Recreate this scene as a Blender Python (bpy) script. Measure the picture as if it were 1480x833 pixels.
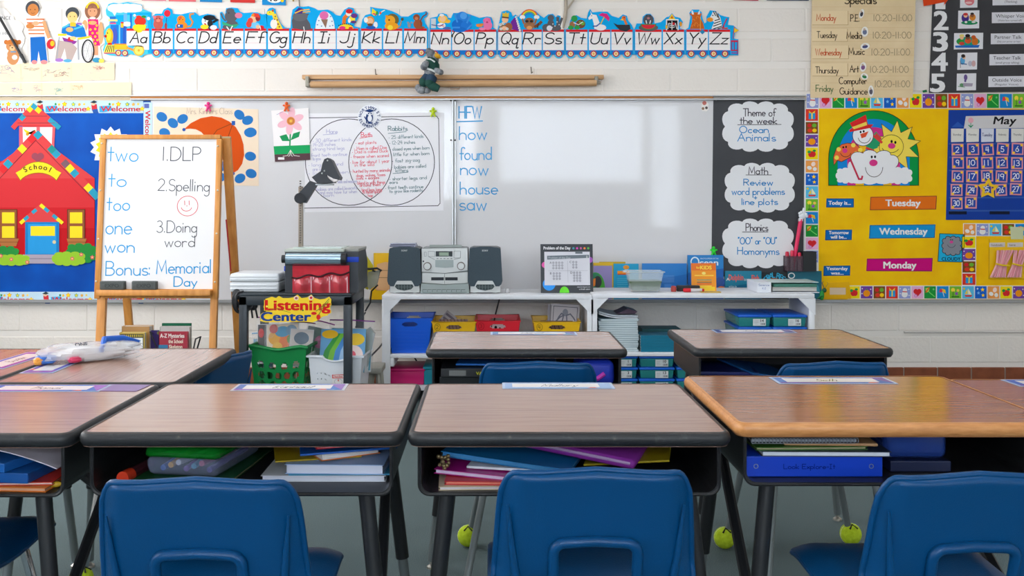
import bpy, bmesh, math, random
from mathutils import Vector, Matrix, noise
for _o in list(bpy.data.objects):
    bpy.data.objects.remove(_o)
random.seed(7)
SC = bpy.context.scene
COL = SC.collection
R = math.radians

# ------------------------------------------------------------------ camera
F, H, VX, VY = 1410.0, 1.08, 710.0, 295.0      # focal length in px, eye height, vanishing point
cam_d = bpy.data.cameras.new('camera')
cam = bpy.data.objects.new('camera', cam_d)
COL.objects.link(cam)
cam.location = (0, 0, H)
cam.rotation_euler = (R(90), 0, 0)
cam_d.sensor_width = 36.0
cam_d.lens = F * 36.0 / 1480.0
cam_d.shift_x = (740.0 - VX) / 1480.0
cam_d.shift_y = -(416.5 - VY) / 1480.0
cam_d.clip_start = 0.05
SC.camera = cam

# ------------------------------------------------------------------ world, lights, exposure
SC.view_settings.view_transform = 'Standard'
SC.view_settings.look = 'None'
SC.view_settings.gamma = 1.0
SC.view_settings.use_curve_mapping = False
SC.view_settings.exposure = 0.2
wd = bpy.data.worlds.new('sky')
SC.world = wd
wd.use_nodes = True
wd.node_tree.nodes['Background'].inputs[0].default_value = (0.75, 0.85, 1.0, 1)
wd.node_tree.nodes['Background'].inputs[1].default_value = 0.6
try:
    SC.cycles.max_bounces = 8
    SC.cycles.diffuse_bounces = 4
    SC.cycles.sample_clamp_indirect = 6.0
except Exception:
    pass

def area_light(name, loc, target, sx, sy, power, col):
    l = bpy.data.lights.new(name, 'AREA')
    l.shape = 'RECTANGLE'; l.size = sx; l.size_y = sy; l.energy = power; l.color = col
    o = bpy.data.objects.new(name, l)
    COL.objects.link(o)
    o.location = loc
    o.rotation_euler = (Vector(target) - Vector(loc)).to_track_quat('-Z', 'Y').to_euler()
    return o

ROOM = dict(x0=-3.6, x1=3.4, y0=-3.2, y1=5.86, z1=2.95)
# daylight in the window openings of the wall on the left, and of the wall behind the camera
area_light('daylight_side_window', (-3.50, 3.9, 1.85), (0.4, 4.1, 1.35), 2.6, 1.5, 42, (1.0, 0.94, 0.85))
area_light('daylight_side_window', (-3.50, 0.9, 1.85), (0.4, 1.4, 1.1), 2.4, 1.5, 30, (1.0, 0.95, 0.88))
for (_x, _z, _w, _h, _p) in ((1.22, 2.03, 2.2, 1.2, 54), (-1.1, 1.9, 1.75, 1.45, 84), (2.66, 1.68, .44, 1.9, 15)):
    area_light('daylight_rear_window', (_x, -3.225, _z), (_x, 0, _z), _w, _h, _p, (0.86, 0.94, 1.0))

# ------------------------------------------------------------------ materials
_mats = {}
def lin(c):
    c = c / 255.0
    return c / 12.92 if c <= 0.04045 else ((c + 0.055) / 1.055) ** 2.4
def col4(c):
    return (lin(c[0]), lin(c[1]), lin(c[2]), 1.0)
def mat(c, rough=0.55, metal=0.0, trans=0.0, alpha=1.0, ior=1.45, coat=0.0, spec=0.5, bump=0.0, bscale=200.0, emit=0.0, name=None):
    key = (c, rough, metal, trans, alpha, ior, coat, spec, bump, bscale, emit)
    if key in _mats:
        return _mats[key]
    m = bpy.data.materials.new(name or 'surface')
    m.use_nodes = True
    nt = m.node_tree
    b = nt.nodes['Principled BSDF']
    b.inputs['Base Color'].default_value = col4(c)
    b.inputs['Roughness'].default_value = rough
    b.inputs['Metallic'].default_value = metal
    b.inputs['Transmission Weight'].default_value = trans
    b.inputs['Alpha'].default_value = alpha
    b.inputs['IOR'].default_value = ior
    b.inputs['Coat Weight'].default_value = coat
    b.inputs['Specular IOR Level'].default_value = spec
    if emit:
        b.inputs['Emission Color'].default_value = col4(c)
        b.inputs['Emission Strength'].default_value = emit
    if bump:
        n = nt.nodes.new('ShaderNodeTexNoise'); n.inputs['Scale'].default_value = bscale; n.inputs['Detail'].default_value = 3
        t = nt.nodes.new('ShaderNodeTexCoord'); nt.links.new(t.outputs['Object'], n.inputs['Vector'])
        bp = nt.nodes.new('ShaderNodeBump'); bp.inputs['Strength'].default_value = bump; bp.inputs['Distance'].default_value = 0.01
        nt.links.new(n.outputs['Fac'], bp.inputs['Height']); nt.links.new(bp.outputs['Normal'], b.inputs['Normal'])
    _mats[key] = m
    return m

def tex_mat(name, ramp, scale=(1, 1, 1), nscale=8.0, detail=6.0, rough=0.5, bump=0.0, bdist=0.002, distort=0.0, wave=None, spec=0.5, coat=0.0):
    """noise stretched by scale, coloured by a ramp of (position, colour)"""
    m = bpy.data.materials.new(name); m.use_nodes = True
    nt = m.node_tree; b = nt.nodes['Principled BSDF']
    tc = nt.nodes.new('ShaderNodeTexCoord'); mp = nt.nodes.new('ShaderNodeMapping')
    mp.inputs['Scale'].default_value = scale
    nt.links.new(tc.outputs['Object'], mp.inputs['Vector'])
    n = nt.nodes.new('ShaderNodeTexNoise')
    n.inputs['Scale'].default_value = nscale; n.inputs['Detail'].default_value = detail; n.inputs['Distortion'].default_value = distort
    nt.links.new(mp.outputs[0], n.inputs['Vector'])
    cr = nt.nodes.new('ShaderNodeValToRGB')
    els = cr.color_ramp.elements
    while len(els) < len(ramp):
        els.new(0.5)
    for e, (p, c) in zip(els, ramp):
        e.position = p; e.color = col4(c)
    nt.links.new(n.outputs['Fac'], cr.inputs['Fac'])
    nt.links.new(cr.outputs['Color'], b.inputs['Base Color'])
    b.inputs['Roughness'].default_value = rough
    b.inputs['Specular IOR Level'].default_value = spec
    b.inputs['Coat Weight'].default_value = coat
    if bump:
        bp = nt.nodes.new('ShaderNodeBump'); bp.inputs['Strength'].default_value = bump; bp.inputs['Distance'].default_value = bdist
        nt.links.new(n.outputs['Fac'], bp.inputs['Height']); nt.links.new(bp.outputs['Normal'], b.inputs['Normal'])
    return m

# ------------------------------------------------------------------ mesh building
def P(px, py, d):
    """the point at depth d (metres from the camera's plane) seen at a photo pixel"""
    return Vector(((px - VX) / F * d, d, H - (py - VY) / F * d))

class MB:
    def __init__(s):
        s.v, s.f, s.m, s.mats = [], [], [], []
    def mi(s, m):
        if isinstance(m, tuple):
            m = mat(m)
        if m not in s.mats:
            s.mats.append(m)
        return s.mats.index(m)
    def add(s, vs, fs, m):
        o = len(s.v); k = s.mi(m)
        s.v += [tuple(p) for p in vs]
        for f in fs:
            s.f.append([i + o for i in f]); s.m.append(k)
    def add_bm(s, bm, m):
        bm.verts.index_update()
        s.add([v.co.copy() for v in bm.verts], [[v.index for v in f.verts] for f in bm.faces], m)
        bm.free()
    def box(s, x0, x1, y0, y1, z0, z1, m, bev=0.0, seg=2, mx=None):
        bm = bmesh.new()
        bmesh.ops.create_cube(bm, size=1.0)
        for v in bm.verts:
            v.co = Vector(((x0 + x1) / 2 + v.co.x * (x1 - x0), (y0 + y1) / 2 + v.co.y * (y1 - y0), (z0 + z1) / 2 + v.co.z * (z1 - z0)))
        if bev:
            bmesh.ops.bevel(bm, geom=list(bm.edges), offset=bev, segments=seg, profile=0.5, affect='EDGES')
        if mx is not None:
            for v in bm.verts:
                v.co = mx @ v.co
        s.add_bm(bm, m)
        return s
    def taper(s, w0, d0, w1, d1, z0, z1, m, bev=0.0, open_top=False, t=0.003, mx=None):
        """box with a bottom w0 x d0 and a top w1 x d1, centred on the origin"""
        bm = bmesh.new()
        vs = [bm.verts.new((sx * w / 2, sy * d / 2, z)) for (w, d, z) in ((w0, d0, z0), (w1, d1, z1)) for (sx, sy) in ((-1, -1), (1, -1), (1, 1), (-1, 1))]
        bm.faces.new([vs[i] for i in (3, 2, 1, 0)])
        for i in range(4):
            j = (i + 1) % 4
            bm.faces.new([vs[i], vs[j], vs[4 + j], vs[4 + i]])
        if not open_top:
            bm.faces.new(vs[4:])
        if bev:
            es = [e for e in bm.edges if not e.is_boundary]
            bmesh.ops.bevel(bm, geom=es, offset=bev, segments=3, profile=0.5, affect='EDGES')
        if open_top:
            bmesh.ops.solidify(bm, geom=list(bm.faces), thickness=t)
        if mx is not None:
            for v in bm.verts:
                v.co = mx @ v.co
        s.add_bm(bm, m)
        return s
    def prism(s, pts, a, b, m, axis='y', m_side=None):
        """polygon pts extruded from a to b along an axis; pts are (x,z), (x,y) or (y,z)"""
        def at(p, t):
            return (p[0], t, p[1]) if axis == 'y' else ((p[0], p[1], t) if axis == 'z' else (t, p[0], p[1]))
        n = len(pts)
        vs = [at(p, a) for p in pts] + [at(p, b) for p in pts]
        s.add(vs, [list(range(n)), list(range(2 * n - 1, n - 1, -1))], m)
        s.add(vs, [[(i + 1) % n, i, n + i, n + (i + 1) % n] for i in range(n)], m_side or m)
        return s
    def tube(s, pts, r, m, n=10, cap=True, closed=False):
        pts = [Vector(p) for p in pts]
        N = len(pts)
        rs = r if isinstance(r, (list, tuple)) else [r] * N
        tang = []
        for i in range(N):
            a = pts[(i - 1) % N] if (closed or i > 0) else pts[0]
            b = pts[(i + 1) % N] if (closed or i < N - 1) else pts[-1]
            tang.append((b - a).normalized())
        up = Vector((0, 0, 1)) if abs(tang[0].z) < 0.9 else Vector((1, 0, 0))
        u = tang[0].cross(up).normalized()
        vs, fs = [], []
        for i in range(N):
            t = tang[i]
            u = (u - t * u.dot(t)).normalized()
            w = t.cross(u)
            for k in range(n):
                a = 2 * math.pi * k / n
                vs.append(pts[i] + (u * math.cos(a) + w * math.sin(a)) * rs[i])
        for i in range(N if closed else N - 1):
            j = (i + 1) % N
            for k in range(n):
                l = (k + 1) % n
                fs.append([i * n + k, i * n + l, j * n + l, j * n + k])
        if cap and not closed:
            fs.append(list(range(n - 1, -1, -1)))
            fs.append([(N - 1) * n + k for k in range(n)])
        s.add(vs, fs, m)
        return s
    def lathe(s, prof, c, m, n=20):
        vs, fs = [], []
        for (r, z) in prof:
            for k in range(n):
                a = 2 * math.pi * k / n
                vs.append((c[0] + r * math.cos(a), c[1] + r * math.sin(a), c[2] + z))
        for i in range(len(prof) - 1):
            for k in range(n):
                l = (k + 1) % n
                fs.append([i * n + k, i * n + l, (i + 1) * n + l, (i + 1) * n + k])
        fs.append(list(range(n - 1, -1, -1)))
        fs.append([(len(prof) - 1) * n + k for k in range(n)])
        s.add(vs, fs, m)
        return s
    def ball(s, c, r, m, nu=14, nv=9, mx=None):
        r = r if isinstance(r, (list, tuple)) else (r, r, r)
        vs, fs = [], []
        for j in range(nv + 1):
            b = math.pi * j / nv
            for i in range(nu):
                a = 2 * math.pi * i / nu
                p = Vector((r[0] * math.sin(b) * math.cos(a), r[1] * math.sin(b) * math.sin(a), r[2] * math.cos(b)))
                if mx is not None:
                    p = mx @ p
                vs.append(p + Vector(c))
        for j in range(nv):
            for i in range(nu):
                k = (i + 1) % nu
                f = [j * nu + i, (j + 1) * nu + i, (j + 1) * nu + k, j * nu + k]
                if j == 0: f = [f[0], f[1], f[2]]
                elif j == nv - 1: f = [f[0], f[1], f[3]]
                fs.append(f)
        s.add(vs, fs, m)
        return s
    def obj(s, name, parent=None, loc=None, rot=None, smooth=35, merge=False):
        me = bpy.data.meshes.new(name)
        me.from_pydata(s.v, [], s.f)
        for m in s.mats:
            me.materials.append(m)
        me.polygons.foreach_set('material_index', s.m)
        me.validate()
        me.update()
        if smooth:
            me.polygons.foreach_set('use_smooth', [True] * len(me.polygons))
            me.set_sharp_from_angle(angle=R(smooth))
        o = bpy.data.objects.new(name, me)
        COL.objects.link(o)
        if parent is not None:
            o.parent = parent
        if loc is not None:
            o.location = loc
        if rot is not None:
            o.rotation_euler = rot
        return o

def tag(o, label, cat=None, group=None, kind=None):
    if label: o['label'] = label
    if cat: o['category'] = cat
    if group: o['group'] = group
    if kind: o['kind'] = kind
    return o
def structure(o, label=None):
    o['kind'] = 'structure'
    if label: o['label'] = label
    return o
def thing(name, label, cat, loc=(0, 0, 0), rotz=0.0, group=None, rot=None):
    o = bpy.data.objects.new(name, None)
    o.empty_display_size = 0.05
    COL.objects.link(o)
    o.location = loc
    o.rotation_euler = rot if rot is not None else (0, 0, rotz)
    return tag(o, label, cat, group)
def copy_tree(o, parent=None):
    c = o.copy(); COL.objects.link(c)
    if parent is not None:
        c.parent = parent
    for ch in list(o.children):
        copy_tree(ch, c)
    return c

# ------------------------------------------------------------------ a pen alphabet (strokes; cap height 10, x height 5)
def _a(cx, cy, rx, ry, a0, a1, n=9):
    return [(cx + rx * math.cos(R(a0 + (a1 - a0) * i / n)), cy + ry * math.sin(R(a0 + (a1 - a0) * i / n))) for i in range(n + 1)]
_o = _a(2.4, 2.5, 2.4, 2.5, 40, 400, 14)
PEN = {
 'a': (6.2, [_o, [(4.8, 5), (4.8, 0)]]), 'b': (6.2, [[(0, 10), (0, 0)], _a(2.4, 2.5, 2.4, 2.5, 180, -180, 14)]),
 'c': (5.4, [_a(2.4, 2.5, 2.4, 2.5, 50, 310)]), 'd': (6.2, [_o, [(4.8, 10), (4.8, 0)]]),
 'e': (6.0, [[(0, 2.5), (4.8, 2.7)] + _a(2.4, 2.5, 2.4, 2.5, 5, 315)]), 'f': (4.6, [_a(3.1, 8.4, 1.6, 1.6, 25, 180, 6) + [(1.5, 0)], [(0, 5), (3.4, 5)]]),
 'g': (6.2, [_o, [(4.8, 5), (4.8, -2)] + _a(2.5, -2, 2.3, 2.1, 0, -150, 7)]), 'h': (6.0, [[(0, 10), (0, 0)], _a(2.3, 2.7, 2.3, 2.3, 180, 0, 8) + [(4.6, 0)]]),
 'i': (2.2, [[(0, 5), (0, 0)], [(0, 7.2), (0, 7.9)]]), 'j': (3.4, [[(1.8, 5), (1.8, -2)] + _a(0.2, -2, 1.6, 2, 0, -140, 6), [(1.8, 7.2), (1.8, 7.9)]]),
 'k': (5.6, [[(0, 10), (0, 0)], [(4, 5), (0, 2), (4.4, 0)]]), 'l': (2.2, [[(0, 10), (0, 0)]]),
 'm': (8.4, [[(0, 5), (0, 0)], _a(1.7, 3.3, 1.7, 1.7, 180, 0, 7) + [(3.4, 0)], _a(5.1, 3.3, 1.7, 1.7, 180, 0, 7) + [(6.8, 0)]]),
 'n': (6.0, [[(0, 5), (0, 0)], _a(2.3, 2.7, 2.3, 2.3, 180, 0, 8) + [(4.6, 0)]]), 'o': (6.2, [_o]),
 'p': (6.2, [[(0, 5), (0, -4)], _a(2.4, 2.5, 2.4, 2.5, 180, -180, 14)]), 'q': (6.4, [_o, [(4.8, 5), (4.8, -3.4), (5.6, -3.8), (6.4, -3.2)]]),
 'r': (4.6, [[(0, 5), (0, 0)], _a(1.9, 3, 1.9, 2, 180, 45, 6)]), 's': (5.0, [_a(2, 3.75, 1.8, 1.25, 40, 270, 7) + _a(2, 1.25, 2, 1.25, 90, -150, 7)]),
 't': (4.6, [[(1.6, 9), (1.6, 0)], [(0, 5.6), (3.4, 5.6)]]), 'u': (6.0, [[(0, 5)] + _a(2.3, 2.3, 2.3, 2.3, 180, 360, 8), [(4.6, 5), (4.6, 0)]]),
 'v': (5.4, [[(0, 5), (2.1, 0), (4.2, 5)]]), 'w': (7.8, [[(0, 5), (1.6, 0), (3.2, 4.6), (4.8, 0), (6.4, 5)]]),
 'x': (5.4, [[(0, 5), (4.2, 0)], [(4.2, 5), (0, 0)]]), 'y': (5.8, [[(0, 5), (2.4, 0.2)], [(4.6, 5), (0.8, -4)]]), 'z': (5.4, [[(0, 5), (4.2, 5), (0, 0), (4.4, 0)]]),
 'A': (8.6, [[(0, 0), (3.6, 10), (7.2, 0)], [(1.4, 4), (5.8, 4)]]), 'B': (7.4, [[(0, 0), (0, 10), (2.6, 10)] + _a(2.8, 7.6, 2.5, 2.4, 90, -90, 7) + [(0, 5.2)], [(0, 5.2), (3, 5.2)] + _a(3, 2.6, 3, 2.6, 90, -90, 8) + [(0, 0)]]),
 'C': (8.6, [_a(4, 5, 4, 5, 50, 310, 14)]), 'D': (8.6, [[(0, 0), (0, 10), (2.4, 10)] + _a(2.4, 5, 4.8, 5, 90, -90, 12) + [(0, 0)]]),
 'E': (7.2, [[(5.6, 10), (0, 10), (0, 0), (5.6, 0)], [(0, 5), (4.6, 5)]]), 'F': (6.8, [[(5.6, 10), (0, 10), (0, 0)], [(0, 5), (4.4, 5)]]),
 'G': (8.8, [_a(4, 5, 4, 5, 50, 350, 14) + [(8, 4.6), (4.8, 4.6)]]), 'H': (8.0, [[(0, 10), (0, 0)], [(6.4, 10), (6.4, 0)], [(0, 5.2), (6.4, 5.2)]]),
 'I': (5.2, [[(0, 10), (3.6, 10)], [(1.8, 10), (1.8, 0)], [(0, 0), (3.6, 0)]]), 'J': (6.4, [[(4.8, 10), (4.8, 2.5)] + _a(2.4, 2.5, 2.4, 2.5, 0, -160, 8)]),
 'K': (7.4, [[(0, 10), (0, 0)], [(5.6, 10), (0, 4.4), (5.8, 0)]]), 'L': (6.8, [[(0, 10), (0, 0), (5.4, 0)]]),
 'M': (9.6, [[(0, 0), (0.8, 10), (4, 2), (7.2, 10), (8, 0)]]), 'N': (8.2, [[(0, 0), (0, 10), (6.4, 0), (6.4, 10)]]), 'O': (9.4, [_a(4, 5, 4, 5, 90, 450, 18)]),
 'P': (7.2, [[(0, 0), (0, 10), (2.6, 10)] + _a(2.8, 7.4, 2.8, 2.6, 90, -90, 8) + [(0, 4.8)]]), 'Q': (9.4, [_a(4, 5, 4, 5, 90, 450, 18), [(4.8, 2.4), (7.8, -0.6)]]),
 'R': (7.4, [[(0, 0), (0, 10), (2.6, 10)] + _a(2.8, 7.4, 2.8, 2.6, 90, -90, 8) + [(0, 4.8), (2.6, 4.8), (5.8, 0)]]), 'S': (7.0, [_a(2.9, 7.5, 2.7, 2.5, 30, 270, 9) + _a(2.9, 2.5, 2.9, 2.5, 90, -150, 9)]),
 'T': (7.6, [[(0, 10), (6.4, 10)], [(3.2, 10), (3.2, 0)]]), 'U': (8.0, [[(0, 10)] + _a(3.2, 3.2, 3.2, 3.2, 180, 360, 10) + [(6.4, 10)]]),
 'V': (8.0, [[(0, 10), (3.3, 0), (6.6, 10)]]), 'W': (11., [[(0, 10), (2.4, 0), (4.8, 9.5), (7.2, 0), (9.6, 10)]]), 'X': (7.6, [[(0, 10), (6.2, 0)], [(6.2, 10), (0, 0)]]),
 'Y': (7.4, [[(0, 10), (3.1, 5.2)], [(6.2, 10), (3.1, 5.2), (3.1, 0)]]), 'Z': (7.6, [[(0, 10), (6.2, 10), (0, 0), (6.4, 0)]]),
 '0': (7.4, [_a(3, 5, 3, 5, 90, 450, 16)]), '1': (3.4, [[(0.8, 10), (0.8, 0)]]), '2': (7.2, [_a(2.8, 7.2, 2.8, 2.8, 160, -30, 8) + [(0, 0), (5.8, 0)]]),
 '3': (7.2, [_a(2.6, 7.6, 2.5, 2.4, 140, -90, 8) + _a(2.8, 2.6, 2.9, 2.6, 90, -150, 9)]), '4': (7.2, [[(1.2, 10), (0, 4), (5.4, 4)], [(4.2, 10), (4.2, 0)]]),
 '5': (7.2, [[(5, 10), (0.8, 10), (0.5, 5.6)] + _a(2.7, 3, 2.9, 3, 120, -150, 10)]), '6': (7.2, [[(4.2, 10), (0.6, 4)] + _a(2.9, 2.7, 2.7, 2.7, 150, 510, 14)]),
 '7': (6.8, [[(0, 10), (5.6, 10), (1.8, 0)]]), '8': (7.2, [_a(2.8, 7.5, 2.3, 2.4, -90, 270, 12), _a(2.8, 2.6, 2.8, 2.6, 90, 450, 12)]), '9': (7.2, [_a(2.6, 7.2, 2.6, 2.7, 0, 360, 14), [(5.2, 7.2), (4.6, 0)]]),
 '.': (2.4, [[(0.2, 0), (0.2, 0.7)]]), ',': (2.4, [[(0.6, 0.6), (0, -1.6)]]), ':': (2.6, [[(0.2, 0.6), (0.2, 1.4)], [(0.2, 4.6), (0.2, 5.4)]]),
 "'": (2.0, [[(0.3, 10), (0, 8)]]), '"': (3.2, [[(0.3, 10.6), (0, 8.6)], [(1.6, 10.6), (1.3, 8.6)]]), '-': (4.8, [[(0.4, 4), (3.6, 4)]]), '!': (2.4, [[(0, 10), (0, 3)], [(0, 0), (0, .8)]]),
 '+': (5.0, [[(0, 3), (4, 3)], [(2, 5), (2, 1)]]), '*': (3.4, [[(0.6, 2.6), (1.6, 3.4)], [(0.6, 3.4), (1.6, 2.6)]]), '/': (4, [[(0, 0), (3, 10)]]), ' ': (4.2, []),
 '(': (3, [_a(3, 4, 2.6, 6, 130, 230, 6)]), ')': (3, [_a(-1, 4, 2.6, 6, 50, -50, 6)]), '?': (6, [_a(2.4, 7.6, 2.4, 2.4, 160, -60, 8) + [(2.4, 4), (2.4, 2.6)], [(2.4, 0), (2.4, .8)]]),
}
_print_cache = {}
def print_mesh(s, bold):
    k = (s, bold)
    if k not in _print_cache:
        c = bpy.data.curves.new('lettering', 'FONT')
        c.body = s; c.size = 1.0; c.offset = bold; c.resolution_u = 3
        o = bpy.data.objects.new('lettering', c)
        me = bpy.data.meshes.new_from_object(o)
        vs = [(v.co.x, v.co.y) for v in me.vertices]
        fs = [list(p.vertices) for p in me.polygons]
        bpy.data.objects.remove(o); bpy.data.curves.remove(c); bpy.data.meshes.remove(me)
        _print_cache[k] = (vs, fs)
    return _print_cache[k]

class Art(MB):
    """flat artwork on a sheet: 2D positions are photo pixels about an origin (ox, oy) on a plane d metres away (k metres a pixel)"""
    def __init__(s, ox, oy, d=None, t=0.001, k=None):
        super().__init__()
        s.ox, s.oy, s.t, s.n, s.d = ox, oy, t, 0, d
        s.k = k if k else d / F
        s.st = [(1, 0, 0, 1, 0, 0)]
        s.rough = 0.6
    def push(s, x, y, sx, sy=None, rot=0.0):
        sy = sx if sy is None else sy
        a, b, c, d, e, f = s.st[-1]
        cr, sr = math.cos(R(rot)), math.sin(R(rot))
        m = (sx * cr, sx * sr, -sy * sr, sy * cr, x, y)
        s.st.append((a * m[0] + c * m[1], b * m[0] + d * m[1], a * m[2] + c * m[3], b * m[2] + d * m[3], a * m[4] + c * m[5] + e, b * m[4] + d * m[5] + f))
        return s
    def pop(s):
        s.st.pop()
    def w(s, p):
        a, b, c, d, e, f = s.st[-1]
        x, y = a * p[0] + c * p[1] + e, b * p[0] + d * p[1] + f
        return ((x - s.ox) * s.k, -(y - s.oy) * s.k)
    def cm(s, c):
        return mat(c, s.rough, spec=.15 if s.rough > .5 else .4) if isinstance(c, tuple) else c
    def base(s, pts, c, t=None, y0=0.0, side=None):
        t = s.t if t is None else t
        s.prism([s.w(p) for p in pts], y0, y0 - t, s.cm(c), 'y', s.cm(side) if side else None)
        return s
    def brect(s, x0, y0, x1, y1, c, t=None, side=None):
        return s.base([(x0, y0), (x1, y0), (x1, y1), (x0, y1)], c, t, side=side)
    def layer(s):
        s.n += 1
        return -s.t - 0.0003 - s.n * 3.2e-5
    def poly(s, pts, c, y=None):
        y = s.layer() if y is None else y
        q = [s.w(p) for p in pts]
        s.add([(x, y, z) for x, z in q], [list(range(len(q)))], s.cm(c))
        return s
    def rect(s, x0, y0, x1, y1, c):
        return s.poly([(x0, y0), (x1, y0), (x1, y1), (x0, y1)], c)
    def ell(s, cx, cy, rx, ry, c, rot=0.0, n=20, a0=0, a1=360):
        pts = []
        for i in range(n if a1 - a0 == 360 else n + 1):
            a = R(a0 + (a1 - a0) * i / n)
            x, y = rx * math.cos(a), -ry * math.sin(a)
            pts.append((cx + x * math.cos(R(rot)) - y * math.sin(R(rot)), cy + x * math.sin(R(rot)) + y * math.cos(R(rot))))
        return s.poly(pts, c)
    def star(s, cx, cy, r, c, n=5, inner=0.45, rot=0.0):
        return s.poly([(cx + (r if i % 2 == 0 else r * inner) * math.sin(R(rot) + math.pi * i / n), cy - (r if i % 2 == 0 else r * inner) * math.cos(R(rot) + math.pi * i / n)) for i in range(2 * n)], c)
    def line(s, pts, w, c, y=None, closed=False):
        """a ribbon w pixels wide along pts"""
        y = s.layer() if y is None else y
        q = [Vector(s.w(p)) for p in pts]
        q = [p for i, p in enumerate(q) if i == 0 or (p - q[i - 1]).length > 1e-7]
        if closed and (q[0] - q[-1]).length < 1e-6: q.pop()
        N = len(q)
        if N < 2: return s
        h = w * s.k / 2 * (abs(s.st[-1][0] * s.st[-1][3] - s.st[-1][1] * s.st[-1][2]) ** 0.5 if len(s.st) > 1 else 1)
        vs = []
        for i in range(N):
            a = q[i - 1] if (closed or i > 0) else None
            b = q[(i + 1) % N] if (closed or i < N - 1) else None
            d1 = (q[i] - a).normalized() if a is not None else (b - q[i]).normalized()
            d2 = (b - q[i]).normalized() if b is not None else d1
            nn = Vector((-(d1.y + d2.y), d1.x + d2.x))
            nn = nn.normalized() if nn.length > 1e-4 else Vector((-d1.y, d1.x))
            c_ = max(0.45, nn.dot(Vector((-d1.y, d1.x))))
            off = nn * (h / c_)
            e = Vector((0, 0))
            if not closed and i == 0: e = -d1 * h * 0.6
            if not closed and i == N - 1: e = d1 * h * 0.6
            for sg in (1, -1):
                p = q[i] + off * sg + e
                vs.append((p.x, y, p.y))
        fs = [[2 * i, 2 * i + 1, 2 * ((i + 1) % N) + 1, 2 * ((i + 1) % N)] for i in range(N if closed else N - 1)]
        s.add(vs, fs, s.cm(c))
        return s
    def ring(s, cx, cy, rx, ry, w, c, n=28):
        return s.line([(cx + rx * math.cos(2 * math.pi * i / n), cy + ry * math.sin(2 * math.pi * i / n)) for i in range(n)], w, c, closed=True)
    def pen(s, txt, x, y, h, c, w=1.2, wide=None, slant=0.0, jit=0.0, rot=0.0, center=False):
        """handwriting: baseline (x, y), capital height h, fitted to width wide"""
        tot = sum(PEN[ch][0] if ch in PEN else 4 for ch in txt)
        kx = (wide / (tot - 1)) if wide else h / 10.0
        ky = h / 10.0
        cr, sr = math.cos(R(rot)), math.sin(R(rot))
        yy = s.layer()
        X = -tot * kx / 2 if center else 0.0
        ns = 0
        for ch in txt:
            adv, strokes = PEN.get(ch, (4, []))
            jx, jy = random.uniform(-jit, jit), random.uniform(-jit, jit)
            for st in strokes:
                pts = []
                for (u, v) in st:
                    ux = X + u * kx + v * ky * slant + jx
                    vy = -v * ky + jy
                    pts.append((x + ux * cr - vy * sr, y + ux * sr + vy * cr))
                ns += 1
                s.line(pts, w, c, y=yy - (ns % 4) * 1.6e-5, closed=len(st) > 4 and math.dist(st[0], st[-1]) < 1e-6)
            X += adv * kx
        return s
    def text(s, txt, x, y, h, c, wide=None, bold=0.015, center=False, rot=0.0, slant=0.0):
        """printed lettering: baseline (x, y), capital height h"""
        vs, fs = print_mesh(txt, 0.0)
        if not vs: return s
        x0 = min(v[0] for v in vs); x1 = max(v[0] for v in vs)
        ky = h / 0.70
        kx = wide / (x1 - x0) if wide else ky
        off = -(x1 - x0) * kx / 2 if center else 0.0
        cr, sr = math.cos(R(rot)), math.sin(R(rot))
        # heavier weights: the outline struck again a little to each side, each on its own layer
        for (bx, by) in (((-1, .6), (1, .6), (-1, -.6), (1, -.6), (0, 0)) if bold > .012 else ((0, 0),)):
            yy = s.layer(); q = []
            for (u, v) in vs:
                u, v = u + bx * bold, v + by * bold
                ux, vy = (u - x0) * kx + off + v * ky * slant, -v * ky
                p = s.w((x + ux * cr - vy * sr, y + ux * sr + vy * cr))
                q.append((p[0], yy, p[1]))
            s.add(q, fs, s.cm(c))
        return s
    def put(s, name, parent=None, rot=None, d=None, loc=None):
        return s.obj(name, parent, loc if loc is not None else P(s.ox, s.oy, d or s.d), rot, smooth=0)

def arc_pts(cx, cy, rx, ry, a0, a1, n=16):
    return [(cx + rx * math.cos(R(a0 + (a1 - a0) * i / n)), cy - ry * math.sin(R(a0 + (a1 - a0) * i / n))) for i in range(n + 1)]
def scallop(cx, cy, rx, ry, n, depth, per=7):
    """a bumpy cloud outline: n round bumps evenly spaced along a rounded oblong"""
    e, M = 0.62, 240
    base = []
    for i in range(M + 1):
        t = 2 * math.pi * i / M
        ca, sa = math.cos(t), math.sin(t)
        base.append((rx * math.copysign(abs(ca) ** e, ca), -ry * math.copysign(abs(sa) ** e, sa)))
    cum = [0.0]
    for i in range(M): cum.append(cum[-1] + math.hypot(base[i + 1][0] - base[i][0], base[i + 1][1] - base[i][1]))
    pts, j = [], 0
    for i in range(n * per):
        s_ = cum[-1] * i / (n * per)
        while cum[j + 1] < s_: j += 1
        f = (s_ - cum[j]) / max(1e-9, cum[j + 1] - cum[j])
        x, y = base[j][0] + (base[j + 1][0] - base[j][0]) * f, base[j][1] + (base[j + 1][1] - base[j][1]) * f
        l = math.hypot(x, y); m = min(rx, ry) * depth * 1.4 * (abs(math.sin(math.pi * i / per)) ** .7 - 0.75)
        pts.append((cx + x + x / l * m, cy + y + y / l * m))
    return pts
WHITE, BLACK = (238, 236, 234), (22, 22, 26)
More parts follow.
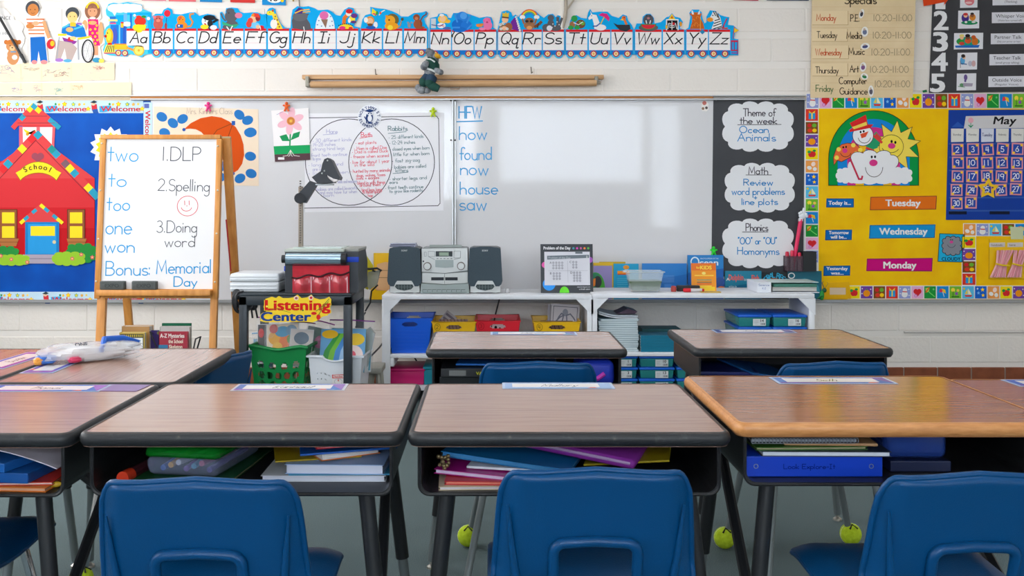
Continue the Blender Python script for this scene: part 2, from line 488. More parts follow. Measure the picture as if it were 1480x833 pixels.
# ------------------------------------------------------------------ the room
WALL, BD = 5.86, 5.838          # wall face, face of the boards hung on it
x0r, x1r, y0r, z1r = ROOM['x0'], ROOM['x1'], ROOM['y0'], ROOM['z1']
M_paint = mat((236, 229, 221), 0.5, bump=0.25, bscale=60, name='painted block')
M_joint = mat((238, 232, 225), 0.5, name='painted joint')
M_quarry = tex_mat('brown quarry tile', [(0.3, (120, 62, 38)), (0.7, (148, 82, 52))], nscale=14, rough=0.35)
M_grout = mat((150, 140, 130), 0.8)
M_carpet = tex_mat('grey carpet', [(0.3, (72, 86, 88)), (0.5, (98, 113, 115)), (0.72, (128, 143, 144))], nscale=420, detail=3, rough=0.95, bump=0.6, bdist=0.004, spec=0.1)
M_alu = mat((196, 198, 200), 0.35, 0.8)
M_cork = mat((186, 128, 78), 0.8)
M_white_gloss = mat((220, 220, 223), 0.055, spec=0.5)

b = MB(); b.box(x0r - .1, x1r + .1, y0r - .1, WALL + .12, -0.1, 0.0, M_carpet)
structure(b.obj('floor', smooth=0))
b = MB(); b.box(x0r - .1, x1r + .1, y0r - .1, WALL + .12, z1r, z1r + .1, mat((232, 230, 224), 0.8))
structure(b.obj('ceiling', smooth=0))

# wall of painted concrete blocks: each block stands a little proud of wide flush bed joints and thin head joints
b = MB()
b.box(x0r - .1, x1r + .1, WALL + 0.003, WALL + .12, 0, z1r, M_joint)
kz = WALL / F
def block_row(ytop, ybot, first):
    z1, z0 = H - (ytop - VY) * kz, H - (ybot - VY) * kz
    pitch = 97.6
    n = int((first - (VX + x0r / kz)) / pitch) + 1
    x = first - n * pitch
    while (x - VX) * kz < x1r:
        xa, xb = max((x + 1.0 - VX) * kz, x0r), min((x + pitch - 1.0 - VX) * kz, x1r)
        if xb > xa + .02:
            b.box(xa, xb, WALL, WALL + .05, z0, z1, M_paint, bev=0.0025, seg=1)
        x += pitch
top = 45.5 - 43.2 * 4
rows = []
while top < 430:
    rows.append((top - 33, top)); top += 43.2
for i, (a_, c_) in enumerate(rows):
    block_row(a_, c_, 774 if (i % 2 == 0) else 725)
block_row(441, 478, 1298)
block_row(487, 524, 1345)
structure(b.obj('wall_front', smooth=0))
# conduit and electrical strip along the wall
b = MB()
b.tube([(P(1306, 480, WALL)[0], WALL - .008, P(0, 480, WALL)[2]), (x1r, WALL - .008, P(0, 480, WALL)[2])], 0.006, mat((205, 200, 196), .5), n=8)
structure(b.obj('trim_1'))
b = MB()
zq = H - (531 - VY) * kz
x = x0r
while x < x1r:
    b.box(x + .003, min(x + .199, x1r), WALL - .012, WALL + .004, 0.0, zq, M_quarry, bev=.003, seg=1)
    x += .2025
b.box(x0r, x1r, WALL - .008, WALL + .004, 0, zq - .004, M_grout)
structure(b.obj('baseboard_front', smooth=0))

def plain_wall(name, boxes, m):
    w_ = MB()
    for q in boxes: w_.box(*q, m)
    return structure(w_.obj(name, smooth=0))
M_wallp = mat((226, 220, 210), 0.7)
# wall on the left with two window openings, wall behind the camera with its own, wall on the right
plain_wall('wall_left', [(x0r - .12, x0r, y0r, WALL, 0, 1.05), (x0r - .12, x0r, y0r, WALL, 2.65, z1r), (x0r - .12, x0r, 5.25, WALL, 1.05, 2.65),
                         (x0r - .12, x0r, 2.2, 2.5, 1.05, 2.65), (x0r - .12, x0r, y0r, -.4, 1.05, 2.65)], M_wallp)
plain_wall('wall_right', [(x1r, x1r + .12, y0r, WALL, 0, z1r)], M_wallp)
plain_wall('wall_rear', [(x0r, x1r, y0r - .12, y0r, 0, .7), (x0r, x1r, y0r - .12, y0r, 2.66, z1r), (x0r, -2.0, y0r - .12, y0r, .7, 2.66), (2.9, x1r, y0r - .12, y0r, .7, 2.66), (-.2, .1, y0r - .12, y0r, .7, 2.66), (2.34, 2.42, y0r - .12, y0r, .7, 2.66), (.1, 2.34, y0r - .12, y0r, .7, 1.4), (-2.0, -.2, y0r - .12, y0r, .7, 1.15)], M_wallp)
M_day = mat((226, 236, 255), 0.5, emit=1.7, name='daylit glass')
def window(name, axis, a, c, z0, z1, plane):
    fr = MB(); m = mat((235, 235, 232), .4)
    def bx(p, q, u, v, t=.03):
        if axis == 'x': fr.box(p, q, plane - t, plane + t, u, v, m)
        else: fr.box(plane - t, plane + t, p, q, u, v, m)
    bx(a, a + .05, z0, z1); bx(c - .05, c, z0, z1); bx(a, c, z0, z0 + .05); bx(a, c, z1 - .05, z1); bx((a + c) / 2 - .02, (a + c) / 2 + .02, z0, z1)
    o = structure(fr.obj(name, smooth=0))
    g = MB()
    if axis == 'x': g.box(a, c, plane - .008, plane - .004, z0, z1, M_day)
    else: g.box(plane - .008, plane - .004, a, c, z0, z1, M_day)
    structure(g.obj('pane', o, smooth=0))
    return o
window('window_1', 'y', 2.5, 5.25, 1.05, 2.65, x0r - .06)
window('window_2', 'y', -.4, 2.2, 1.05, 2.65, x0r - .06)
window('window_3', 'x', .1, 2.34, 1.4, 2.66, y0r - .06)
window('window_4', 'x', -2.0, -.2, 1.15, 2.66, y0r - .06)
window('window_5', 'x', 2.42, 2.9, .7, 2.66, y0r - .06)
# slatted blinds at the rear windows (they show, mirrored, in the whiteboard)
def blind(a, c, parts, label):
    t = thing('window_blind', label, 'blind', ((a + c) / 2, y0r + .03, 2.6), group='blinds at the rear windows')
    s_ = MB()
    for (xa, xb, zb) in parts:
        z = 2.58
        while z > zb:
            mx = Matrix.Translation(((xa + xb) / 2 - (a + c) / 2, 0, z - 2.6)) @ Matrix.Rotation(R(-38), 4, 'X')
            s_.box(-(xb - xa) / 2, (xb - xa) / 2, -.025, .025, -.001, .001, mat((232, 232, 230), .5), mx=mx)
            z -= .056
    s_.obj('slats', t, smooth=0)
    h = MB(); h.box(-(c - a) / 2, (c - a) / 2, -.03, .03, -.01, .04, mat((232, 232, 230), .5)); h.obj('head_rail', t, smooth=0)
blind(.1, 2.34, [(.1, 2.34, 1.4)], 'white slatted blind at the wide rear window')
blind(2.42, 2.9, [(2.42, 2.9, .7)], 'narrow white slatted blind at the tall rear window')
blind(-1.98, -.22, [(-1.98, -.22, 1.2)], 'white slatted blind at the narrower rear window')
# ceiling troffers out of view, added to give fill light
for (cx, cy) in ((-1.6, 4.2), (1.4, 4.2), (-1.6, 1.6), (1.4, 1.6), (0, -1.2)):
    t = thing('ceiling_fill_light', 'unseen recessed ceiling light added for fill, with white diffuser', 'ceiling light', (cx, cy, z1r - .03), group='added ceiling fill lights')
    fr = MB()
    for (xa, xb, ya, yb) in ((-.61, .61, -.31, -.28), (-.61, .61, .28, .31), (-.61, -.58, -.28, .28), (.58, .61, -.28, .28)):
        fr.box(xa, xb, ya, yb, -.02, .029, mat((235, 235, 235), .4))
    fr.obj('frame', t, smooth=0)
    d_ = MB(); d_.box(-.58, .58, -.28, .28, 0, .02, mat((246, 250, 255), .4, emit=5.6, name='lit diffuser')); d_.obj('diffuser', t, smooth=0)

# ------------------------------------------------------------------ the boards on the wall
wb = thing('whiteboard', 'wide white dry-erase board with blue word list, on the block wall', 'whiteboard', P(625, 436, BD))
def loc_in(o, p): return Vector(p) - Vector(o.location)
a = Art(440, 290, BD, t=.018); a.rough = .16
a.brect(219, 145, 655, 433, M_white_gloss); o = a.put('panel', wb); o.location = loc_in(wb, P(440, 290, BD + .018))
a = Art(845, 290, BD, t=.018); a.rough = .2
a.brect(658, 145, 1164, 433, M_white_gloss)
INK = (24, 146, 206)
a.pen('HFW', 663, 171, 17, INK, 2.0, wide=33); a.line([(660, 176), (697, 175)], 1.8, INK)
a.pen('how', 664, 202, 19, INK, 1.7, wide=40, jit=.4)
a.pen('found', 664, 231, 18, INK, 1.7, wide=46, jit=.4)
a.pen('now', 665, 253, 19, INK, 1.7, wide=41, jit=.4)
a.pen('house', 665, 281, 18, INK, 1.7, wide=54, jit=.4)
a.pen('saw', 664, 304, 20, INK, 1.7, wide=39, jit=.4)
o = a.put('panel', wb); o.location = loc_in(wb, P(845, 290, BD + .018))
fr = MB()
q = lambda px, py: loc_in(wb, P(px, py, BD))
def strip(x0, y0, x1, y1, m, t=.024, back=.02):
    A, B = q(x0, y0), q(x1, y1)
    fr.box(A.x, B.x, -t + .002, back, B.z, A.z, m, bev=.002, seg=1)
strip(-30, 138, 1164, 139.7, M_alu); strip(190, 139.7, 1030, 142.8, M_cork, .020); strip(190, 142.8, 1164, 145, M_alu)
o = fr.obj('trim_3'); o.location = wb.location; structure(o, 'display rail with cork strip above the whiteboard')
fr = MB(); strip(653.6, 145, 655.6, 433, M_alu, .022); strip(657.0, 145, 659.2, 433, M_alu, .022); strip(655.6, 145, 657, 433, mat((150, 150, 152), .4), .018)
for yy in (203, 146):
    for xx in (652, 658): fr.ball(q(xx, yy) + Vector((0, -.024, 0)), .005, mat((40, 40, 44), .4), 8, 6)
fr.obj('divider', wb)
fr = MB(); A, B = q(-30, 433), q(1490, 437.5)
fr.box(A.x, B.x, -.02, .02, B.z, A.z, mat((168, 170, 172), .4, .6), bev=.002, seg=1)
A, B = q(500, 431.5), q(1180, 433.5)
fr.box(A.x, B.x, -.075, -.01, B.z, A.z, mat((150, 154, 158), .4, .6), bev=.003, seg=1)
o = fr.obj('trim_4'); o.location = wb.location; structure(o, 'grey ledge along the foot of the boards')

# blue bulletin board behind the easel
M_bluep = tex_mat('blue backing paper', [(0.35, (0, 70, 162)), (0.65, (0, 84, 182))], nscale=5, detail=2, rough=0.6, bump=.15, bdist=.02, spec=.15)
a = Art(90, 290, BD); a.brect(-70, 146, 219, 437, M_bluep, .016)
o = a.put('bulletin_board', loc=P(90, 290, BD + .016)); tag(o, 'blue paper-covered bulletin board behind the easel', 'bulletin board')
YEL, RED, GRN, SKY = (250, 205, 20), (214, 40, 46), (36, 150, 70), (20, 160, 220)
PASTEL = (196, 224, 240)
def welcome(a, x, y, s=1.0):
    """one repeat of the border: a child in a cap, the word, stars"""
    a.push(x, y, s)
    a.poly([(-8, 5), (0, 4), (1, 13), (-7, 14)], (206, 50, 60)); a.poly([(-7, 12), (1, 11), (3, 17.4), (-5, 17.4)], (40, 90, 170))
    a.ell(-5, 3.2, 3.2, 3, (236, 196, 160)); a.poly([(-10, 1.6), (-4, -1.6), (1, 1), (-4, 3)], (40, 60, 70))
    a.poly([(4, 7), (20, 6), (24, 13), (10, 16), (4, 16)], (60, 165, 215))
    a.text('Welcome', 6, 14.6, 7.6, (205, 40, 50), wide=58, bold=.016)
    for (sx, sy, sr, c) in ((19, 4, 2.2, GRN), (24, 4.5, 2.6, (250, 200, 60)), (32, 4, 4.4, (245, 170, 20)), (32, 4, 3.2, (255, 215, 30)), (45, 4.4, 3.6, (30, 150, 120)), (45, 4.4, 2.4, (245, 225, 50)), (54, 4.5, 3, (240, 180, 80)), (61, 4, 2.4, (250, 215, 90)), (67, 11, 4.2, (235, 170, 30)), (67, 11, 3, (255, 220, 50))):
        a.star(sx, sy, sr, c, inner=.55)
    a.pop()
def welcome_strip(label, x0, y0, x1, y1, starts, sc, d):
    a = Art((x0 + x1) / 2, (y0 + y1) / 2, d); a.brect(x0, y0, x1, y1, PASTEL)
    for sx in starts: welcome(a, sx, y0 + 1.2, sc)
    return tag(a.put('border_strip'), label, 'border strip', 'welcome border strips')
welcome_strip('pale blue welcome border with stars along the top of the blue board', -30, 145.5, 207, 163.5, (-19, 62, 140), .98, BD)
welcome_strip('pale blue welcome border with stars along the bottom of the blue board', -30, 422, 232, 438, (-15, 70, 148, 205), .9, BD - .001)
a = Art(214, 290, BD - .001); a.brect(207.5, 148, 220, 436, PASTEL)
for yy in (150, 228, 306):
    a.push(208.5, yy, .72, rot=0); a.poly([(0, 0), (10, 0), (10, 9), (0, 9)], (96, 110, 180)); a.pop()
    a.text('Welcome', 210, yy + 10, 7.5, (205, 40, 50), wide=48, bold=.02, rot=90)
    for k in range(4): a.star(215 - (k % 2) * 4, yy + 62 - k * 4, 2.3, YEL)
tag(a.put('border_strip'), 'upright welcome border beside the umbrella poster', 'border strip', 'welcome border strips')

# paper schoolhouse on the blue board
PINK = (212, 66, 68)
a = Art(62, 260, BD - .001, t=.002)
a.base([(-32, 238), (10, 232), (48, 192), (29, 180), (20, 181), (48, 152), (84, 178), (80, 186), (77, 210), (80, 214), (137, 272), (137, 368), (124, 380), (-32, 382)], (188, 16, 28))
a.poly([(28, 183), (80, 183), (77, 240), (28, 240)], (232, 96, 104)); a.poly([(33, 184), (53, 184), (52, 222), (34, 222)], (244, 240, 238)); a.poly([(58, 184), (76, 184), (74, 232), (58, 222)], (244, 240, 238))
a.poly(arc_pts(43, 184, 9, 10, 200, 340) + [(53, 196), (34, 186)], YEL); a.ell(40, 194, 2.4, 2.4, (200, 150, 10))
a.poly([(21, 182), (48, 153), (84, 182)], PINK)
def patch_line(A, B, w, cols):
    n = len(cols)
    for i, c in enumerate(cols):
        p = (A[0] + (B[0] - A[0]) * i / n, A[1] + (B[1] - A[1]) * i / n); r = (A[0] + (B[0] - A[0]) * (i + 1) / n, A[1] + (B[1] - A[1]) * (i + 1) / n)
        a.line([p, r], w, c)
TEAL, OCH = (40, 150, 180), (246, 216, 40)
patch_line((20, 184), (48, 153), 7, [PINK, PINK, TEAL, PINK, OCH]); patch_line((48, 153), (85, 184), 7, [TEAL, OCH, PINK, PINK, TEAL, TEAL])
a.line([(26, 178), (79, 178)], .8, (120, 50, 60)); a.line([(33, 168), (68, 168)], .8, (120, 50, 60))
a.poly([(-30, 258), (54, 196), (137, 258), (137, 262), (-30, 262)], PINK); a.rect(-30, 258, 137, 300, (208, 48, 54)); a.rect(-30, 300, 137, 330, (198, 30, 38))
patch_line((-30, 282), (52, 195), 11, [RED, TEAL, TEAL, PINK, PINK, RED, TEAL, PINK, PINK, OCH, PINK, RED]); patch_line((54, 194), (140, 284), 10, [TEAL, PINK, PINK, (30, 140, 140), TEAL, PINK, (120, 90, 100), OCH, TEAL, PINK, PINK, OCH, TEAL])
a.line([(-30, 290), (52, 203), (137, 290)], .9, (120, 40, 50))
a.ell(51, 226, 5, 5, (150, 70, 86)); a.ell(59, 226, 5, 5, (150, 70, 86)); a.poly([(46, 228), (64, 228), (55, 235)], (150, 70, 86))
rib = arc_pts(56, 272, 36, 38, 150, 30, 12); rin = arc_pts(56, 272, 30, 22, 30, 150, 12)
a.poly(rib + rin, OCH); a.line(rib + rin, .9, (150, 110, 20), closed=True)
a.poly([(23, 250), (30, 246), (33, 255), (30, 258)], OCH); a.poly([(89, 250), (82, 246), (79, 255), (82, 258)], OCH)
for i, ch in enumerate('School'):
    th = R(118 - 11.3 * i); a.text(ch, 56 + 33 * math.cos(th) * 1.05 - 1, 274 - 33 * math.sin(th) + 3.5, 7.4, (60, 40, 30), bold=.02, center=True, rot=90 - (118 - 11.3 * i))
for wx in (2, 100):
    a.rect(wx - 2, 303, wx + 23, 345, (146, 84, 50)); a.rect(wx + 1.5, 307, wx + 19.5, 323, OCH); a.rect(wx + 1.5, 327, wx + 19.5, 344, OCH); a.line([(wx - 2, 303), (wx + 23, 303), (wx + 23, 345), (wx - 2, 345)], .9, (80, 40, 24), closed=True)
    a.poly([(wx - 3, 345), (wx + 26, 345), (wx + 22, 356), (wx, 356)], (176, 110, 60)); a.line([(wx - 2, 350), (wx + 24, 350)], .7, (100, 60, 30))
a.poly([(32, 321), (60, 298), (90, 321)], PINK); patch_line((31, 322), (60, 297), 5, [OCH, TEAL, PINK, TEAL, PINK]); patch_line((60, 297), (90, 322), 5, [OCH, TEAL, PINK, TEAL, OCH])
a.rect(37, 321, 86, 368, (24, 124, 190)); a.rect(41, 324, 82, 367, (40, 150, 215)); a.rect(45, 327, 80, 341, OCH); a.ell(79, 350, 2.6, 2.6, (210, 200, 160))
a.poly([(34, 368), (88, 368), (96, 381), (28, 381)], (170, 160, 175)); a.line([(34, 374), (90, 374)], .8, (110, 100, 120))
for (bx, by, rx, ry, c) in ((8, 368, 20, 12, (40, 140, 60)), (118, 366, 22, 14, (40, 140, 60)), (20, 376, 24, 8, (150, 196, 50)), (100, 374, 24, 10, (150, 196, 50)), (-16, 374, 18, 10, (150, 196, 50))):
    a.poly(scallop(bx, by, rx, ry, 9, .16), c)
for (fx, fy) in ((17, 375), (105, 374), (40, 379), (2, 370), (134, 372), (118, 368)):
    a.star(fx, fy, 3.4, (222, 60, 120), inner=.6); a.ell(fx, fy, 1.2, 1.2, (250, 220, 90))
tag(a.put('schoolhouse_cutout'), 'red paper schoolhouse cutout with blue door on the blue board', 'paper cutout')
a = Art(160, 215, BD - .001, t=.0015)
a.base([(160 + (30 if i % 2 == 0 else 24) * math.sin(math.pi * i / 14), 213 - (30 if i % 2 == 0 else 24) * math.cos(math.pi * i / 14)) for i in range(28)], (240, 242, 240))
a.star(160, 213, 22, OCH, n=14, inner=.8); a.ell(160, 213, 15, 15, (90, 170, 215))
tag(a.put('sunburst_cutout'), 'white and yellow sunburst cutout peeping out above the easel', 'paper cutout')

# umbrella poster
a = Art(295, 212, BD - .0005, t=.001)
a.base([(222, 154), (373.5, 158), (374, 269), (222, 266)], (240, 220, 196))
OR, BLU = (212, 80, 12), (40, 118, 190)
for (ex, ey, r_) in ((234, 169, 30), (250, 178, 40), (264, 172, -30), (346, 166, 40), (358, 174, -20), (363, 191, 10), (238, 192, 20), (362, 226, 10), (363, 251, 20), (347, 258, -30), (318, 256, 10), (320, 241, -40), (361, 192, 10)):
    a.ell(ex, ey, 8.2, 6.6, BLU, rot=r_)
a.poly([(266, 187), (276, 178), (290, 171), (306, 168), (320, 170), (332, 176), (341, 184), (348, 196), (352, 209), (353, 224), (350, 237), (344, 246), (337, 250.5), (334, 244), (328, 236), (322, 231), (316, 229), (313, 222), (307, 214), (300, 207), (297, 198), (291, 191), (283, 187), (275, 186)], OR)
a.line([(318, 230), (326, 208), (337, 178)], 1, (120, 60, 20)); a.line([(300, 206), (314, 188), (337, 178)], 1, (120, 60, 20))
a.ell(266, 187.5, 2.4, 2.4, (40, 80, 160)); a.rect(335, 175, 340, 181, (40, 90, 170)); a.ell(337, 251, 2.4, 2.4, (40, 80, 160)); a.ell(316, 229, 2.4, 2.4, (40, 80, 160))
a.pen('Mrs. Kinners Class', 270, 165, 9, (190, 170, 150), .7, wide=66)
tag(a.put('umbrella_poster'), 'beige poster with orange umbrella and blue raindrop ovals', 'poster')
def clip(label, px, py, c, d, s=1.0):
    """small plastic clip shaped like a little figure"""
    t_ = MB(); m = mat(c, .35)
    k = d / F * s
    t_.ball((0, 0, 5.5 * k), (2.4 * k, 2 * k, 2.4 * k), m, 10, 7)
    t_.ball((0, 0, 0.6 * k), (2.8 * k, 2.2 * k, 3.8 * k), m, 10, 7)
    for sx in (-1, 1):
        t_.tube([(sx * 1.6 * k, 0, 2 * k), (sx * 5 * k, 0, 2.8 * k)], 1.3 * k, m, 8); t_.tube([(sx * 1.2 * k, 0, -1.5 * k), (sx * 3 * k, 0, -6 * k)], 1.4 * k, m, 8)
    o = t_.obj('figure_clip', loc=P(px, py, d)); return tag(o, label, 'clip', 'figure clips')
clip('pink figure clip above the umbrella poster', 301, 155, (225, 40, 130), BD - .014)
clip('orange figure clip holding the flower drawing', 414, 155, (232, 96, 24), BD - .016)
clip('yellow-green figure clip at the corner of the circle chart', 626, 163, (190, 214, 20), BD - .016)
clip('bright green figure clip above the ocean book', 1031.5, 364, (30, 214, 50), BD - .016)
a = Art(1019, 154, BD - .0005); a.base(scallop(1019, 154, 5, 7, 7, .1), (240, 236, 232)); a.ell(1018, 149, 3, 3, (200, 120, 110)); a.ell(1021, 156, 2, 2, (90, 80, 80)); a.ell(1016, 157, 2, 2, (150, 120, 100))
tag(a.put('sticker'), 'small white sticker at the upper end of the whiteboard beside black paper', 'sticker')

# comparison chart with two overlapping circles
a = Art(530, 235, BD - .0003, t=.0008); a.rough = .35
a.base([(440, 164), (642, 163), (641, 304.5), (441, 307)], (236, 235, 240))
PB = (48, 44, 56)
a.line([(446, 170.5), (631, 168), (634, 172), (636, 294), (633, 297.5), (440, 301)], 1.0, PB)
a.ring(504, 234.5, 62.5, 62.5, 1.1, PB, 48); a.ring(566, 234.5, 62, 62.5, 1.1, PB, 48)
LILAC, CRIM, FOREST = (178, 176, 212), (230, 84, 106), (92, 128, 134)
def lines(items, c, h, w=.58):
    for (s_, x, y, wd) in items: a.pen(s_, x, y, h, c, w, wide=wd, rot=-2.2)
a.pen('Hare', 472, 193, 6, LILAC, .8, wide=16); a.line([(467, 195), (487, 193.5)], .8, LILAC)
lines([('* 30 different kinds', 452, 206, 56), ('* 14-28 inches', 449, 212, 36), ('strong hind legs', 452, 218, 46), ('front teeth continue', 450, 227, 52), ('to grow', 452, 232, 12), ('* long ears and', 446, 241, 50), ('are often', 452, 247, 22), ('* live in open', 446, 253, 58), ('fields and meadows', 488, 265, 28), ('babies are called leverets', 458, 276, 58), ('and may have fur when', 462, 281, 54), ('born', 468, 285, 15)], LILAC, 5)
a.pen('Both', 522, 198, 6.4, CRIM, .9, wide=16); a.line([(520, 200), (538, 197)], .8, CRIM)
lines([('* eat plants', 514, 209, 30), ('* Mom is called Doe', 512, 217, 47), ('* Dad is called Buck', 509, 222, 52), ('* freeze when scared', 507, 229, 55), ('* live for about 1 year', 506, 237, 57), ('in the wild', 513, 241, 28), ('* hunted by many animals', 507, 250, 57), ('dogs, wolves, foxes', 515, 256, 42), ('owls + eagles', 515, 260, 33), ('* blend in with things', 514, 267, 43), ('around them', 520, 270, 30), ('* hind legs long', 520, 277, 32), ('to move quick', 524, 280, 26), ('* hop', 529, 285, 10)], CRIM, 4.8)
a.pen('Rabbits', 561, 189, 6.6, FOREST, .9, wide=28); a.line([(561, 193), (587, 190.5)], .8, FOREST)
lines([('* 25 different kinds', 562, 201, 50), ('* 12-24 inches', 563, 209, 37), ('* closed eyes when born', 564, 218, 57), ('* little fur when born', 565, 226, 56), ('* fast zig-zag', 567, 235, 40), ('* babies are called', 566, 244, 50), ('kittens', 572, 249, 18), ('* shorter legs and', 563, 261, 54), ('ears', 563, 266, 12), ('* front teeth continue', 557, 274, 55), ('to grow like rodents', 563, 279, 48)], FOREST, 5)
a.line([(568, 251), (590, 249)], .8, FOREST)
tag(a.put('circle_chart'), 'white comparison chart of two overlapping circles, hung on the whiteboard', 'chart')
a = Art(534, 169, BD - .0022, t=.0006)
NAVY = (34, 62, 118)
a.base([(534 + 17 * math.cos(2 * math.pi * i / 36), 169 - 17 * math.sin(2 * math.pi * i / 36)) for i in range(36)], (236, 238, 244))
def round_text(s_, cx, cy, r, a0, a1, h, c, up=True):
    n = len(s_)
    for i, ch in enumerate(s_):
        th = a0 + (a1 - a0) * i / (n - 1)
        a.text(ch, cx + r * math.cos(R(th)), cy - r * math.sin(R(th)), h, c, bold=.025, center=True, rot=(90 - th) if up else (270 - th))
round_text('NORTHWEST', 534, 169, 11.6, 172, 8, 4.0, NAVY); round_text('ELEMENTARY', 534, 169, 15.6, 200, 340, 4.0, NAVY, up=False)
a.ell(534, 170, 5.2, 7.2, NAVY); a.ell(534.6, 171.4, 3.2, 4.6, (232, 235, 242)); a.ell(534.6, 164, 4, 3.2, (232, 235, 242))
a.poly([(526.5, 160.5), (534, 157.6), (541.5, 160), (535, 163)], NAVY); a.ell(533, 164.3, 1.1, 1.1, NAVY); a.ell(536.4, 164.3, 1.1, 1.1, NAVY)
a.line([(527, 169), (530, 174), (530, 178)], 1.6, NAVY); a.line([(532, 178), (538, 178)], 2, NAVY)
tag(a.put('school_badge'), 'round white badge with a navy owl in a graduation cap, over the circle chart', 'badge')
# flower drawing
a = Art(420, 195, BD - .006, t=.001)
a.base([(392, 160), (446, 156), (448.5, 231), (397.5, 234)], (244, 240, 240))
a.poly([(395.5, 211.5), (448, 209.5), (448.2, 222), (396.7, 224)], (30, 166, 96)); a.poly([(396.7, 223.5), (448.2, 221.5), (448.5, 231), (397.5, 234)], (92, 66, 72))
a.line([(420, 186), (419, 210)], 2, (30, 150, 90)); a.poly([(404, 197), (414, 194), (419, 204), (408, 204)], (30, 150, 90)); a.poly([(420, 203), (424, 193), (434, 190), (432, 198)], (30, 150, 90))
for k in range(6): a.ell(420 + 11 * math.sin(R(60 * k + 8)), 175 - 11 * math.cos(R(60 * k + 8)), 9, 5, (244, 190, 204), rot=60 * k + 98)
a.ell(420.5, 175, 6, 6, (224, 150, 70)); a.ring(420.5, 175, 4, 4, 1, (190, 100, 60)); a.ell(420.5, 175, 1.6, 1.6, (240, 200, 90))
for dx in (-11, -3, 3, 13): a.line([(420, 217), (420 + dx * .4, 225), (420 + dx, 226)], .8, (232, 226, 222))
a.rect(402, 227.5, 411, 231, (238, 236, 236)); a.line([(400, 166), (410, 161)], .6, (160, 150, 190))
tag(a.put('flower_drawing'), 'child\'s pink flower drawing with roots, hung before the circle chart', 'drawing')

# black paper with three cloud notes
a = Art(1096, 270, BD - .0005, t=.001); M_blackp = tex_mat('black paper', [(0.3, (44, 46, 52)), (0.7, (54, 56, 62))], nscale=4, rough=.45)
a.base([(1031, 142), (1163, 142), (1161, 400), (1028, 400)], M_blackp); a.line([(1029, 293), (1160, 293)], .5, (72, 74, 80)); a.ell(1035, 144, 1.4, 1.4, WHITE)
bp = tag(a.put('black_paper'), 'sheet of black paper behind three white cloud notes', 'paper')
G_, B_ = (70, 66, 76), (24, 134, 200)
def cloud_note(label, cx, cy, rx, ry, rows, line_):
    a = Art(cx, cy, BD - .002, t=.001); a.base(scallop(cx, cy, rx, ry, 12, .09), (232, 233, 236))
    for (s_, x, y, h, wd, c) in rows: a.pen(s_, x, y, h, c, 1.25, wide=wd, jit=.25)
    a.line(line_, .9, G_)
    tag(a.put('cloud_note'), label, 'note', 'cloud notes on black paper')
cloud_note('white cloud note headed Theme of the week', 1095.5, 183, 51, 35.5, [('Theme of', 1074, 168, 11, 47, G_), ('the week', 1069, 179, 9.5, 54, G_), ('Ocean', 1069, 192, 9.5, 42, B_), ('Animals', 1066, 204, 11, 55, B_)], [(1066, 180.5), (1129, 180)])
cloud_note('white cloud note headed Math', 1098, 271.5, 50, 35, [('Math', 1082, 252, 10.5, 28, G_), ('Review', 1075, 268, 9, 42, B_), ('word problems', 1058, 281.5, 10, 76, B_), ('+', 1090, 289, 10, 4, B_), ('line plots', 1072, 296, 9, 52, B_)], [(1078, 253), (1115, 253)])
cloud_note('white cloud note headed Phonics', 1095.5, 352, 51, 35, [('Phonics', 1078, 334, 10.5, 32, G_), ('"OO" or "OU"', 1067, 353, 9.5, 56, B_), ('Homonyms', 1066, 368, 10.5, 60, B_)], [(1073, 335.5), (1110, 335.5)])

# ------------------------------------------------------------------ the yellow board
M_yel = tex_mat('yellow backing paper', [(0.35, (246, 188, 0)), (0.65, (252, 202, 0))], nscale=6, detail=3, rough=0.55, bump=.25, bdist=.03, spec=.15)
a = Art(1330, 285, BD); a.brect(1164, 140, 1620, 433, M_yel, .018)
tag(a.put('bulletin_board', loc=P(1330, 285, BD + .018)), 'yellow paper-covered bulletin board with a month calendar', 'bulletin board')
LAV = (150, 160, 214)
def sq_snow(a):
    a.rect(0, 0, 1, 1, LAV); a.ell(.5, .66, .27, .26, WHITE); a.ell(.52, .33, .19, .18, WHITE); a.line([(.34, .44), (.68, .46)], .08, RED); [a.ell(x, y, .05, .05, WHITE) for x, y in ((.12, .2), (.85, .25), (.12, .6), (.88, .75))]
def sq_heart(a):
    a.rect(0, 0, 1, 1, (232, 176, 212)); a.ell(.36, .42, .2, .2, RED); a.ell(.66, .42, .2, .2, RED); a.poly([(.18, .5), (.84, .5), (.52, .84)], RED); a.ring(.36, .78, .12, .1, .05, (210, 120, 190), 12)
def sq_kite(a):
    a.rect(0, 0, 1, 1, (30, 150, 60)); a.poly([(.1, .15), (.45, .1), (.4, .45), (.14, .5)], (240, 190, 40)); a.line([(.1, .15), (.5, .55), (.9, .85)], .06, (120, 220, 110)); a.line([(.12, .5), (.45, .1)], .07, RED); a.ell(.8, .25, .08, .08, (110, 210, 120))
def sq_umb(a):
    a.rect(0, 0, 1, 1, (24, 140, 214)); a.poly([(.18, .5), (.25, .22), (.55, .2), (.6, .48)], (230, 60, 80)); a.poly([(.4, .2), (.72, .28), (.78, .6), (.55, .5)], (244, 200, 40)); a.line([(.5, .45), (.62, .85)], .05, WHITE)
def sq_flow(a):
    a.rect(0, 0, 1, 1, (120, 190, 50)); a.ell(.3, .3, .17, .17, (250, 226, 70)); a.ell(.72, .34, .12, .12, (240, 200, 90)); a.ell(.6, .6, .13, .13, (150, 90, 180)); a.line([(.2, .86), (.8, .86)], .1, (40, 110, 40)); a.line([(.3, .4), (.3, .84)], .05, (40, 110, 40))
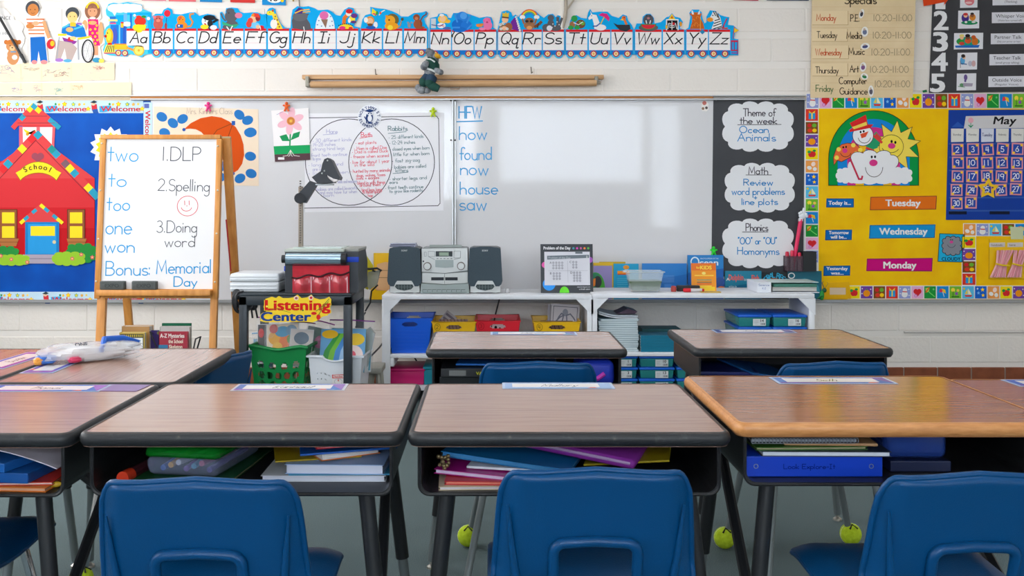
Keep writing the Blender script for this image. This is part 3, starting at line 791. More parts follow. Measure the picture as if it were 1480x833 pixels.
def sq_boat(a):
    a.rect(0, 0, 1, 1, (90, 190, 232)); a.poly([(.5, .16), (.82, .68), (.5, .66)], (248, 240, 190)); a.poly([(.44, .25), (.46, .66), (.2, .64)], (244, 214, 70)); a.poly([(.18, .72), (.86, .72), (.76, .86), (.28, .86)], (220, 60, 50)); a.ell(.15, .2, .09, .09, YEL)
def sq_star(a):
    a.rect(0, 0, 1, 1, (24, 100, 200)); a.star(.66, .28, .2, YEL); a.star(.3, .55, .15, (120, 190, 240)); a.star(.7, .74, .17, YEL); a.star(.22, .2, .1, WHITE)
def sq_egg(a):
    a.rect(0, 0, 1, 1, (240, 160, 80)); a.ell(.3, .62, .2, .16, WHITE, 20); a.ell(.62, .3, .17, .2, (250, 224, 214), 20); a.ell(.74, .72, .16, .17, WHITE)
def sq_apple(a):
    a.rect(0, 0, 1, 1, (246, 220, 20)); a.ell(.42, .55, .22, .26, RED); a.ell(.6, .55, .22, .26, RED); a.ell(.28, .36, .14, .12, GRN); a.ell(.7, .26, .14, .1, GRN)
def sq_pump(a):
    a.rect(0, 0, 1, 1, (116, 70, 160)); a.ell(.5, .58, .3, .28, (244, 150, 20)); a.rect(.46, .2, .54, .34, GRN); [a.ell(x, y, .05, .05, WHITE) for x, y in ((.12, .2), (.85, .25), (.1, .6), (.9, .75))]
def sq_leaf(a):
    a.rect(0, 0, 1, 1, (130, 78, 30)); a.ell(.3, .3, .17, .16, RED); a.ell(.7, .3, .18, .17, (110, 180, 50)); a.ell(.35, .72, .2, .17, (222, 60, 40)); a.ell(.72, .72, .18, .16, YEL)
def sq_gift(a):
    a.rect(0, 0, 1, 1, (222, 56, 40)); a.rect(.24, .34, .78, .86, (40, 150, 214)); a.rect(.46, .34, .56, .86, (244, 214, 60)); a.poly([(.5, .34), (.24, .12), (.3, .36)], (244, 214, 60)); a.poly([(.5, .34), (.78, .12), (.72, .36)], (244, 214, 60))
SQ = [sq_snow, sq_heart, sq_kite, sq_umb, sq_flow, sq_boat, sq_star, sq_egg, sq_apple, sq_pump, sq_leaf, sq_gift]
def squares(label, x0, y0, x1, y1, first, vertical, step=1, pitch=18.6, d=BD - .0008):
    a = Art((x0 + x1) / 2, (y0 + y1) / 2, d); a.brect(x0, y0, x1, y1, (238, 236, 232))
    u, i = (y0 if vertical else x0) + .8, first
    while u + pitch - 1 < (y1 if vertical else x1) + 2:
        if vertical: a.push(x0 + .9, u, x1 - x0 - 1.8, pitch - 1.6)
        else: a.push(u, y0 + .9, pitch - 1.6, y1 - y0 - 1.8)
        SQ[i % 12](a); a.pop(); i += step; u += pitch
    tag(a.put('picture_border'), label, 'border strip', 'picture border strips')
squares('border strip of small picture squares along the top of the yellow board', 1165, 135, 1600, 157, 0, False)
squares('border strip of small picture squares down the side of the yellow board beside black paper', 1163.5, 157, 1183, 395, 11, True, -1, d=BD - .0012)
squares('border strip of small picture squares along the bottom of the yellow board', 1225, 413, 1600, 432.5, 8, False, 1, 18.3)
squares('short picture border under the calendar\'s corner, above the place-value pockets', 1392, 323, 1600, 341.5, 7, False, 5)
squares('short upright picture border beside the cloudy weather card', 1390, 341.5, 1410.5, 413, 8, True, 1, 17.8)

# weather friends picture
a = Art(1262, 215, BD - .001, t=.002)
arch = lambda rx, ry: arc_pts(1262.5, 230, rx, ry, 180, 0, 28)
a.base(arch(65, 70) + [(1327.5, 268), (1197.5, 268)], (0, 152, 70)); a.line(arch(65, 70) + [(1327.5, 268), (1197.5, 268)], 1, (30, 60, 30), closed=True)
for (rx, ry, c) in ((52, 58, (20, 136, 220)), (38, 46, (214, 50, 140)), (26, 34, (244, 190, 30)), (14, 24, (20, 136, 220))):
    a.poly(arch(rx, ry) + [(1262.5 + rx, 268), (1262.5 - rx, 268)], c)
OUT = (60, 40, 40)
sun = [(1293 + (38 if i % 2 == 0 else 22) * math.sin(math.pi * i / 10 + .1), 212 - (38 if i % 2 == 0 else 22) * math.cos(math.pi * i / 10 + .1)) for i in range(20)]
a.poly(sun, (250, 222, 90)); a.line(sun, .8, OUT, closed=True); a.ell(1288, 212, 17.5, 17, (252, 226, 80)); a.ring(1288, 212, 17.5, 17, .8, OUT)
a.ell(1288.5, 211, 5.4, 4.2, (226, 60, 140)); a.ell(1288.4, 204.6, 1.6, 2.2, BLACK); a.ell(1293.8, 206, 1.6, 2.2, BLACK); a.line(arc_pts(1287, 211, 13, 10, 200, 330, 8), .8, OUT)
a.poly([(1266, 190), (1274, 200), (1268, 214), (1256, 218), (1250, 210)], (40, 160, 110)); a.line([(1262, 196), (1274, 206)], 3.4, (220, 60, 60)); a.line([(1252, 214), (1262, 218)], 3.2, (220, 60, 60))
a.poly([(1266, 192), (1274, 200), (1270, 205), (1264, 198)], (220, 66, 64))
a.ell(1247, 196, 15, 15, (242, 242, 244)); a.ring(1247, 196, 15, 15, .8, OUT)
a.poly([(1228, 178), (1251, 166), (1254, 180), (1262, 180), (1258, 185), (1228, 191), (1227, 188), (1232, 185)], (222, 40, 44)); a.poly([(1231, 184), (1252, 176), (1253, 181), (1234, 187)], (246, 214, 90))
a.poly([(1243, 194), (1255, 190), (1251, 198), (1245, 200)], (232, 86, 50)); a.ell(1243.6, 191, 1.4, 1.8, BLACK); a.ell(1248, 190, 1.4, 1.8, BLACK); a.line(arc_pts(1249, 198, 9, 9, 190, 350, 8), .8, OUT)
umb = [(1205, 239), (1204, 228), (1208, 216), (1216, 209), (1224, 207), (1236, 208), (1244, 215), (1247, 222), (1240, 221), (1236, 228), (1230, 227), (1222, 231), (1216, 234), (1210, 232)]
a.poly(umb, (238, 110, 60)); a.line(umb, .8, OUT, closed=True)
for (ux, uy) in ((1209, 228), (1233, 210), (1243, 217), (1237, 222), (1212, 216)): a.ell(ux, uy, 3.2, 3.2, (250, 226, 90))
a.ell(1221, 218, 3.6, 3.4, (226, 60, 140)); a.ell(1218.5, 213, 1.2, 1.6, BLACK); a.ell(1222.6, 212.5, 1.2, 1.6, BLACK); a.line(arc_pts(1222, 219, 8, 8, 200, 340, 8), .8, OUT)
for (cx, cy, rx, ry) in ((1262, 242, 36, 24), (1224, 254, 16, 11), (1300, 254, 18, 12), (1262, 256, 40, 10)):
    q_ = scallop(cx, cy, rx, ry, 9, .14); a.poly(q_, (240, 240, 243))
a.line(scallop(1262, 242, 36, 24, 9, .14)[:30], .8, OUT)
a.ell(1262, 235.5, 6, 4.8, (226, 60, 140)); a.ell(1259.6, 227, 1.5, 2, BLACK); a.ell(1264.4, 226.8, 1.5, 2, BLACK); a.line(arc_pts(1263, 242, 12.5, 14, 180, 360, 12), .8, OUT)
a.line([(1229, 231), (1238, 252), (1241, 259), (1245, 259), (1246, 255)], 2.6, (206, 44, 80))
tag(a.put('weather_picture'), 'arched picture of a smiling cloud, sun, snowman and umbrella', 'picture')

def word_card(label, pts, c, txts, d=BD - .0008, name='word_card', pins=True, group='day word cards'):
    cx = sum(p[0] for p in pts) / 4; cy = sum(p[1] for p in pts) / 4
    a = Art(cx, cy, d); a.base(pts, c)
    a.line([(p[0] + (1 if p[0] < cx else -1) * .7, p[1] + (1 if p[1] < cy else -1) * .7) for p in pts], .6, (40, 40, 60), closed=True)
    for (s_, x, y, h, wd) in txts: a.text(s_, x, y, h, (240, 238, 236), wide=wd, bold=.03)
    tag(a.put(name), label, 'card', group)
word_card('orange card reading Tuesday', [(1258, 284.5), (1354, 283), (1353, 303), (1257, 304)], (236, 116, 24), [('Tuesday', 1280, 298, 9.4, 50)])
word_card('light blue card reading Wednesday', [(1257, 325.5), (1352, 324.5), (1351, 344), (1256, 345)], (22, 150, 214), [('Wednesday', 1271, 339, 9.4, 69)])
word_card('magenta card reading Monday', [(1253, 374), (1348, 373), (1347, 392.5), (1252, 392)], (204, 8, 120), [('Monday', 1277, 388, 9.6, 47)])
word_card('small blue card reading Today is', [(1194.5, 287), (1234, 287), (1234, 300), (1194, 300)], (10, 106, 186), [('Today is...', 1197.5, 296, 5.4, 32)], group='small blue prompt cards')
word_card('small blue card reading Tomorrow will be', [(1193, 332.5), (1231.5, 332), (1231, 347), (1192.5, 347.5)], (10, 106, 186), [('Tomorrow', 1198, 338.6, 4.6, 28.5), ('will be...', 1200.5, 345, 4.6, 23)], group='small blue prompt cards')
word_card('small blue card reading Yesterday was', [(1190.5, 384.5), (1229, 384), (1228.5, 398.5), (1190, 399)], (10, 106, 186), [('Yesterday', 1194.5, 390.6, 4.6, 30.5), ('was...', 1201, 397, 4.4, 18)], group='small blue prompt cards')
a = Art(1375, 358, BD - .0008); a.base([(1358, 338), (1394, 339), (1392, 379), (1355.5, 378)], (34, 178, 220)); a.line([(1358, 338), (1394, 339), (1392, 379), (1355.5, 378)], .9, (20, 40, 60), closed=True)
q_ = scallop(1375.5, 355.5, 14, 13.6, 11, .12); a.poly(q_, (138, 140, 150)); a.line(q_, .9, (40, 40, 50), closed=True)
a.ell(1375, 350, 2.6, 2, (214, 70, 150)); a.ell(1374, 346.8, .7, .9, BLACK); a.ell(1376.6, 346.8, .7, .9, BLACK); a.line(arc_pts(1375, 352, 6, 6, 200, 340, 8), .6, (60, 60, 70))
a.text('CLOUDY', 1361, 377, 5, (24, 40, 60), wide=27, bold=.02)
tag(a.put('weather_card'), 'blue weather card with a grey cloud face reading CLOUDY', 'card')

# month calendar
M_calblue = mat((8, 60, 156), .45, spec=.25)
a = Art(1440, 238, BD - .001, t=.002)
a.base([(1371, 159), (1620, 158), (1620, 318), (1367, 318)], M_calblue)
for yy in (205, 224.5, 243.5, 263, 283, 302): a.line([(1372, yy + 3), (1620, yy + 2)], 2.2, (52, 92, 170)); 
a.rect(1371, 305.5, 1397, 310, (16, 26, 50)); a.rect(1430, 305.5, 1459, 310, (16, 26, 50)); a.poly([(1375, 184), (1384, 176), (1394, 184)], (44, 90, 180))
cal = tag(a.put('pocket_calendar'), 'blue pocket chart calendar for the month of May', 'calendar')
a = Art(1440, 176, BD - .004, t=.0006); a.base([(1396, 168), (1620, 164), (1620, 184), (1393, 186)], (214, 212, 214))
a.ell(1403, 174, 4, 4, (232, 170, 186)); a.line([(1403, 178), (1403, 184)], 1, (40, 140, 100)); a.line([(1400, 181), (1403, 184), (1406, 181)], 1.4, (40, 140, 100)); a.text('May', 1435.5, 179.5, 11, (24, 22, 26), wide=32, bold=.02, slant=.2)
tag(a.put('month_strip'), 'long grey strip reading May with a small pink flower', 'card')
for i, (dn, x) in enumerate((('Sunday', 1374.5), ('Monday', 1396.5), ('Tuesday', 1418), ('Wednesday', 1439.5), ('Thursday', 1461.5))):
    a = Art(x + 9, 195, BD - .0045, t=.0006); a.base([(x, 186), (x + 18.5, 186), (x + 18, 205), (x, 205.5)], (226, 224, 218) if i != 2 else (214, 218, 232))
    if i == 2: a.pen(dn, x + 1.5, 197, 4.6, (90, 90, 130), .6, wide=14.5)
    else: a.text(dn, x + 3, 196, 3, (60, 60, 66), wide=12, bold=.01)
    tag(a.put('weekday_card'), 'small white weekday card reading %s on the calendar' % dn, 'card', 'weekday cards on the calendar')
NUMS = [[2, 3, 4, 5, 6], [9, 10, 11, 12, 13], [16, 17, 18, 19, 20], [23, 24, 25, 26, 27], [30, 31]]
for r_, row in enumerate(NUMS):
    for c_, n_ in enumerate(row):
        x, y = 1384.6 + 21.4 * c_ - .55 * r_ + random.uniform(-.6, .6), 216 + 19.4 * r_ + random.uniform(-.7, .7)
        a = Art(x, y, BD - .0045, t=.0008); a.push(x, y, 1, 1, random.uniform(-4, 4))
        a.base([(-8.6, -8.6), (8.6, -8.6), (8.6, 8.6), (-8.6, 8.6)], (224, 150, 160)); a.rect(-6.6, -6.6, 6.6, 6.6, (44, 78, 170)); a.star(5.6, -5.6, 2.8, YEL); a.star(-5.4, 5.6, 2.8, YEL)
        a.pen(str(n_), 0, 3.8, 7.6, (236, 238, 246), 1.15, wide=9 if n_ > 9 else 5, center=True); a.pop()
        tag(a.put('number_card'), 'small calendar card with the number %d' % n_, 'card', 'number cards on the calendar')
a = Art(1428, 271, BD - .008, t=.003)
pts = [(1428 + (16 if i % 2 == 0 else 8.6) * math.sin(math.pi * i / 5 + .05), 273 - (16 if i % 2 == 0 else 8.6) * math.cos(math.pi * i / 5 + .05)) for i in range(10)]
# an open star frame: the number shows through its middle
inn = [(1427, 273) for _ in range(1)]
def frame_ring(a, outer, cx, cy, f, c):
    inner = [(cx + (p[0] - cx) * f, cy + (p[1] - cy) * f) for p in outer]; n = len(outer)
    for i in range(n):
        j = (i + 1) % n
        a.base([outer[i], outer[j], inner[j], inner[i]], c)
sq = []
for i in range(10):
    p = pts[i]; sq.append(p)
frame_ring(a, sq, 1428, 273, .55, mat((246, 200, 20), .35))
tag(a.put('star_frame'), 'yellow plastic star marking the twenty-fifth on the calendar', 'star marker')

# place-value pockets with bundled straws
a = Art(1450, 375, BD - .001, t=.001); a.base([(1429, 346), (1620, 345), (1620, 404), (1428, 403)], mat((244, 200, 20), .25))
a.line([(1429.5, 346), (1429, 403), (1600, 404)], .9, (190, 140, 10)); pk = a.put('pocket')
pocket = thing('place_value_pocket', 'clear place-value pocket holding bundled pink straws on the yellow board', 'pocket', P(1450, 375, BD)); 
pk.parent = pocket; pk.location = (0, -.001, 0)
for (s_, x) in (('hundreds', 1430), ('tens', 1456)):
    a = Art(x + 11, 354, BD - .0025, t=.0008); a.base([(x, 351), (x + 22.5, 350.6), (x + 22.5, 357), (x, 357.4)], (216, 206, 200)); a.text(s_, x + 2.5, 355.6, 3, (60, 50, 50), wide=16 if s_ != 'tens' else 9, bold=.01)
    o = a.put('heading_label', pocket); o.location = P(x + 11, 354, BD - .0025) - Vector(pocket.location)
a = Art(1469, 337, BD - .003, t=.0006); a.base([(1460, 328), (1479, 328.5), (1479, 346), (1461, 346)], (206, 212, 170)); tag(a.put('sticky_note'), 'pale green sticky note over the short picture border', 'sticky note')
def straws(label, cx, n):
    t = thing('straw_bundle', label, 'bundle', P(cx, 382, BD - .02), group='straw bundles'); kk = BD / F
    for i in range(n):
        dx = (i - (n - 1) / 2) * 2.1; s_ = MB(); yo = random.uniform(-.006, .006)
        s_.tube([((dx * 1.5 + 5 + random.uniform(-1, 1)) * kk, yo, 20 * kk), (dx * .9 * kk, yo, 0), ((dx * 1.4 - 5) * kk, yo, -19 * kk)], 1.5 * kk, mat((226, 150, 160) if i % 3 else (236, 176, 180), .45), 8)
        s_.obj('straw', t)
    bnd = MB(); bnd.tube([(-10 * kk, -.016, 1 * kk), (0, -.019, -1.5 * kk), (10 * kk, -.016, -2 * kk)], 1.3 * kk, mat((236, 200, 20), .5), 6); bnd.obj('rubber_band', t)
straws('bundle of pink straws under the hundreds label', 1447, 8)
straws('bundle of pink straws under the tens label', 1471, 7)
# manila envelope at the foot of the board
a = Art(1212, 421, BD - .004, t=.003); a.base([(1197, 409), (1227, 408), (1230, 432), (1190, 432)], (232, 176, 20)); a.rect(1199, 416, 1222, 426, (226, 200, 170)); tag(a.put('envelope'), 'yellow envelope with a pale label at the foot of the yellow board', 'envelope')
# ------------------------------------------------------------------ alphabet train along the wall
WD = WALL - .004
CELLS = {'Aa': (183.4, 215.8), 'Bb': (219.6, 250), 'Cc': (252.5, 284), 'Dd': (286, 317), 'Ee': (320.5, 352), 'Ff': (354, 385), 'Gg': (387.5, 418), 'Hh': (421.6, 452), 'Ii': (454, 485.5), 'Jj': (487, 518), 'Kk': (522, 552), 'Ll': (554, 581.5), 'Mm': (584, 617), 'Nn': (622, 652), 'Oo': (653.5, 684.5), 'Pp': (686, 717), 'Qq': (720, 754), 'Rr': (755.5, 783), 'Ss': (784.5, 815), 'Tt': (818, 849), 'Uu': (851, 882), 'Vv': (883.5, 914), 'Ww': (918, 956), 'Xx': (958, 988.5), 'Yy': (992, 1023), 'Zz': (1024.5, 1055)}
TOPS = {
 ('Bb', 'Cc', 'Dd'): [(219, 43), (220, 24), (225, 20), (234, 20), (237, 14), (243, 11), (249, 14), (250, 20), (262, 21), (275, 18), (282, 18), (288, 23), (300, 20), (310, 22), (315, 30), (316, 40), (318.5, 42)],
 ('Ee', 'Ff'): [(319, 42), (318, 18), (321, 17), (325, 24), (327, 12), (335, 11), (344, 12), (347, 17), (353, 19), (364, 18), (372, 18), (379, 21), (386, 20)],
 ('Gg',): [(386, 42), (385, 18), (389, 12), (394, 11), (398, 13), (399, 20), (406, 34), (412, 40), (420, 41)],
 ('Hh', 'Ii', 'Jj'): [(420, 42), (421, 25), (423, 14), (430, 9), (438, 10), (446, 9), (455, 12), (460, 15), (474, 14), (480, 17), (486, 22), (492, 23), (498, 14), (504, 10.5), (511, 12), (513, 18), (518, 21), (518, 26), (513, 33), (512, 38), (520, 40)],
 ('Kk', 'Ll', 'Mm'): [(521, 42), (524, 28), (528, 22), (536, 20), (535, 10), (545, 12), (556, 13), (566, 16), (575, 20), (580, 24), (590, 24), (598, 19), (610, 18), (616, 16), (619, 19), (617, 24), (613, 27), (615, 34), (619.5, 41)],
 ('Nn', 'Oo', 'Pp'): [(620.5, 44), (622, 26), (632, 24), (634, 20), (640, 19), (646, 21), (648, 26), (652, 26), (655, 19), (659, 19), (670, 18), (676, 20), (685, 23), (693, 26), (704, 24), (710, 25), (713, 32), (713, 40), (718, 43)],
 ('Qq', 'Rr', 'Ss'): [(719, 44), (722, 30), (725, 17), (733, 15), (739, 18), (741, 24), (745, 21), (749, 25), (751, 22), (757, 16), (766, 14), (774, 16), (780, 22), (786, 26), (792, 21), (799, 20), (803, 25), (806, 22), (812, 24), (815, 26), (811, 38), (816.5, 42)],
 ('Tt', 'Uu', 'Vv'): [(817, 43), (822, 40), (824, 30), (827, 24), (833, 22), (840, 26), (848, 27), (850, 18), (853, 13), (856, 18), (866, 17), (878, 17), (884, 23), (894, 26), (900, 21), (906, 23), (908, 30), (913, 36), (916, 43)],
 ('Ww', 'Xx'): [(916.5, 43), (920, 34), (928, 34), (929, 24), (934, 20), (940, 20), (945, 26), (946, 34), (955, 32), (963, 25), (967, 24), (971, 19), (975, 24), (983, 26), (987, 32), (985, 36), (982, 41), (990, 43)],
 ('Yy', 'Zz'): [(990.5, 43), (995, 40), (998, 24), (996, 19), (1000, 14), (1010, 14), (1014, 18), (1015, 26), (1018, 34), (1021, 32), (1021, 24), (1026, 15), (1034, 16), (1041, 22), (1048, 24), (1054, 25), (1052, 36), (1060, 37), (1061, 38), (1068, 44), (1062, 48), (1061, 56), (1067, 57), (1067, 80), (1056, 80)],
}
TB, TLB, DKB = (0, 170, 236), (70, 196, 240), (20, 120, 206)
TRED = (214, 30, 40)
GREY, BRN, ORG = (92, 92, 98), (150, 88, 56), (240, 144, 36)
SKIN = (240, 190, 150)
def E(a, *items):
    for it in items: a.ell(*it)
def an_b(a):
    E(a, (229, 35, 7, 8, (196, 92, 80)), (229, 28, 6.5, 5.5, (196, 92, 80)), (223.5, 25, 2.2, 2.2, (226, 120, 130)), (234.6, 25, 2.2, 2.2, (226, 120, 130)), (229, 30, 3, 2.4, (224, 130, 110)), (240, 38, 2, 5, (160, 70, 70)), (242, 19.5, 4.6, 5, (222, 40, 60))); a.line([(240, 36), (241, 26)], .7, (60, 60, 80)); E(a, (227, 27, .7, .7, BLACK), (231, 27, .7, .7, BLACK))
def an_c(a):
    a.line([(266, 40), (276, 38), (279, 32), (275, 26), (275, 21), (280, 20)], 2.4, (216, 140, 70)); E(a, (263, 37, 8, 5.5, ORG), (262, 29, 6, 6.5, ORG), (261, 26, 2.2, 2, (226, 90, 60)), (257, 38, 3, 3.4, (232, 130, 30))); a.rect(256, 35.5, 265, 40.5, (24, 90, 170)); E(a, (259, 37.5, 1.2, 1.2, WHITE), (260, 28.5, .7, .7, BLACK), (264.5, 28.5, .7, .7, BLACK))
def an_d(a):
    E(a, (298, 31, 6, 6.5, (244, 244, 244)), (303, 26, 9, 4, (30, 30, 36)), (304, 34, 4, 5, (40, 40, 46)), (296, 39, 6, 3.4, (246, 222, 50)), (309, 40, 5, 3.4, (244, 244, 244))); a.line([(305, 24), (314, 29), (309, 32)], 3.2, (36, 36, 42)); a.ell(297, 35, 2, 1, (220, 60, 60), rot=30); a.line([(302, 40), (304, 44)], 1.4, (40, 40, 46)); a.ell(297, 30.5, 1, 1, BLACK)
def an_e(a):
    E(a, (334, 24, 9, 8.5, GREY), (333, 16, 6, 4, GREY), (335, 35, 9, 5.4, GREY), (345, 22.5, 5.4, 4, (226, 130, 160)), (330, 39, 8, 4, GREY)); a.line([(326, 30), (322, 26), (320, 20)], 2.2, GREY); a.poly([(321, 31), (334, 36), (346, 35), (340, 40), (322, 36)], (60, 170, 120)); a.line([(328, 39), (331, 43)], 1.6, WHITE); a.line([(336, 38), (333, 44)], 1.6, WHITE); E(a, (331, 19, .8, .8, BLACK))
def an_f(a):
    E(a, (367, 27.5, 5.4, 5.6, SKIN), (373, 26, 3.6, 5, (150, 40, 50)), (362, 30, 4, 4, (226, 70, 60)), (369, 37, 7, 4.4, (120, 200, 240)), (360, 35, 4, 5, (222, 70, 60)), (378, 40, 4, 3, TRED), (373, 39, 3, 3, SKIN)); a.poly([(363, 23), (367, 19), (374, 20), (376, 26), (370, 25)], (226, 60, 50)); a.ell(366, 22, 2, 2, ORG); a.line([(376, 38), (377, 43)], 1, WHITE)
def an_g(a):
    a.poly([(393, 20), (399, 20), (404, 32), (409, 42), (400, 42), (396, 30)], (244, 214, 60)); a.ell(391, 19, 5.6, 3.4, (248, 226, 60)); a.ell(394.5, 15.5, 1.4, 2, (200, 90, 50)); E(a, (396, 35, 5, 7, (244, 236, 226)), (398, 24, 1, 1.2, BRN), (401, 29, 1.2, 1.4, BRN), (402, 35, 1.3, 1.4, BRN), (404, 39, 1.2, 1.2, BRN), (397, 28, 1, 1, BRN)); a.ell(390, 18, .7, .7, BLACK)
def an_h(a):
    a.poly([(423, 41), (422, 30), (425, 20), (436, 19), (447, 20), (443, 26), (448, 34), (450, 43), (441, 44), (430, 42)], GREY); a.ell(434, 24, 11, 7, (104, 104, 110)); a.poly([(426, 17), (432, 11), (439, 13), (437, 20), (428, 20)], (80, 50, 130)); a.line([(427, 19), (436, 15), (447, 14)], 1.6, (246, 190, 40)); a.line([(438, 18), (448, 17)], 1.4, (246, 190, 40)); a.line([(439, 39), (440, 44)], 1.2, WHITE)
def an_i(a):
    a.poly([(456, 42)] + arc_pts(470, 42, 14, 25, 180, 0, 14), (232, 240, 246)); a.poly([(464, 28), (474, 28), (471, 41)], (146, 112, 92)); a.ell(468.5, 22.5, 6.4, 6, (226, 110, 170))
    for (x, y) in ((459, 36), (461, 30), (478, 24), (480, 31), (481, 37), (465, 38), (477, 38)): a.ell(x, y, 1, .8, (70, 110, 170))
def an_j(a):
    a.line([(497, 34), (498, 26), (503, 21)], 5, (232, 120, 40)); E(a, (504, 20, 4, 3.6, (240, 230, 220)), (505, 16.5, 5, 3.4, TRED), (509, 28, 4.6, 5, (248, 226, 60)), (512, 23, 4.6, 3.4, (110, 50, 130)), (511, 32, 4, 2, (90, 50, 120)), (505, 30, 2, 3.4, WHITE)); a.poly([(489, 42)] + arc_pts(500, 42, 11, 7, 180, 0, 10), (246, 216, 40)); a.ell(495, 40.6, 4.6, 2.6, (230, 50, 130)); a.ell(507, 41, 3, 2, (220, 50, 60))
    for k in range(8): a.ell(490 + 2.7 * k, 37 - 2.2 * math.sin(math.pi * k / 7), .8, .8, BLACK)
def an_k(a):
    a.poly([(538, 12), (545, 18), (541, 23), (537, 20)], (246, 226, 40)); a.poly([(545, 15), (547, 20), (541, 24)], (60, 170, 70)); a.poly([(537, 20), (541, 19), (545, 23)], (230, 40, 120)); E(a, (535, 30, 6, 6.4, (226, 150, 60)), (535, 30.5, 4.4, 4.4, SKIN), (529, 29, 3, 4, (240, 236, 230)), (543, 36, 3, 4.4, (236, 236, 240)), (536, 40, 7, 2.6, (24, 90, 180)), (535, 36, 4, 2, (110, 70, 40))); a.line([(548, 22), (552, 17), (556, 15)], 1.4, (230, 230, 200)); a.ell(550, 19, 1.4, 1.8, (222, 80, 50))
def an_l(a):
    E(a, (567, 29, 9.4, 9, (112, 96, 50)), (564, 30, 7.4, 7.4, (240, 166, 40)), (566, 38, 10, 5.5, (238, 160, 30)), (564, 40, 4, 3.6, (246, 214, 60)), (559, 24, 2, 2, (226, 150, 40)), (581.5, 28, 2, 2.4, (90, 80, 50))); a.line([(576, 40), (579, 36), (580, 30)], 1.2, (210, 140, 40)); a.ell(562.5, 29, 1.4, 1.2, (90, 50, 30))
def an_m(a):
    E(a, (604, 35, 6.4, 7, (160, 84, 50)), (602, 25.5, 4.8, 4.8, (146, 74, 44)), (602, 27, 2.6, 2.4, (206, 120, 80)), (591.5, 37, 2.4, 3.6, (150, 150, 156)), (590, 33, 1.6, 1.4, (150, 150, 156)), (595, 33, 1.6, 1.4, (150, 150, 156)), (607, 40, 7, 2, (160, 84, 50))); a.line([(609, 38), (608, 30), (611, 24), (616, 21), (616, 18)], 1.6, (130, 66, 40))
def an_n(a):
    E(a, (640, 28, 7, 6, (246, 196, 50)), (640, 27.5, 4.4, 4.4, (246, 196, 150)), (647, 31, 4, 2.6, (246, 190, 60)), (638, 37, 6, 4, (240, 240, 244)), (646, 41, 6, 2, (80, 110, 180)), (638.5, 22, 3.4, 1.8, WHITE)); a.rect(623, 27, 630, 41, (206, 214, 220)); a.line([(624, 36), (636, 38), (641, 35)], 1.2, (60, 70, 150)); a.line([(636, 37), (642, 38)], 1, TRED)
def an_o(a):
    E(a, (668, 26, 9, 9, (40, 130, 220)), (670, 23, 5, 5, (80, 160, 235)), (662, 36, 9, 8, (24, 110, 205)), (674, 37, 8, 7, (30, 120, 214)), (664, 43, 10, 4, (24, 110, 205)))
    for (p, q_) in (((657, 20), (661, 32)), ((680, 22), (675, 33)), ((655, 40), (664, 40)), ((682, 36), (676, 42))): a.line([p, q_], 2.4, (60, 146, 228))
    a.ell(653.5, 52, 1.4, 2.4, (50, 46, 40)); a.line([(653.5, 52), (657, 46)], 1.6, (60, 56, 40))
def an_p(a):
    E(a, (705, 37, 6.4, 6.6, (240, 120, 170)), (704, 31, 5.6, 5.4, (240, 120, 170)), (697, 42, 5, 2, (240, 140, 180)), (693, 37, 5, 2.4, (230, 140, 60)), (704, 32.4, 1.6, 1.2, (190, 60, 110))); a.poly([(699, 27), (701, 32), (698, 31)], (236, 100, 160)); a.poly([(709, 26), (708, 32), (705, 29)], (236, 100, 160)); a.line([(689, 36), (698, 35)], 2, (226, 130, 50))
def an_q(a):
    a.poly([(740, 42), (738, 32), (744, 25), (750, 36), (752, 46), (746, 44)], (120, 40, 150)); a.poly([(720, 44), (724, 33), (732, 38), (732, 46)], (150, 120, 90)); E(a, (730, 28.5, 4.6, 5, SKIN), (735, 39, 5.6, 6, (160, 100, 60)), (729, 41, 4, 3, (246, 190, 150))); a.poly([(726, 24), (726, 18), (729, 20), (731, 17), (733, 20), (736, 18), (735, 25)], (226, 190, 60)); a.line([(726, 25), (735, 26)], 2, (100, 60, 40))
    for k in range(7): a.ell(746 + .9 * k, 25 + 3.2 * k, 1.6, 1.6, (236, 236, 232)); a.ell(746.4 + .9 * k, 25.2 + 3.2 * k, .5, .5, BLACK)
    for (x, y) in ((723, 36), (727, 34), (724, 42), (733, 42)): a.ell(x, y, 2, 2, (232, 232, 228)); a.ell(x, y, .6, .6, BLACK)
def an_r(a):
    for (r_, c) in ((12.6, (230, 90, 50)), (11, (246, 200, 50)), (9.4, (110, 190, 80)), (7.8, (60, 130, 220))): a.line(arc_pts(765, 27, r_ * .95, r_, 20, 160, 12), 1.8, c)
    E(a, (755, 25, 4, 3, WHITE), (775.6, 25, 4, 3, WHITE), (765, 37, 8, 6, (166, 112, 76)), (765, 30.5, 6.4, 4.6, (150, 100, 66)), (761.6, 31, 2.4, 1.8, (50, 40, 40)), (768, 31, 2.4, 1.8, (50, 40, 40)), (765, 40.4, 4, 2.8, (232, 160, 100))); a.line([(757, 34), (755, 28)], 2.6, (166, 112, 76)); a.line([(773, 34), (775, 28)], 2.6, (166, 112, 76)); a.line([(773, 39), (779, 35), (782, 32)], 4, (120, 76, 50)); a.line([(777, 40), (778, 34)], 1.4, (50, 40, 36))
def an_s(a):
    E(a, (796, 26, 4.6, 4.4, GREY), (796, 36, 5, 8, GREY), (790, 40, 6.4, 5.4, GREY), (803, 41, 8, 4, GREY), (794, 41, 4, 4, (226, 224, 232))); a.line([(806, 40), (806, 26)], 4, GREY); a.line([(808, 38), (812, 27)], 3.4, GREY)
    for (x, y) in ((799, 35), (802, 38), (805, 32), (808, 36), (798, 40)): a.ell(x, y, .8, .8, WHITE)
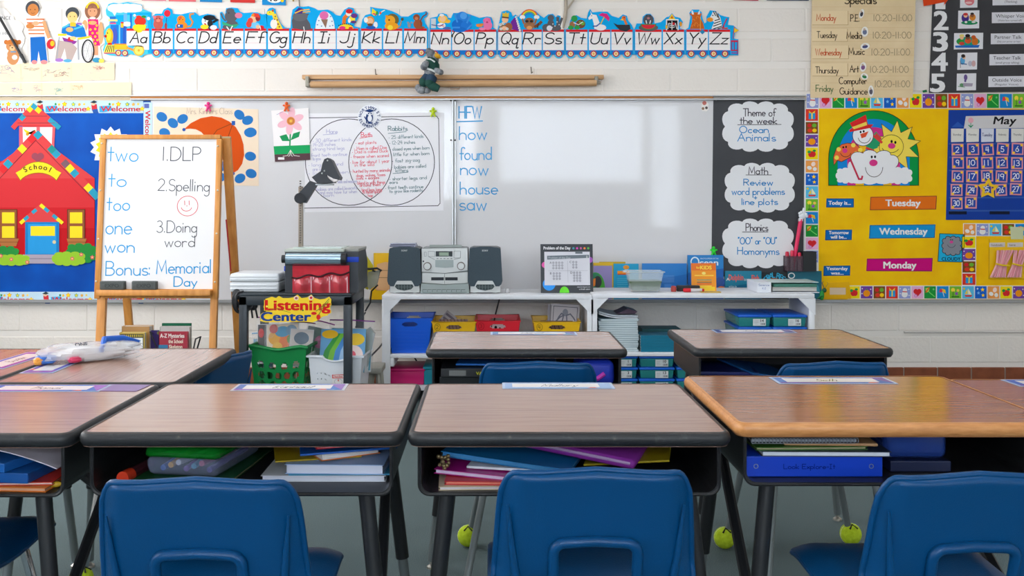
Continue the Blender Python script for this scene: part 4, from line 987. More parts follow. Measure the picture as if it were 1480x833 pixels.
def an_t(a):
    E(a, (830, 27, 4.6, 4.6, (50, 160, 80)), (839, 35, 7, 6.4, (120, 76, 50)), (827, 36, 4, 5, (166, 110, 70)), (825, 40, 4, 3, (50, 160, 80)), (834, 40, 4, 3, (50, 160, 80)), (842, 34, 3, 2.6, (110, 170, 60)), (838, 32, 1.6, 1.4, (110, 170, 60))); a.line([(829, 33), (836, 36), (842, 32)], 1, WHITE)
def an_u(a):
    a.poly([(853, 16), (856, 21), (862, 22), (866, 32), (868, 40), (875, 42), (859, 42), (858, 34), (856, 27), (851, 29), (850, 26), (854, 21)], (244, 240, 240)); a.ell(868, 40, 8, 4.4, (240, 236, 238)); a.poly([(865, 22), (870, 19), (877, 20), (881, 26), (880, 31), (873, 25)], (222, 40, 130)); a.line([(868, 35), (873, 25)], 1.4, (236, 200, 60)); a.line([(857, 38), (862, 38), (867, 34)], 1.8, (60, 90, 160)); a.ell(855, 23, .7, .7, BLACK)
def an_v(a):
    a.poly([(886, 33), (892, 36), (903, 36), (910, 36), (911, 42), (905, 46), (896, 44), (890, 38)], (50, 54, 62)); a.line([(905, 35), (903, 30), (901, 27)], 3, (230, 120, 50)); a.ell(901.5, 26, 3, 2.6, (230, 110, 40)); a.poly([(900, 27), (896, 29), (901, 30)], (246, 206, 50)); a.ell(902, 25.4, .7, .7, BLACK)
def an_w(a):
    E(a, (937, 29, 7.4, 8, (84, 84, 92)), (937, 40, 14, 5.4, (96, 94, 98)), (937, 26.5, 2, 1.6, (190, 120, 120))); a.poly([(925, 35)] + arc_pts(937, 35, 11.5, 8, 180, 360, 10), (60, 140, 60)); a.poly([(927, 36)] + arc_pts(937, 36, 10, 6, 180, 360, 10), (224, 40, 60)); a.line([(933.6, 30), (934.4, 34)], 1.4, WHITE); a.line([(940, 30), (939, 34)], 1.4, WHITE); E(a, (934.6, 23, .8, .8, BLACK), (939.6, 23, .8, .8, BLACK))
def an_x(a):
    a.poly([(966, 28), (971, 20), (976, 28)], (246, 216, 40)); a.ell(971, 25.4, 1.7, 1.7, (230, 100, 30)); a.rect(962.5, 28, 980.5, 44, WHITE); a.rect(964, 29.6, 979, 44, (26, 26, 30)); a.line([(971, 31), (971, 43)], 1, WHITE)
    for yy in (33, 35.6, 38.2): a.line(arc_pts(971, yy, 4, 2, 200, 340, 6), .9, WHITE)
    a.line([(966, 34), (965, 42)], 1, WHITE); a.line([(976, 34), (978, 42)], 1, WHITE); a.ell(973.4, 34.6, 1.9, 1.9, TRED); E(a, (983.6, 35, 2, 3.6, (236, 160, 40)), (963, 39, 1.4, 3, (236, 190, 60)))
def an_y(a):
    a.poly([(997, 42), (1000, 32), (1000, 24), (996, 20), (1003, 18), (1009, 18), (1014, 20), (1012, 26), (1016, 34), (1018, 42)], (206, 100, 30)); a.poly([(999, 16), (1001, 15), (1003, 21), (1000, 21)], (226, 232, 236)); a.poly([(1010, 16), (1012, 15), (1011, 21), (1008, 21)], (226, 232, 236))
    for (x, y) in ((1002, 30), (1006, 35), (1002, 38), (1010, 38), (1008, 26)): a.line(arc_pts(x, y, 2, 2, 0, 220, 6), .6, (236, 150, 60))
    a.line([(1012, 25), (1012, 44)], .8, (236, 180, 60)); a.poly([(1011, 46), (1015, 43), (1019, 46), (1015, 50)], (40, 140, 190))
def an_z(a):
    a.poly([(1028, 42), (1032, 32), (1029, 30), (1024, 28), (1028, 22), (1030, 17), (1036, 18), (1041, 26), (1043, 36), (1044, 42)], (240, 238, 236)); a.ell(1026, 28.6, 4.6, 3.2, (236, 150, 40))
    for (p, q_) in (((1031, 17), (1034, 23)), ((1034, 17), (1037, 25)), ((1037, 20), (1039, 27)), ((1033, 30), (1040, 28)), ((1032, 34), (1041, 31)), ((1031, 38), (1042, 34)), ((1031, 42), (1043, 38)), ((1037, 42), (1044, 40))): a.line([p, q_], 1.3, (30, 30, 34))
    a.poly([(1043, 42), (1046, 34), (1049, 27), (1051, 27), (1047, 36), (1046, 42)], (190, 44, 90)); a.line([(1046, 41), (1051, 41)], 2, (206, 80, 60)); E(a, (1030, 22.5, .9, .9, BLACK))
ANIMALS = dict(Bb=an_b, Cc=an_c, Dd=an_d, Ee=an_e, Ff=an_f, Gg=an_g, Hh=an_h, Ii=an_i, Jj=an_j, Kk=an_k, Ll=an_l, Mm=an_m, Nn=an_n, Oo=an_o, Pp=an_p, Qq=an_q, Rr=an_r, Ss=an_s, Tt=an_t, Uu=an_u, Vv=an_v, Ww=an_w, Xx=an_x, Yy=an_y, Zz=an_z)
DESC = {'Bb': 'bear, cat and dog cars B to D', 'Ee': 'elephant and firefighter cars E and F', 'Gg': 'giraffe car G', 'Hh': 'hippo, igloo and jester cars H to J', 'Kk': 'kite, lion and monkey cars K to M', 'Nn': 'nurse, octopus and pig cars N to P', 'Qq': 'queen, raccoon and seal cars Q to S', 'Tt': 'turtle, unicorn and vulture cars T to V', 'Ww': 'walrus and x-ray cars W and X', 'Yy': 'yak, zebra and caboose cars Y and Z'}
def wheel(a, x, y, r=4.7):
    E(a, (x, y, r, r, (176, 44, 70)), (x, y, r * .66, r * .66, (248, 226, 176)), (x, y, r * .34, r * .34, (216, 140, 40)), (x, y, r * .16, r * .16, (250, 214, 120)))
def cell(a, L, dy):
    x0, x1 = CELLS[L]
    a.rect(x0, 41.4 + dy, x1, 44.8 + dy, TRED)
    a.rect(x0, 44.8 + dy, x1, 71.2 + dy, (242, 238, 236))
    for yy in (53.6, 62.2): a.line([(x0 + .4, yy + dy), (x1 - .4, yy + dy)], .5, (232, 190, 196) if yy > 60 else (220, 210, 214))
    a.rect(x0, 71.2 + dy, x1, 77.6 + dy, DKB)
    cx = (x0 + x1) / 2
    wheel(a, x0 + (x1 - x0) * .22, 76.4 + dy); wheel(a, x0 + (x1 - x0) * .76, 76.4 + dy)
    wd = {'Mm': 29, 'Ww': 32, 'Ii': 17, 'Ll': 18, 'Jj': 21}.get(L, 25)
    a.pen(L, cx - wd / 2 - 1.2, 62.2 + dy, 16, (34, 34, 38), 1.75, wide=wd, slant=.22)
for Ls, top_ in TOPS.items():
    dy = 0 if Ls[0] < 'Nn' else 1.5
    xa, xb = top_[0][0], top_[-1][0]
    cx = (xa + xb) / 2
    a = Art(cx, 60, WD, t=.003)
    if Ls[0] == 'Yy': pts = top_
    else: pts = top_ + [(xb, 77.6 + dy)]
    a.base(pts + [(xa, 77.6 + dy)], TB)
    for L in Ls:
        x0, x1 = CELLS[L]
        for f in (.22, .76):
            wx = x0 + (x1 - x0) * f
            a.base([(wx + 6.8 * math.cos(R(180 + 10 * i)), 76.4 + dy - 6.8 * math.sin(R(180 + 10 * i))) for i in range(19)], TLB)
    for L in Ls:
        cell(a, L, dy); ANIMALS[L](a)
    if Ls[0] == 'Yy':
        a.rect(1056, 58.5, 1066.5, 61, (200, 40, 70)); a.rect(1056, 72, 1066.5, 74, (200, 40, 70)); a.line([(1057, 61), (1057, 72)], 1.4, (150, 60, 110)); a.line([(1061, 61), (1061, 72)], 1.4, (150, 60, 110)); a.line([(1065.6, 61), (1065.6, 78)], 1.4, (150, 60, 110)); a.line([(1057, 77), (1066, 77)], 1.4, (150, 60, 150)); a.poly([(1060.5, 40), (1068, 44), (1061, 48)], (246, 200, 40)); a.line([(1061, 39), (1059, 56)], .9, (200, 40, 70))
    tag(a.put('alphabet_card'), 'alphabet train strip with the %s' % DESC[Ls[0]], 'wall card', 'alphabet train strips')
a = Art(182, 50, WD, t=.003)
a.base([(150, 77), (149, 72), (152, 63), (151, 54), (150, 46), (154, 39), (158, 36), (159, 26), (154, 22), (153, 15), (157, 6), (164, 4), (172, 5), (185, 3), (196, 5), (205, 7), (206, 13), (219, 18), (218.8, 78), (210, 79), (205, 83), (196, 80), (186, 78), (184, 82), (170, 81), (158, 80)], TLB)
a.poly(scallop(181, 12, 25, 6.4, 11, .12), (246, 244, 242)); a.poly([(160, 14), (172, 12), (166, 23)], (246, 244, 242))
a.rect(184, 18, 219, 22, TB); a.rect(168, 22, 184, 42, TB); a.rect(214, 20, 219, 77, TB); a.rect(179, 20, 184, 42, (110, 180, 230)); a.rect(188, 20, 191, 42, DKB)
a.poly([(157, 28), (170, 28), (170, 31), (157, 31)], (246, 226, 110)); a.poly([(159, 24), (168, 24), (167, 35), (160, 35)], (36, 116, 200)); a.rect(159, 33, 168, 35, (224, 80, 120)); a.rect(157, 28, 170, 31, (236, 226, 130))
a.rect(160, 36, 184, 64, (20, 120, 210)); a.rect(172, 36, 174, 64, (110, 200, 240)); a.rect(178, 38, 182, 64, (40, 90, 190)); a.ell(166, 52, 4, 12, (70, 90, 190))
E(a, (158.5, 52.5, 5.6, 11.5, (246, 180, 30)), (157.6, 51, 3.6, 8, (250, 214, 60)), (153, 52.5, 1.9, 2.2, (190, 30, 40)), (155.6, 48, .8, 1, BLACK), (159, 64, 3.6, 2, TRED))
a.poly([(154, 65), (166, 65), (167, 76), (150, 76)], (246, 226, 90))
for k in range(5): a.line([(156 + 2.2 * k, 66), (152.5 + 3 * k, 75)], 1.1, (40, 40, 30))
a.line([(151, 77), (168, 77)], 1.4, TRED); a.poly([(165, 64), (185, 63.5), (185, 72), (166, 72)], (244, 190, 40)); a.line([(166, 64), (184, 64)], 1.4, (226, 130, 40)); a.line([(184, 69), (194, 73)], 3, (232, 150, 60))
wheel(a, 171.5, 76.6, 4.4); wheel(a, 181, 77, 4.4)
E(a, (201, 73, 8, 8, (246, 190, 60)), (201, 73, 6, 6, (250, 226, 110)), (201, 73, 1.8, 1.8, (236, 170, 50)))
a.rect(175, 32, 179, 40, (246, 190, 40)); a.rect(175, 32, 179, 34, TRED); a.poly(scallop(184, 35, 5, 3.4, 6, .1), WHITE)
a.rect(183.4, 41.4, 215.8, 44.8, TRED); a.rect(183.4, 44.8, 215.8, 66, (242, 238, 236)); a.poly([(186, 66), (215.8, 66), (215.8, 72), (209, 72), (208, 68), (203, 65)], (242, 238, 236))
E(a, (203, 31, 8.4, 7, (222, 50, 36)), (201, 25, 4, 2.4, (222, 50, 36)), (208, 24.4, 3.4, 1.8, GRN), (200, 40, 8, 4.4, (248, 214, 30)), (201, 45, 5, 2.4, (248, 214, 30)), (195, 22.5, 2, 2, WHITE), (215, 27, 2.4, 2.4, WHITE)); a.poly([(194, 36), (212, 36), (210, 44), (194, 44)], (248, 218, 40))
a.pen('Aa', 188, 62.2, 16, (34, 34, 38), 1.75, wide=24, slant=.22)
tag(a.put('alphabet_card'), 'alphabet train engine with puffing smoke and letter A', 'wall card', 'alphabet train strips')

# ------------------------------------------------------------------ paper children, bear sign, drawings, pointer at the far left
TAN, PEACH = (204, 130, 70), (236, 184, 130)
a = Art(62, 45, WD, t=.003)
a.base([(43, 92), (44, 54), (37, 46), (36, 36), (41, 27), (37, 18), (36, 8), (44, 1), (54, 2), (58.5, 9), (57, 18), (54, 24), (62, 28), (66, 40), (74, 54), (80, 62), (79, 72), (72, 72), (67, 60), (70, 92)], (244, 240, 236))
E(a, (47.5, 12, 10.4, 10.6, (74, 78, 84)), (48, 14.5, 8, 9, TAN)); a.poly([(40, 27), (48, 24), (58, 26), (63, 30), (65, 50), (44, 53), (38, 40)], (246, 240, 232))
for k in range(5): a.line([(39 + k * .8, 28 + 5.2 * k), (64, 28 + 5.2 * k)], 1.8, (214, 110, 50))
E(a, (44, 38, 6, 4, TAN), (52, 34, 5, 3, (226, 170, 130))); a.line([(64, 32), (68, 46), (71, 54)], 5, (226, 160, 110)); a.ell(74, 64, 6, 7.4, (206, 40, 60)); a.ell(76, 63, 3, 4, (246, 190, 40))
a.poly([(44, 54), (65, 53), (69, 90), (59, 90), (56, 74), (54, 90), (45, 90)], (20, 104, 190)); E(a, (50, 90, 4, 3, (232, 140, 140)), (64, 90, 5, 3, (232, 140, 140)))
E(a, (44.4, 14, .8, .9, (120, 70, 40)), (51, 14, .8, .9, (120, 70, 40))); a.line(arc_pts(48, 18, 2.4, 1.6, 200, 340, 6), .6, (150, 80, 50))
tag(a.put('child_cutout'), 'paper cutout of standing child in orange striped shirt', 'paper cutout', 'paper children')
a = Art(105, 50, WD, t=.003)
a.base([(78, 91), (82, 60), (83, 50), (88, 40), (97, 34), (94, 22), (98, 13), (106, 10), (114, 14), (116, 22), (113, 31), (122, 36), (126, 52), (133, 55), (136, 66), (134, 78), (128, 91)], (240, 236, 232))
E(a, (105, 20, 10, 9.6, (70, 76, 82)), (105, 25, 7.4, 8, (244, 204, 130))); a.poly([(100, 34), (110, 34), (122, 40), (126, 54), (108, 54), (96, 50), (89, 48), (90, 40)], (24, 120, 200)); a.line([(91, 40), (100, 36)], 2.4, (80, 190, 230)); a.line([(108, 42), (120, 38)], 2.4, (80, 190, 230)); a.line([(112, 34), (118, 35)], 2.6, (150, 100, 190)); a.rect(101.6, 32.6, 110, 38.4, (244, 190, 50)); a.ell(101, 43, 5.4, 3.4, (236, 180, 110)); a.poly([(84, 49), (97, 49), (96, 52), (84, 52)], (236, 206, 40)); a.poly([(112, 55), (130, 52), (130, 55), (113, 58)], (236, 206, 40))
a.poly([(90, 54), (112, 60), (108, 64), (94, 63)], (140, 50, 150)); a.poly([(99, 54), (108, 53), (106, 60), (98, 59)], (206, 40, 60)); a.ell(106, 55.4, 4.6, 2.6, (244, 204, 130))
a.poly([(84, 58), (104, 62), (112, 70), (104, 88), (97, 88), (94, 70), (88, 86), (80, 86)], (190, 170, 164)); a.line([(86, 54), (82, 88)], 1.6, (160, 164, 170)); a.line([(113, 58), (114, 86)], 2.4, (170, 172, 178)); E(a, (86, 87, 6, 2.6, (170, 120, 200)), (98, 88, 6, 2.4, (90, 170, 210)))
a.ring(127.5, 74, 8.4, 16, 2, (40, 40, 44)); a.ring(127, 74, 6, 13.5, 1, (190, 190, 196))
for k in range(6): a.line([(127, 74), (127 + 6 * math.cos(k * 1.05), 74 + 13.5 * math.sin(k * 1.05))], .5, (170, 172, 178))
E(a, (102, 24, .8, .9, (120, 80, 40)), (108, 24, .8, .9, (120, 80, 40)))
tag(a.put('child_cutout'), 'paper cutout of child in blue jumper seated in a wheelchair', 'paper cutout', 'paper children')
a = Art(137, 50, WD + .001, t=.002)
a.base([(124, 90), (125, 66), (122, 50), (119, 36), (122, 27), (121, 20), (124, 8), (132, 2), (140, 3), (145, 10), (147, 26), (143, 30), (148, 44), (152, 62), (145, 68), (148, 86), (151, 90)], (240, 228, 218))
E(a, (134, 16, 11.4, 13, (150, 100, 76)), (134, 17, 7, 7.6, (226, 160, 120))); a.line(arc_pts(134, 13, 8.6, 9.4, 10, 170, 12), 2.2, (244, 206, 40)); a.poly([(126, 13), (134, 9), (142, 13), (134, 12)], (150, 100, 76)); a.ell(134, 26.4, 4.6, 1.8, WHITE)
a.poly([(127, 28), (142, 28), (144, 50), (145, 66), (128, 66), (128, 44)], (222, 30, 120)); E(a, (123, 37, 4, 8, (226, 170, 120)), (146, 48, 4, 16, (226, 170, 120)), (134, 33, 6, 3, (226, 170, 120)))
for (x, y) in ((130, 33), (140, 37), (131, 43), (138, 42), (134, 48), (141, 48), (131, 53), (138, 53), (135, 58), (141, 58), (138, 63), (131, 64)): E(a, (x, y, 1.7, 1.7, (248, 200, 50)), (x, y, .7, .7, (222, 90, 60)))
a.rect(134, 66, 142, 81, (226, 160, 120)); a.rect(134, 80, 142, 85, WHITE); E(a, (140, 87, 6, 3.6, (60, 150, 190)), (147, 88, 4, 3, (236, 220, 90))); E(a, (131, 16, .8, .9, (120, 70, 50)), (137, 16, .8, .9, (120, 70, 50)))
tag(a.put('child_cutout'), 'paper cutout of child in pink dotted dress with yellow hairband', 'paper cutout', 'paper children')
a = Art(5, 55, WD, t=.002)
a.base([(-40, 96), (-40, 14), (-6, 11), (6, 12), (13, 18), (15, 22), (20, 24), (21, 29), (30, 32), (35, 38), (32, 46), (36, 54), (35, 62), (31, 70), (33, 92)], (248, 246, 244))
a.text('NCE', 2.5, 28.5, 5, (80, 80, 84), wide=13.5, bold=.01); a.text('be side', -4, 50, 4.4, (90, 90, 94), wide=16, bold=.01); a.text('I.', 1, 70, 3.6, (60, 130, 180), bold=.01)
E(a, (19, 82, 9, 12, (204, 140, 90)), (18, 67, 9, 8, (206, 140, 88)), (9, 61, 3, 3.4, (190, 110, 60)), (28, 61, 3, 3.4, (190, 110, 60)), (18, 70, 4, 3.6, (236, 190, 140)), (21.5, 83, 4, 3.6, (244, 232, 220)), (8, 80, 3, 5, (244, 232, 220))); a.poly([(7, 60), (19, 56), (30, 60), (28, 64), (9, 64)], (206, 120, 50)); a.line([(16, 75), (23, 75)], 1.8, (100, 150, 190)); E(a, (15, 66, .8, .8, BLACK), (21, 66, .8, .8, BLACK), (18, 69, 1.2, .9, (70, 40, 30)))
tag(a.put('cloud_sign'), 'white cloud-shaped sign with a brown bear', 'sign')
b = MB(); b.tube([P(-22, -12, WALL - .05), P(30, 79, WALL - .018)], .008, mat((26, 26, 30), .4), 10); st = thing('pointer_stick', 'black pointer stick leaning over the bear sign', 'pointer', P(30, 79, WALL - .018))
o = b.obj('stick', st); o.location = -Vector(st.location)
b = MB(); b.tube([P(30, 79, WALL - .018), P(37, 91, WALL - .014)], [.011, .008], mat((40, 44, 46), .5), 10); o = b.obj('tip', st); o.location = -Vector(st.location)
def class_strip(label, pts, marks, d):
    a = Art(80, 115, d, t=.001); a.base(pts, (246, 226, 192))
    for (x, y, w_, h_, c) in marks:
        for k in range(9):
            x0, y0 = x + random.uniform(0, w_), y + random.uniform(0, h_)
            a.line([(x0, y0), (x0 + random.uniform(-5, 7), y0 + random.uniform(-3, 3)), (x0 + random.uniform(0, 9), y0 + random.uniform(-2, 3))], .6, c)
    for x in (30, 60, 103): a.line([(x, min(p[1] for p in pts) + 1.5), (x + .5, max(p[1] for p in pts) - 3)], .4, (222, 200, 164))
    tag(a.put('paper_strip'), label, 'paper strip', 'paper strips with pencil drawings')
PENC = (190, 176, 160)
class_strip('upper paper strip of children\'s pencil drawings below the cutouts', [(-30, 91), (165.5, 90.5), (165.5, 115.5), (-30, 119)], [(2, 96, 18, 8, (150, 130, 170)), (60, 100, 38, 12, (170, 160, 160)), (76, 103, 18, 8, (150, 120, 120)), (114, 100, 36, 14, (206, 200, 196)), (134, 96, 14, 5, (200, 140, 130)), (32, 96, 22, 6, PENC), (8, 106, 24, 8, (214, 206, 196))], WD)
class_strip('lower paper strip of pencil drawings touching the welcome border', [(-30, 120.5), (190, 119), (189.5, 145.5), (-30, 145.5)], [(16, 126, 8, 8, (170, 160, 180)), (48, 124, 12, 8, (190, 170, 170)), (78, 128, 8, 8, (120, 180, 180)), (104, 122, 14, 8, (222, 180, 140)), (130, 128, 40, 12, (236, 226, 196))], WD - .0015)

# ------------------------------------------------------------------ things peeping in at the top edge
for (x0, x1, yb, c, txt, lab) in ((204, 240, 1.4, (226, 120, 140), '6', 'pink'), (243, 283, 2.6, (232, 110, 120), '7', 'coral'), (288, 321, 3.4, (40, 140, 204), '8', 'blue, left of the red'), (332, 368.5, 4.2, (216, 60, 56), '9', 'red'), (378, 413, 7.8, (30, 146, 216), '10', 'blue with the number ten')):
    a = Art((x0 + x1) / 2, -12, WD, t=.0015); a.base([(x0, -40), (x1, -40), (x1, yb), (x0 + 1, yb - .8)], c)
    if txt == '10':
        a.ell(397, -1.6, 11, 6, (240, 240, 236)); a.text('10', 391, 1.6, 6, (40, 40, 50), wide=10, bold=.03); a.ell(408, 1, 2.4, 2.4, YEL)
    tag(a.put('number_poster'), 'lower edge of a %s number card above the alphabet' % lab, 'card', 'number cards at the top of the wall')
a = Art(1082, -10, WD, t=.0015); a.base([(1055, -30), (1097, -30), (1096, 1.2), (1060, .2)], (196, 60, 80)); tag(a.put('number_poster'), 'lower edge of a dark red card near the specials chart', 'card')
a = Art(1135, -10, WD, t=.0015); a.base([(1107, -30), (1170, -30), (1169, 1), (1108, .6)], (40, 50, 80)); tag(a.put('number_poster'), 'lower edge of a navy card beside the specials chart', 'card')
b = MB(); b.tube([P(817, -30, WALL - .02), P(818.5, 12, WALL - .02), P(817, 24, WALL - .02), P(814, 41, WALL - .012)], [.008, .009, .012, .005], mat((176, 164, 148), .6), 8); b.tube([P(829, 0, WALL - .012), P(820, 13, WALL - .02)], .006, mat((190, 178, 160), .6), 6)
o = b.obj('hanging_rope'); tag(o, 'greyish hanging rope with clip above letters S and T', 'rope')
b = MB(); A, B_p = P(810, -30, WALL), P(815.5, 43, WALL); b.box(A.x, B_p.x, WALL - .01, WALL + .001, B_p.z, A.z, (236, 230, 222), bev=.002); structure(b.obj('trim_2'))
b = MB(); b.tube([P(431, -20, WALL - .015), P(433, 10, WALL - .008)], .004, mat((150, 140, 128), .6), 8); b.tube([P(422, -12, WALL - .012), P(424, 2, WALL - .01)], .005, mat((170, 140, 60), .6), 8)
tag(b.obj('hanging_hook'), 'small wire hook hanging above the hippo car', 'hook')

# ------------------------------------------------------------------ rolled map on its wooden rail
M_mapw = tex_mat('pale wood rail', [(.3, (196, 150, 104)), (.7, (216, 174, 128))], scale=(.6, 6, 14), nscale=6, rough=.55)
mp_ = thing('rolled_wall_map', 'rolled beige wall map hanging from a wooden rail above the whiteboard', 'map', P(655, 112, WALL))
L_ = lambda px, py, off=0.0: P(px, py, WALL - off) - Vector(mp_.location)
b = MB(); A, B_p = L_(438.5, 109.5), L_(871.5, 115.5); b.box(A.x, B_p.x, -.045, 0.002, B_p.z, A.z, M_mapw, bev=.003); b.obj('rail', mp_)
b = MB(); b.tube([L_(449, 122.3, .05), L_(862, 119.8, .05)], .0195, M_mapw, 16); b.tube([L_(445, 122.3, .05), L_(449, 122.3, .05)], .012, mat((150, 140, 126), .5), 10); b.tube([L_(862, 119.8, .05), L_(868, 119.8, .05)], .011, mat((150, 140, 126), .5), 10); b.obj('roll', mp_)
for x in (446.5, 860.5):
    b = MB(); A, B_p = L_(x - 2.6, 112), L_(x + 2.6, 127 if x < 600 else 122); b.box(A.x, B_p.x, -.062, -.0, B_p.z, A.z, mat((150, 146, 134), .4, .6), bev=.003); b.obj('bracket', mp_)
b = MB(); b.tube([L_(651, 124, .066), L_(651, 128.8, .07), L_(664, 128.8, .07), L_(664, 124, .066)], .0022, mat((170, 130, 96), .4), 8); b.obj('pull_handle', mp_)
for (x, y) in ((542.5, 106), (767.5, 103)):
    b = MB(); b.tube([L_(x, y - 6, .01), L_(x + .6, y + 3, .03), L_(x + 2.6, y + 1, .03)], .003, mat((120, 112, 100), .4, .7), 8); b.obj('hook', mp_)

# ------------------------------------------------------------------ plush bird hanging in front of the map
FUR = tex_mat('grey plush', [(.3, (112, 118, 124)), (.7, (158, 162, 166))], nscale=60, detail=4, rough=.95, bump=.8, bdist=.01)
FURD = tex_mat('dark grey plush', [(.3, (88, 94, 100)), (.7, (128, 132, 138))], nscale=60, detail=4, rough=.95, bump=.8, bdist=.01)
JER, NAV = mat((20, 70, 60), .8), mat((34, 60, 84), .8)
pb = thing('plush_bird', 'grey plush bird in a dark green shirt hanging before the rolled map', 'soft toy', P(620, 105, WALL - .10))
k_ = (WALL - .10) / F
def L2(px, py, off=0.0): return Vector(((px - 620) * k_, -off, -(py - 105) * k_))
b = MB()
b.ball(L2(621, 104), (8 * k_, .035, 11 * k_), FUR); b.ball(L2(623, 79), (6.4 * k_, .03, 8 * k_), FURD); b.ball(L2(628, 82), (4.6 * k_, .026, 6 * k_), FUR)
b.tube([L2(619, 70), L2(620, 76)], [.012, .026], FURD, 10); b.tube([L2(630, 86), L2(632, 91)], [.02, .008], FURD, 10)
b.obj('body', pb)
b = MB(); b.tube([L2(629, 80.5, .01), L2(634, 82, .012), L2(637, 84.5, .01)], [.018, .014, .004], mat((222, 166, 30), .6), 10); b.obj('beak', pb)
for (p, q_, r_) in (((617, 92, .03), (613.5, 98, .04), 5.2), ((630, 102, .03), (637.5, 106, .045), 4.2)):
    b = MB(); b.tube([L2(*p), L2((p[0] + q_[0]) / 2, (p[1] + q_[1]) / 2, .045), L2(*q_)], [r_ * k_ * .8, r_ * k_, r_ * k_ * .9], FUR, 12); b.ball(L2(q_[0], q_[1], q_[2]), (r_ * k_, r_ * k_, r_ * k_), FURD); b.obj('wing', pb)
b = MB()
b.tube([L2(617, 86), L2(622, 90), L2(626, 97), L2(627, 103)], [.028, .040, .041, .036], JER, 14); b.tube([L2(616, 100, .036), L2(623, 102, .04), L2(631, 105.5, .034)], .006, mat((216, 222, 220), .7), 8); b.tube([L2(616.5, 86, .024), L2(622, 86.5, .034), L2(629, 91, .034)], .005, mat((216, 222, 220), .7), 8); b.obj('shirt', pb)
for (p, m_, q_, e_, c) in (((619, 112, .0), (613, 119, .02), (620, 125, .03), (616, 126, .03), NAV), ((624, 113, .02), (622, 121, .04), (629, 127, .04), (634, 129, .04), NAV)):
    b = MB(); b.tube([L2(*p), L2(*m_)], [.034, .030], NAV, 12); b.ball(L2(*m_), (.03, .028, .03), JER); b.obj('leg', pb)
b = MB(); b.ball(L2(621.5, 120, .045), (.022, .016, .024), mat((226, 230, 228), .8)); b.obj('sock', pb)
b = MB(); b.tube([L2(622, 124, .04), L2(628, 127, .045), L2(635, 130, .045)], [.022, .026, .02], JER, 12); b.obj('shoe', pb)
b = MB(); b.ball(L2(604.5, 127, .0), (.020, .022, .022), FUR); b.ball(L2(610, 130), (.034, .028, .024), FUR); b.ball(L2(617, 131), (.024, .024, .018), FUR); b.obj('tail', pb)
b = MB(); b.tube([L2(619.5, 71), L2(619, 40, -.05), L2(619, 22, -.085)], .0018, mat((200, 196, 190), .6), 6); b.obj('string', pb)

# ------------------------------------------------------------------ specials chart
a = Art(1245, 70, BD - .004, t=.002); M_manila = tex_mat('lined manila paper', [(.3, (226, 200, 156)), (.7, (236, 212, 170))], nscale=7, rough=.7)
a.base([(1174, -30), (1324, -30), (1319, 141.5), (1171, 141.5)], M_manila)
for yy in range(10, 140, 10): a.line([(1173, yy), (1321, yy)], .35, (220, 186, 140))
def strip_(px, y0, y1): a.poly([(1174, y0), (px, y0), (px, y1), (1173.5, y1)], (238, 214, 172)); a.line([(1174, y1), (px, y1), (px, y0)], .6, (190, 156, 110)); 
for (px, y0, y1) in ((1225.5, 16, 36), (1224.5, 42, 60), (1226, 66, 85), (1225, 92, 110)): strip_(px, y0, y1)
a.pen('Specials', 1220.5, 5.6, 11.5, (66, 54, 40), 1.5, wide=46)
DKI = (70, 56, 44)
for (s_, x, y, wd, c) in (('Monday', 1180, 30, 28, (206, 84, 44)), ('Tuesday', 1180.5, 55, 29, DKI), ('Wednesday', 1178.5, 80, 37.5, (206, 84, 44)), ('Thursday', 1178.5, 106, 33, DKI), ('Friday', 1179, 132.5, 25, (70, 110, 64))): a.pen(s_, x, y, 9.4, c, 1.0, wide=wd)
for (s_, x, y, wd) in (('P.E.', 1229, 31, 13), ('Media', 1223.5, 56, 22), ('Music', 1226.5, 79, 23), ('Art', 1228, 104.5, 13), ('Computer', 1212.5, 121.5, 40), ('Guidance', 1213.5, 136.5, 40)): a.pen(s_, x, y, 9.6, DKI, 1.1, wide=wd)
for (x, y) in ((1262, 30.5), (1261, 55.5), (1259, 80), (1257, 105), (1264, 126)): a.pen('10:20-11:00', x, y, 9.2, (170, 150, 120), .9, wide=56 if y < 126 else 51)
for (x, y, rx, ry, c, r_) in ((1245, 20, 3.4, 7, (70, 70, 80), 15), (1249.5, 46, 5, 7.4, (120, 130, 160), 5), (1250, 67, 6.6, 4.6, (80, 84, 130), -10), (1247, 97, 4.6, 7, (140, 100, 150), 10), (1249, 110.5, 5.4, 4.6, (60, 140, 90), 20), (1258.5, 132, 4, 8.4, (100, 96, 110), 0)):
    a.ell(x, y, rx, ry, (236, 234, 230), rot=r_); a.ell(x, y + .6, rx * .62, ry * .5, c, rot=r_); a.ell(x - .5, y - ry * .45, rx * .34, ry * .22, (206, 180, 160), rot=r_)
tag(a.put('specials_chart'), 'beige lined chart headed Specials with weekday times', 'chart')

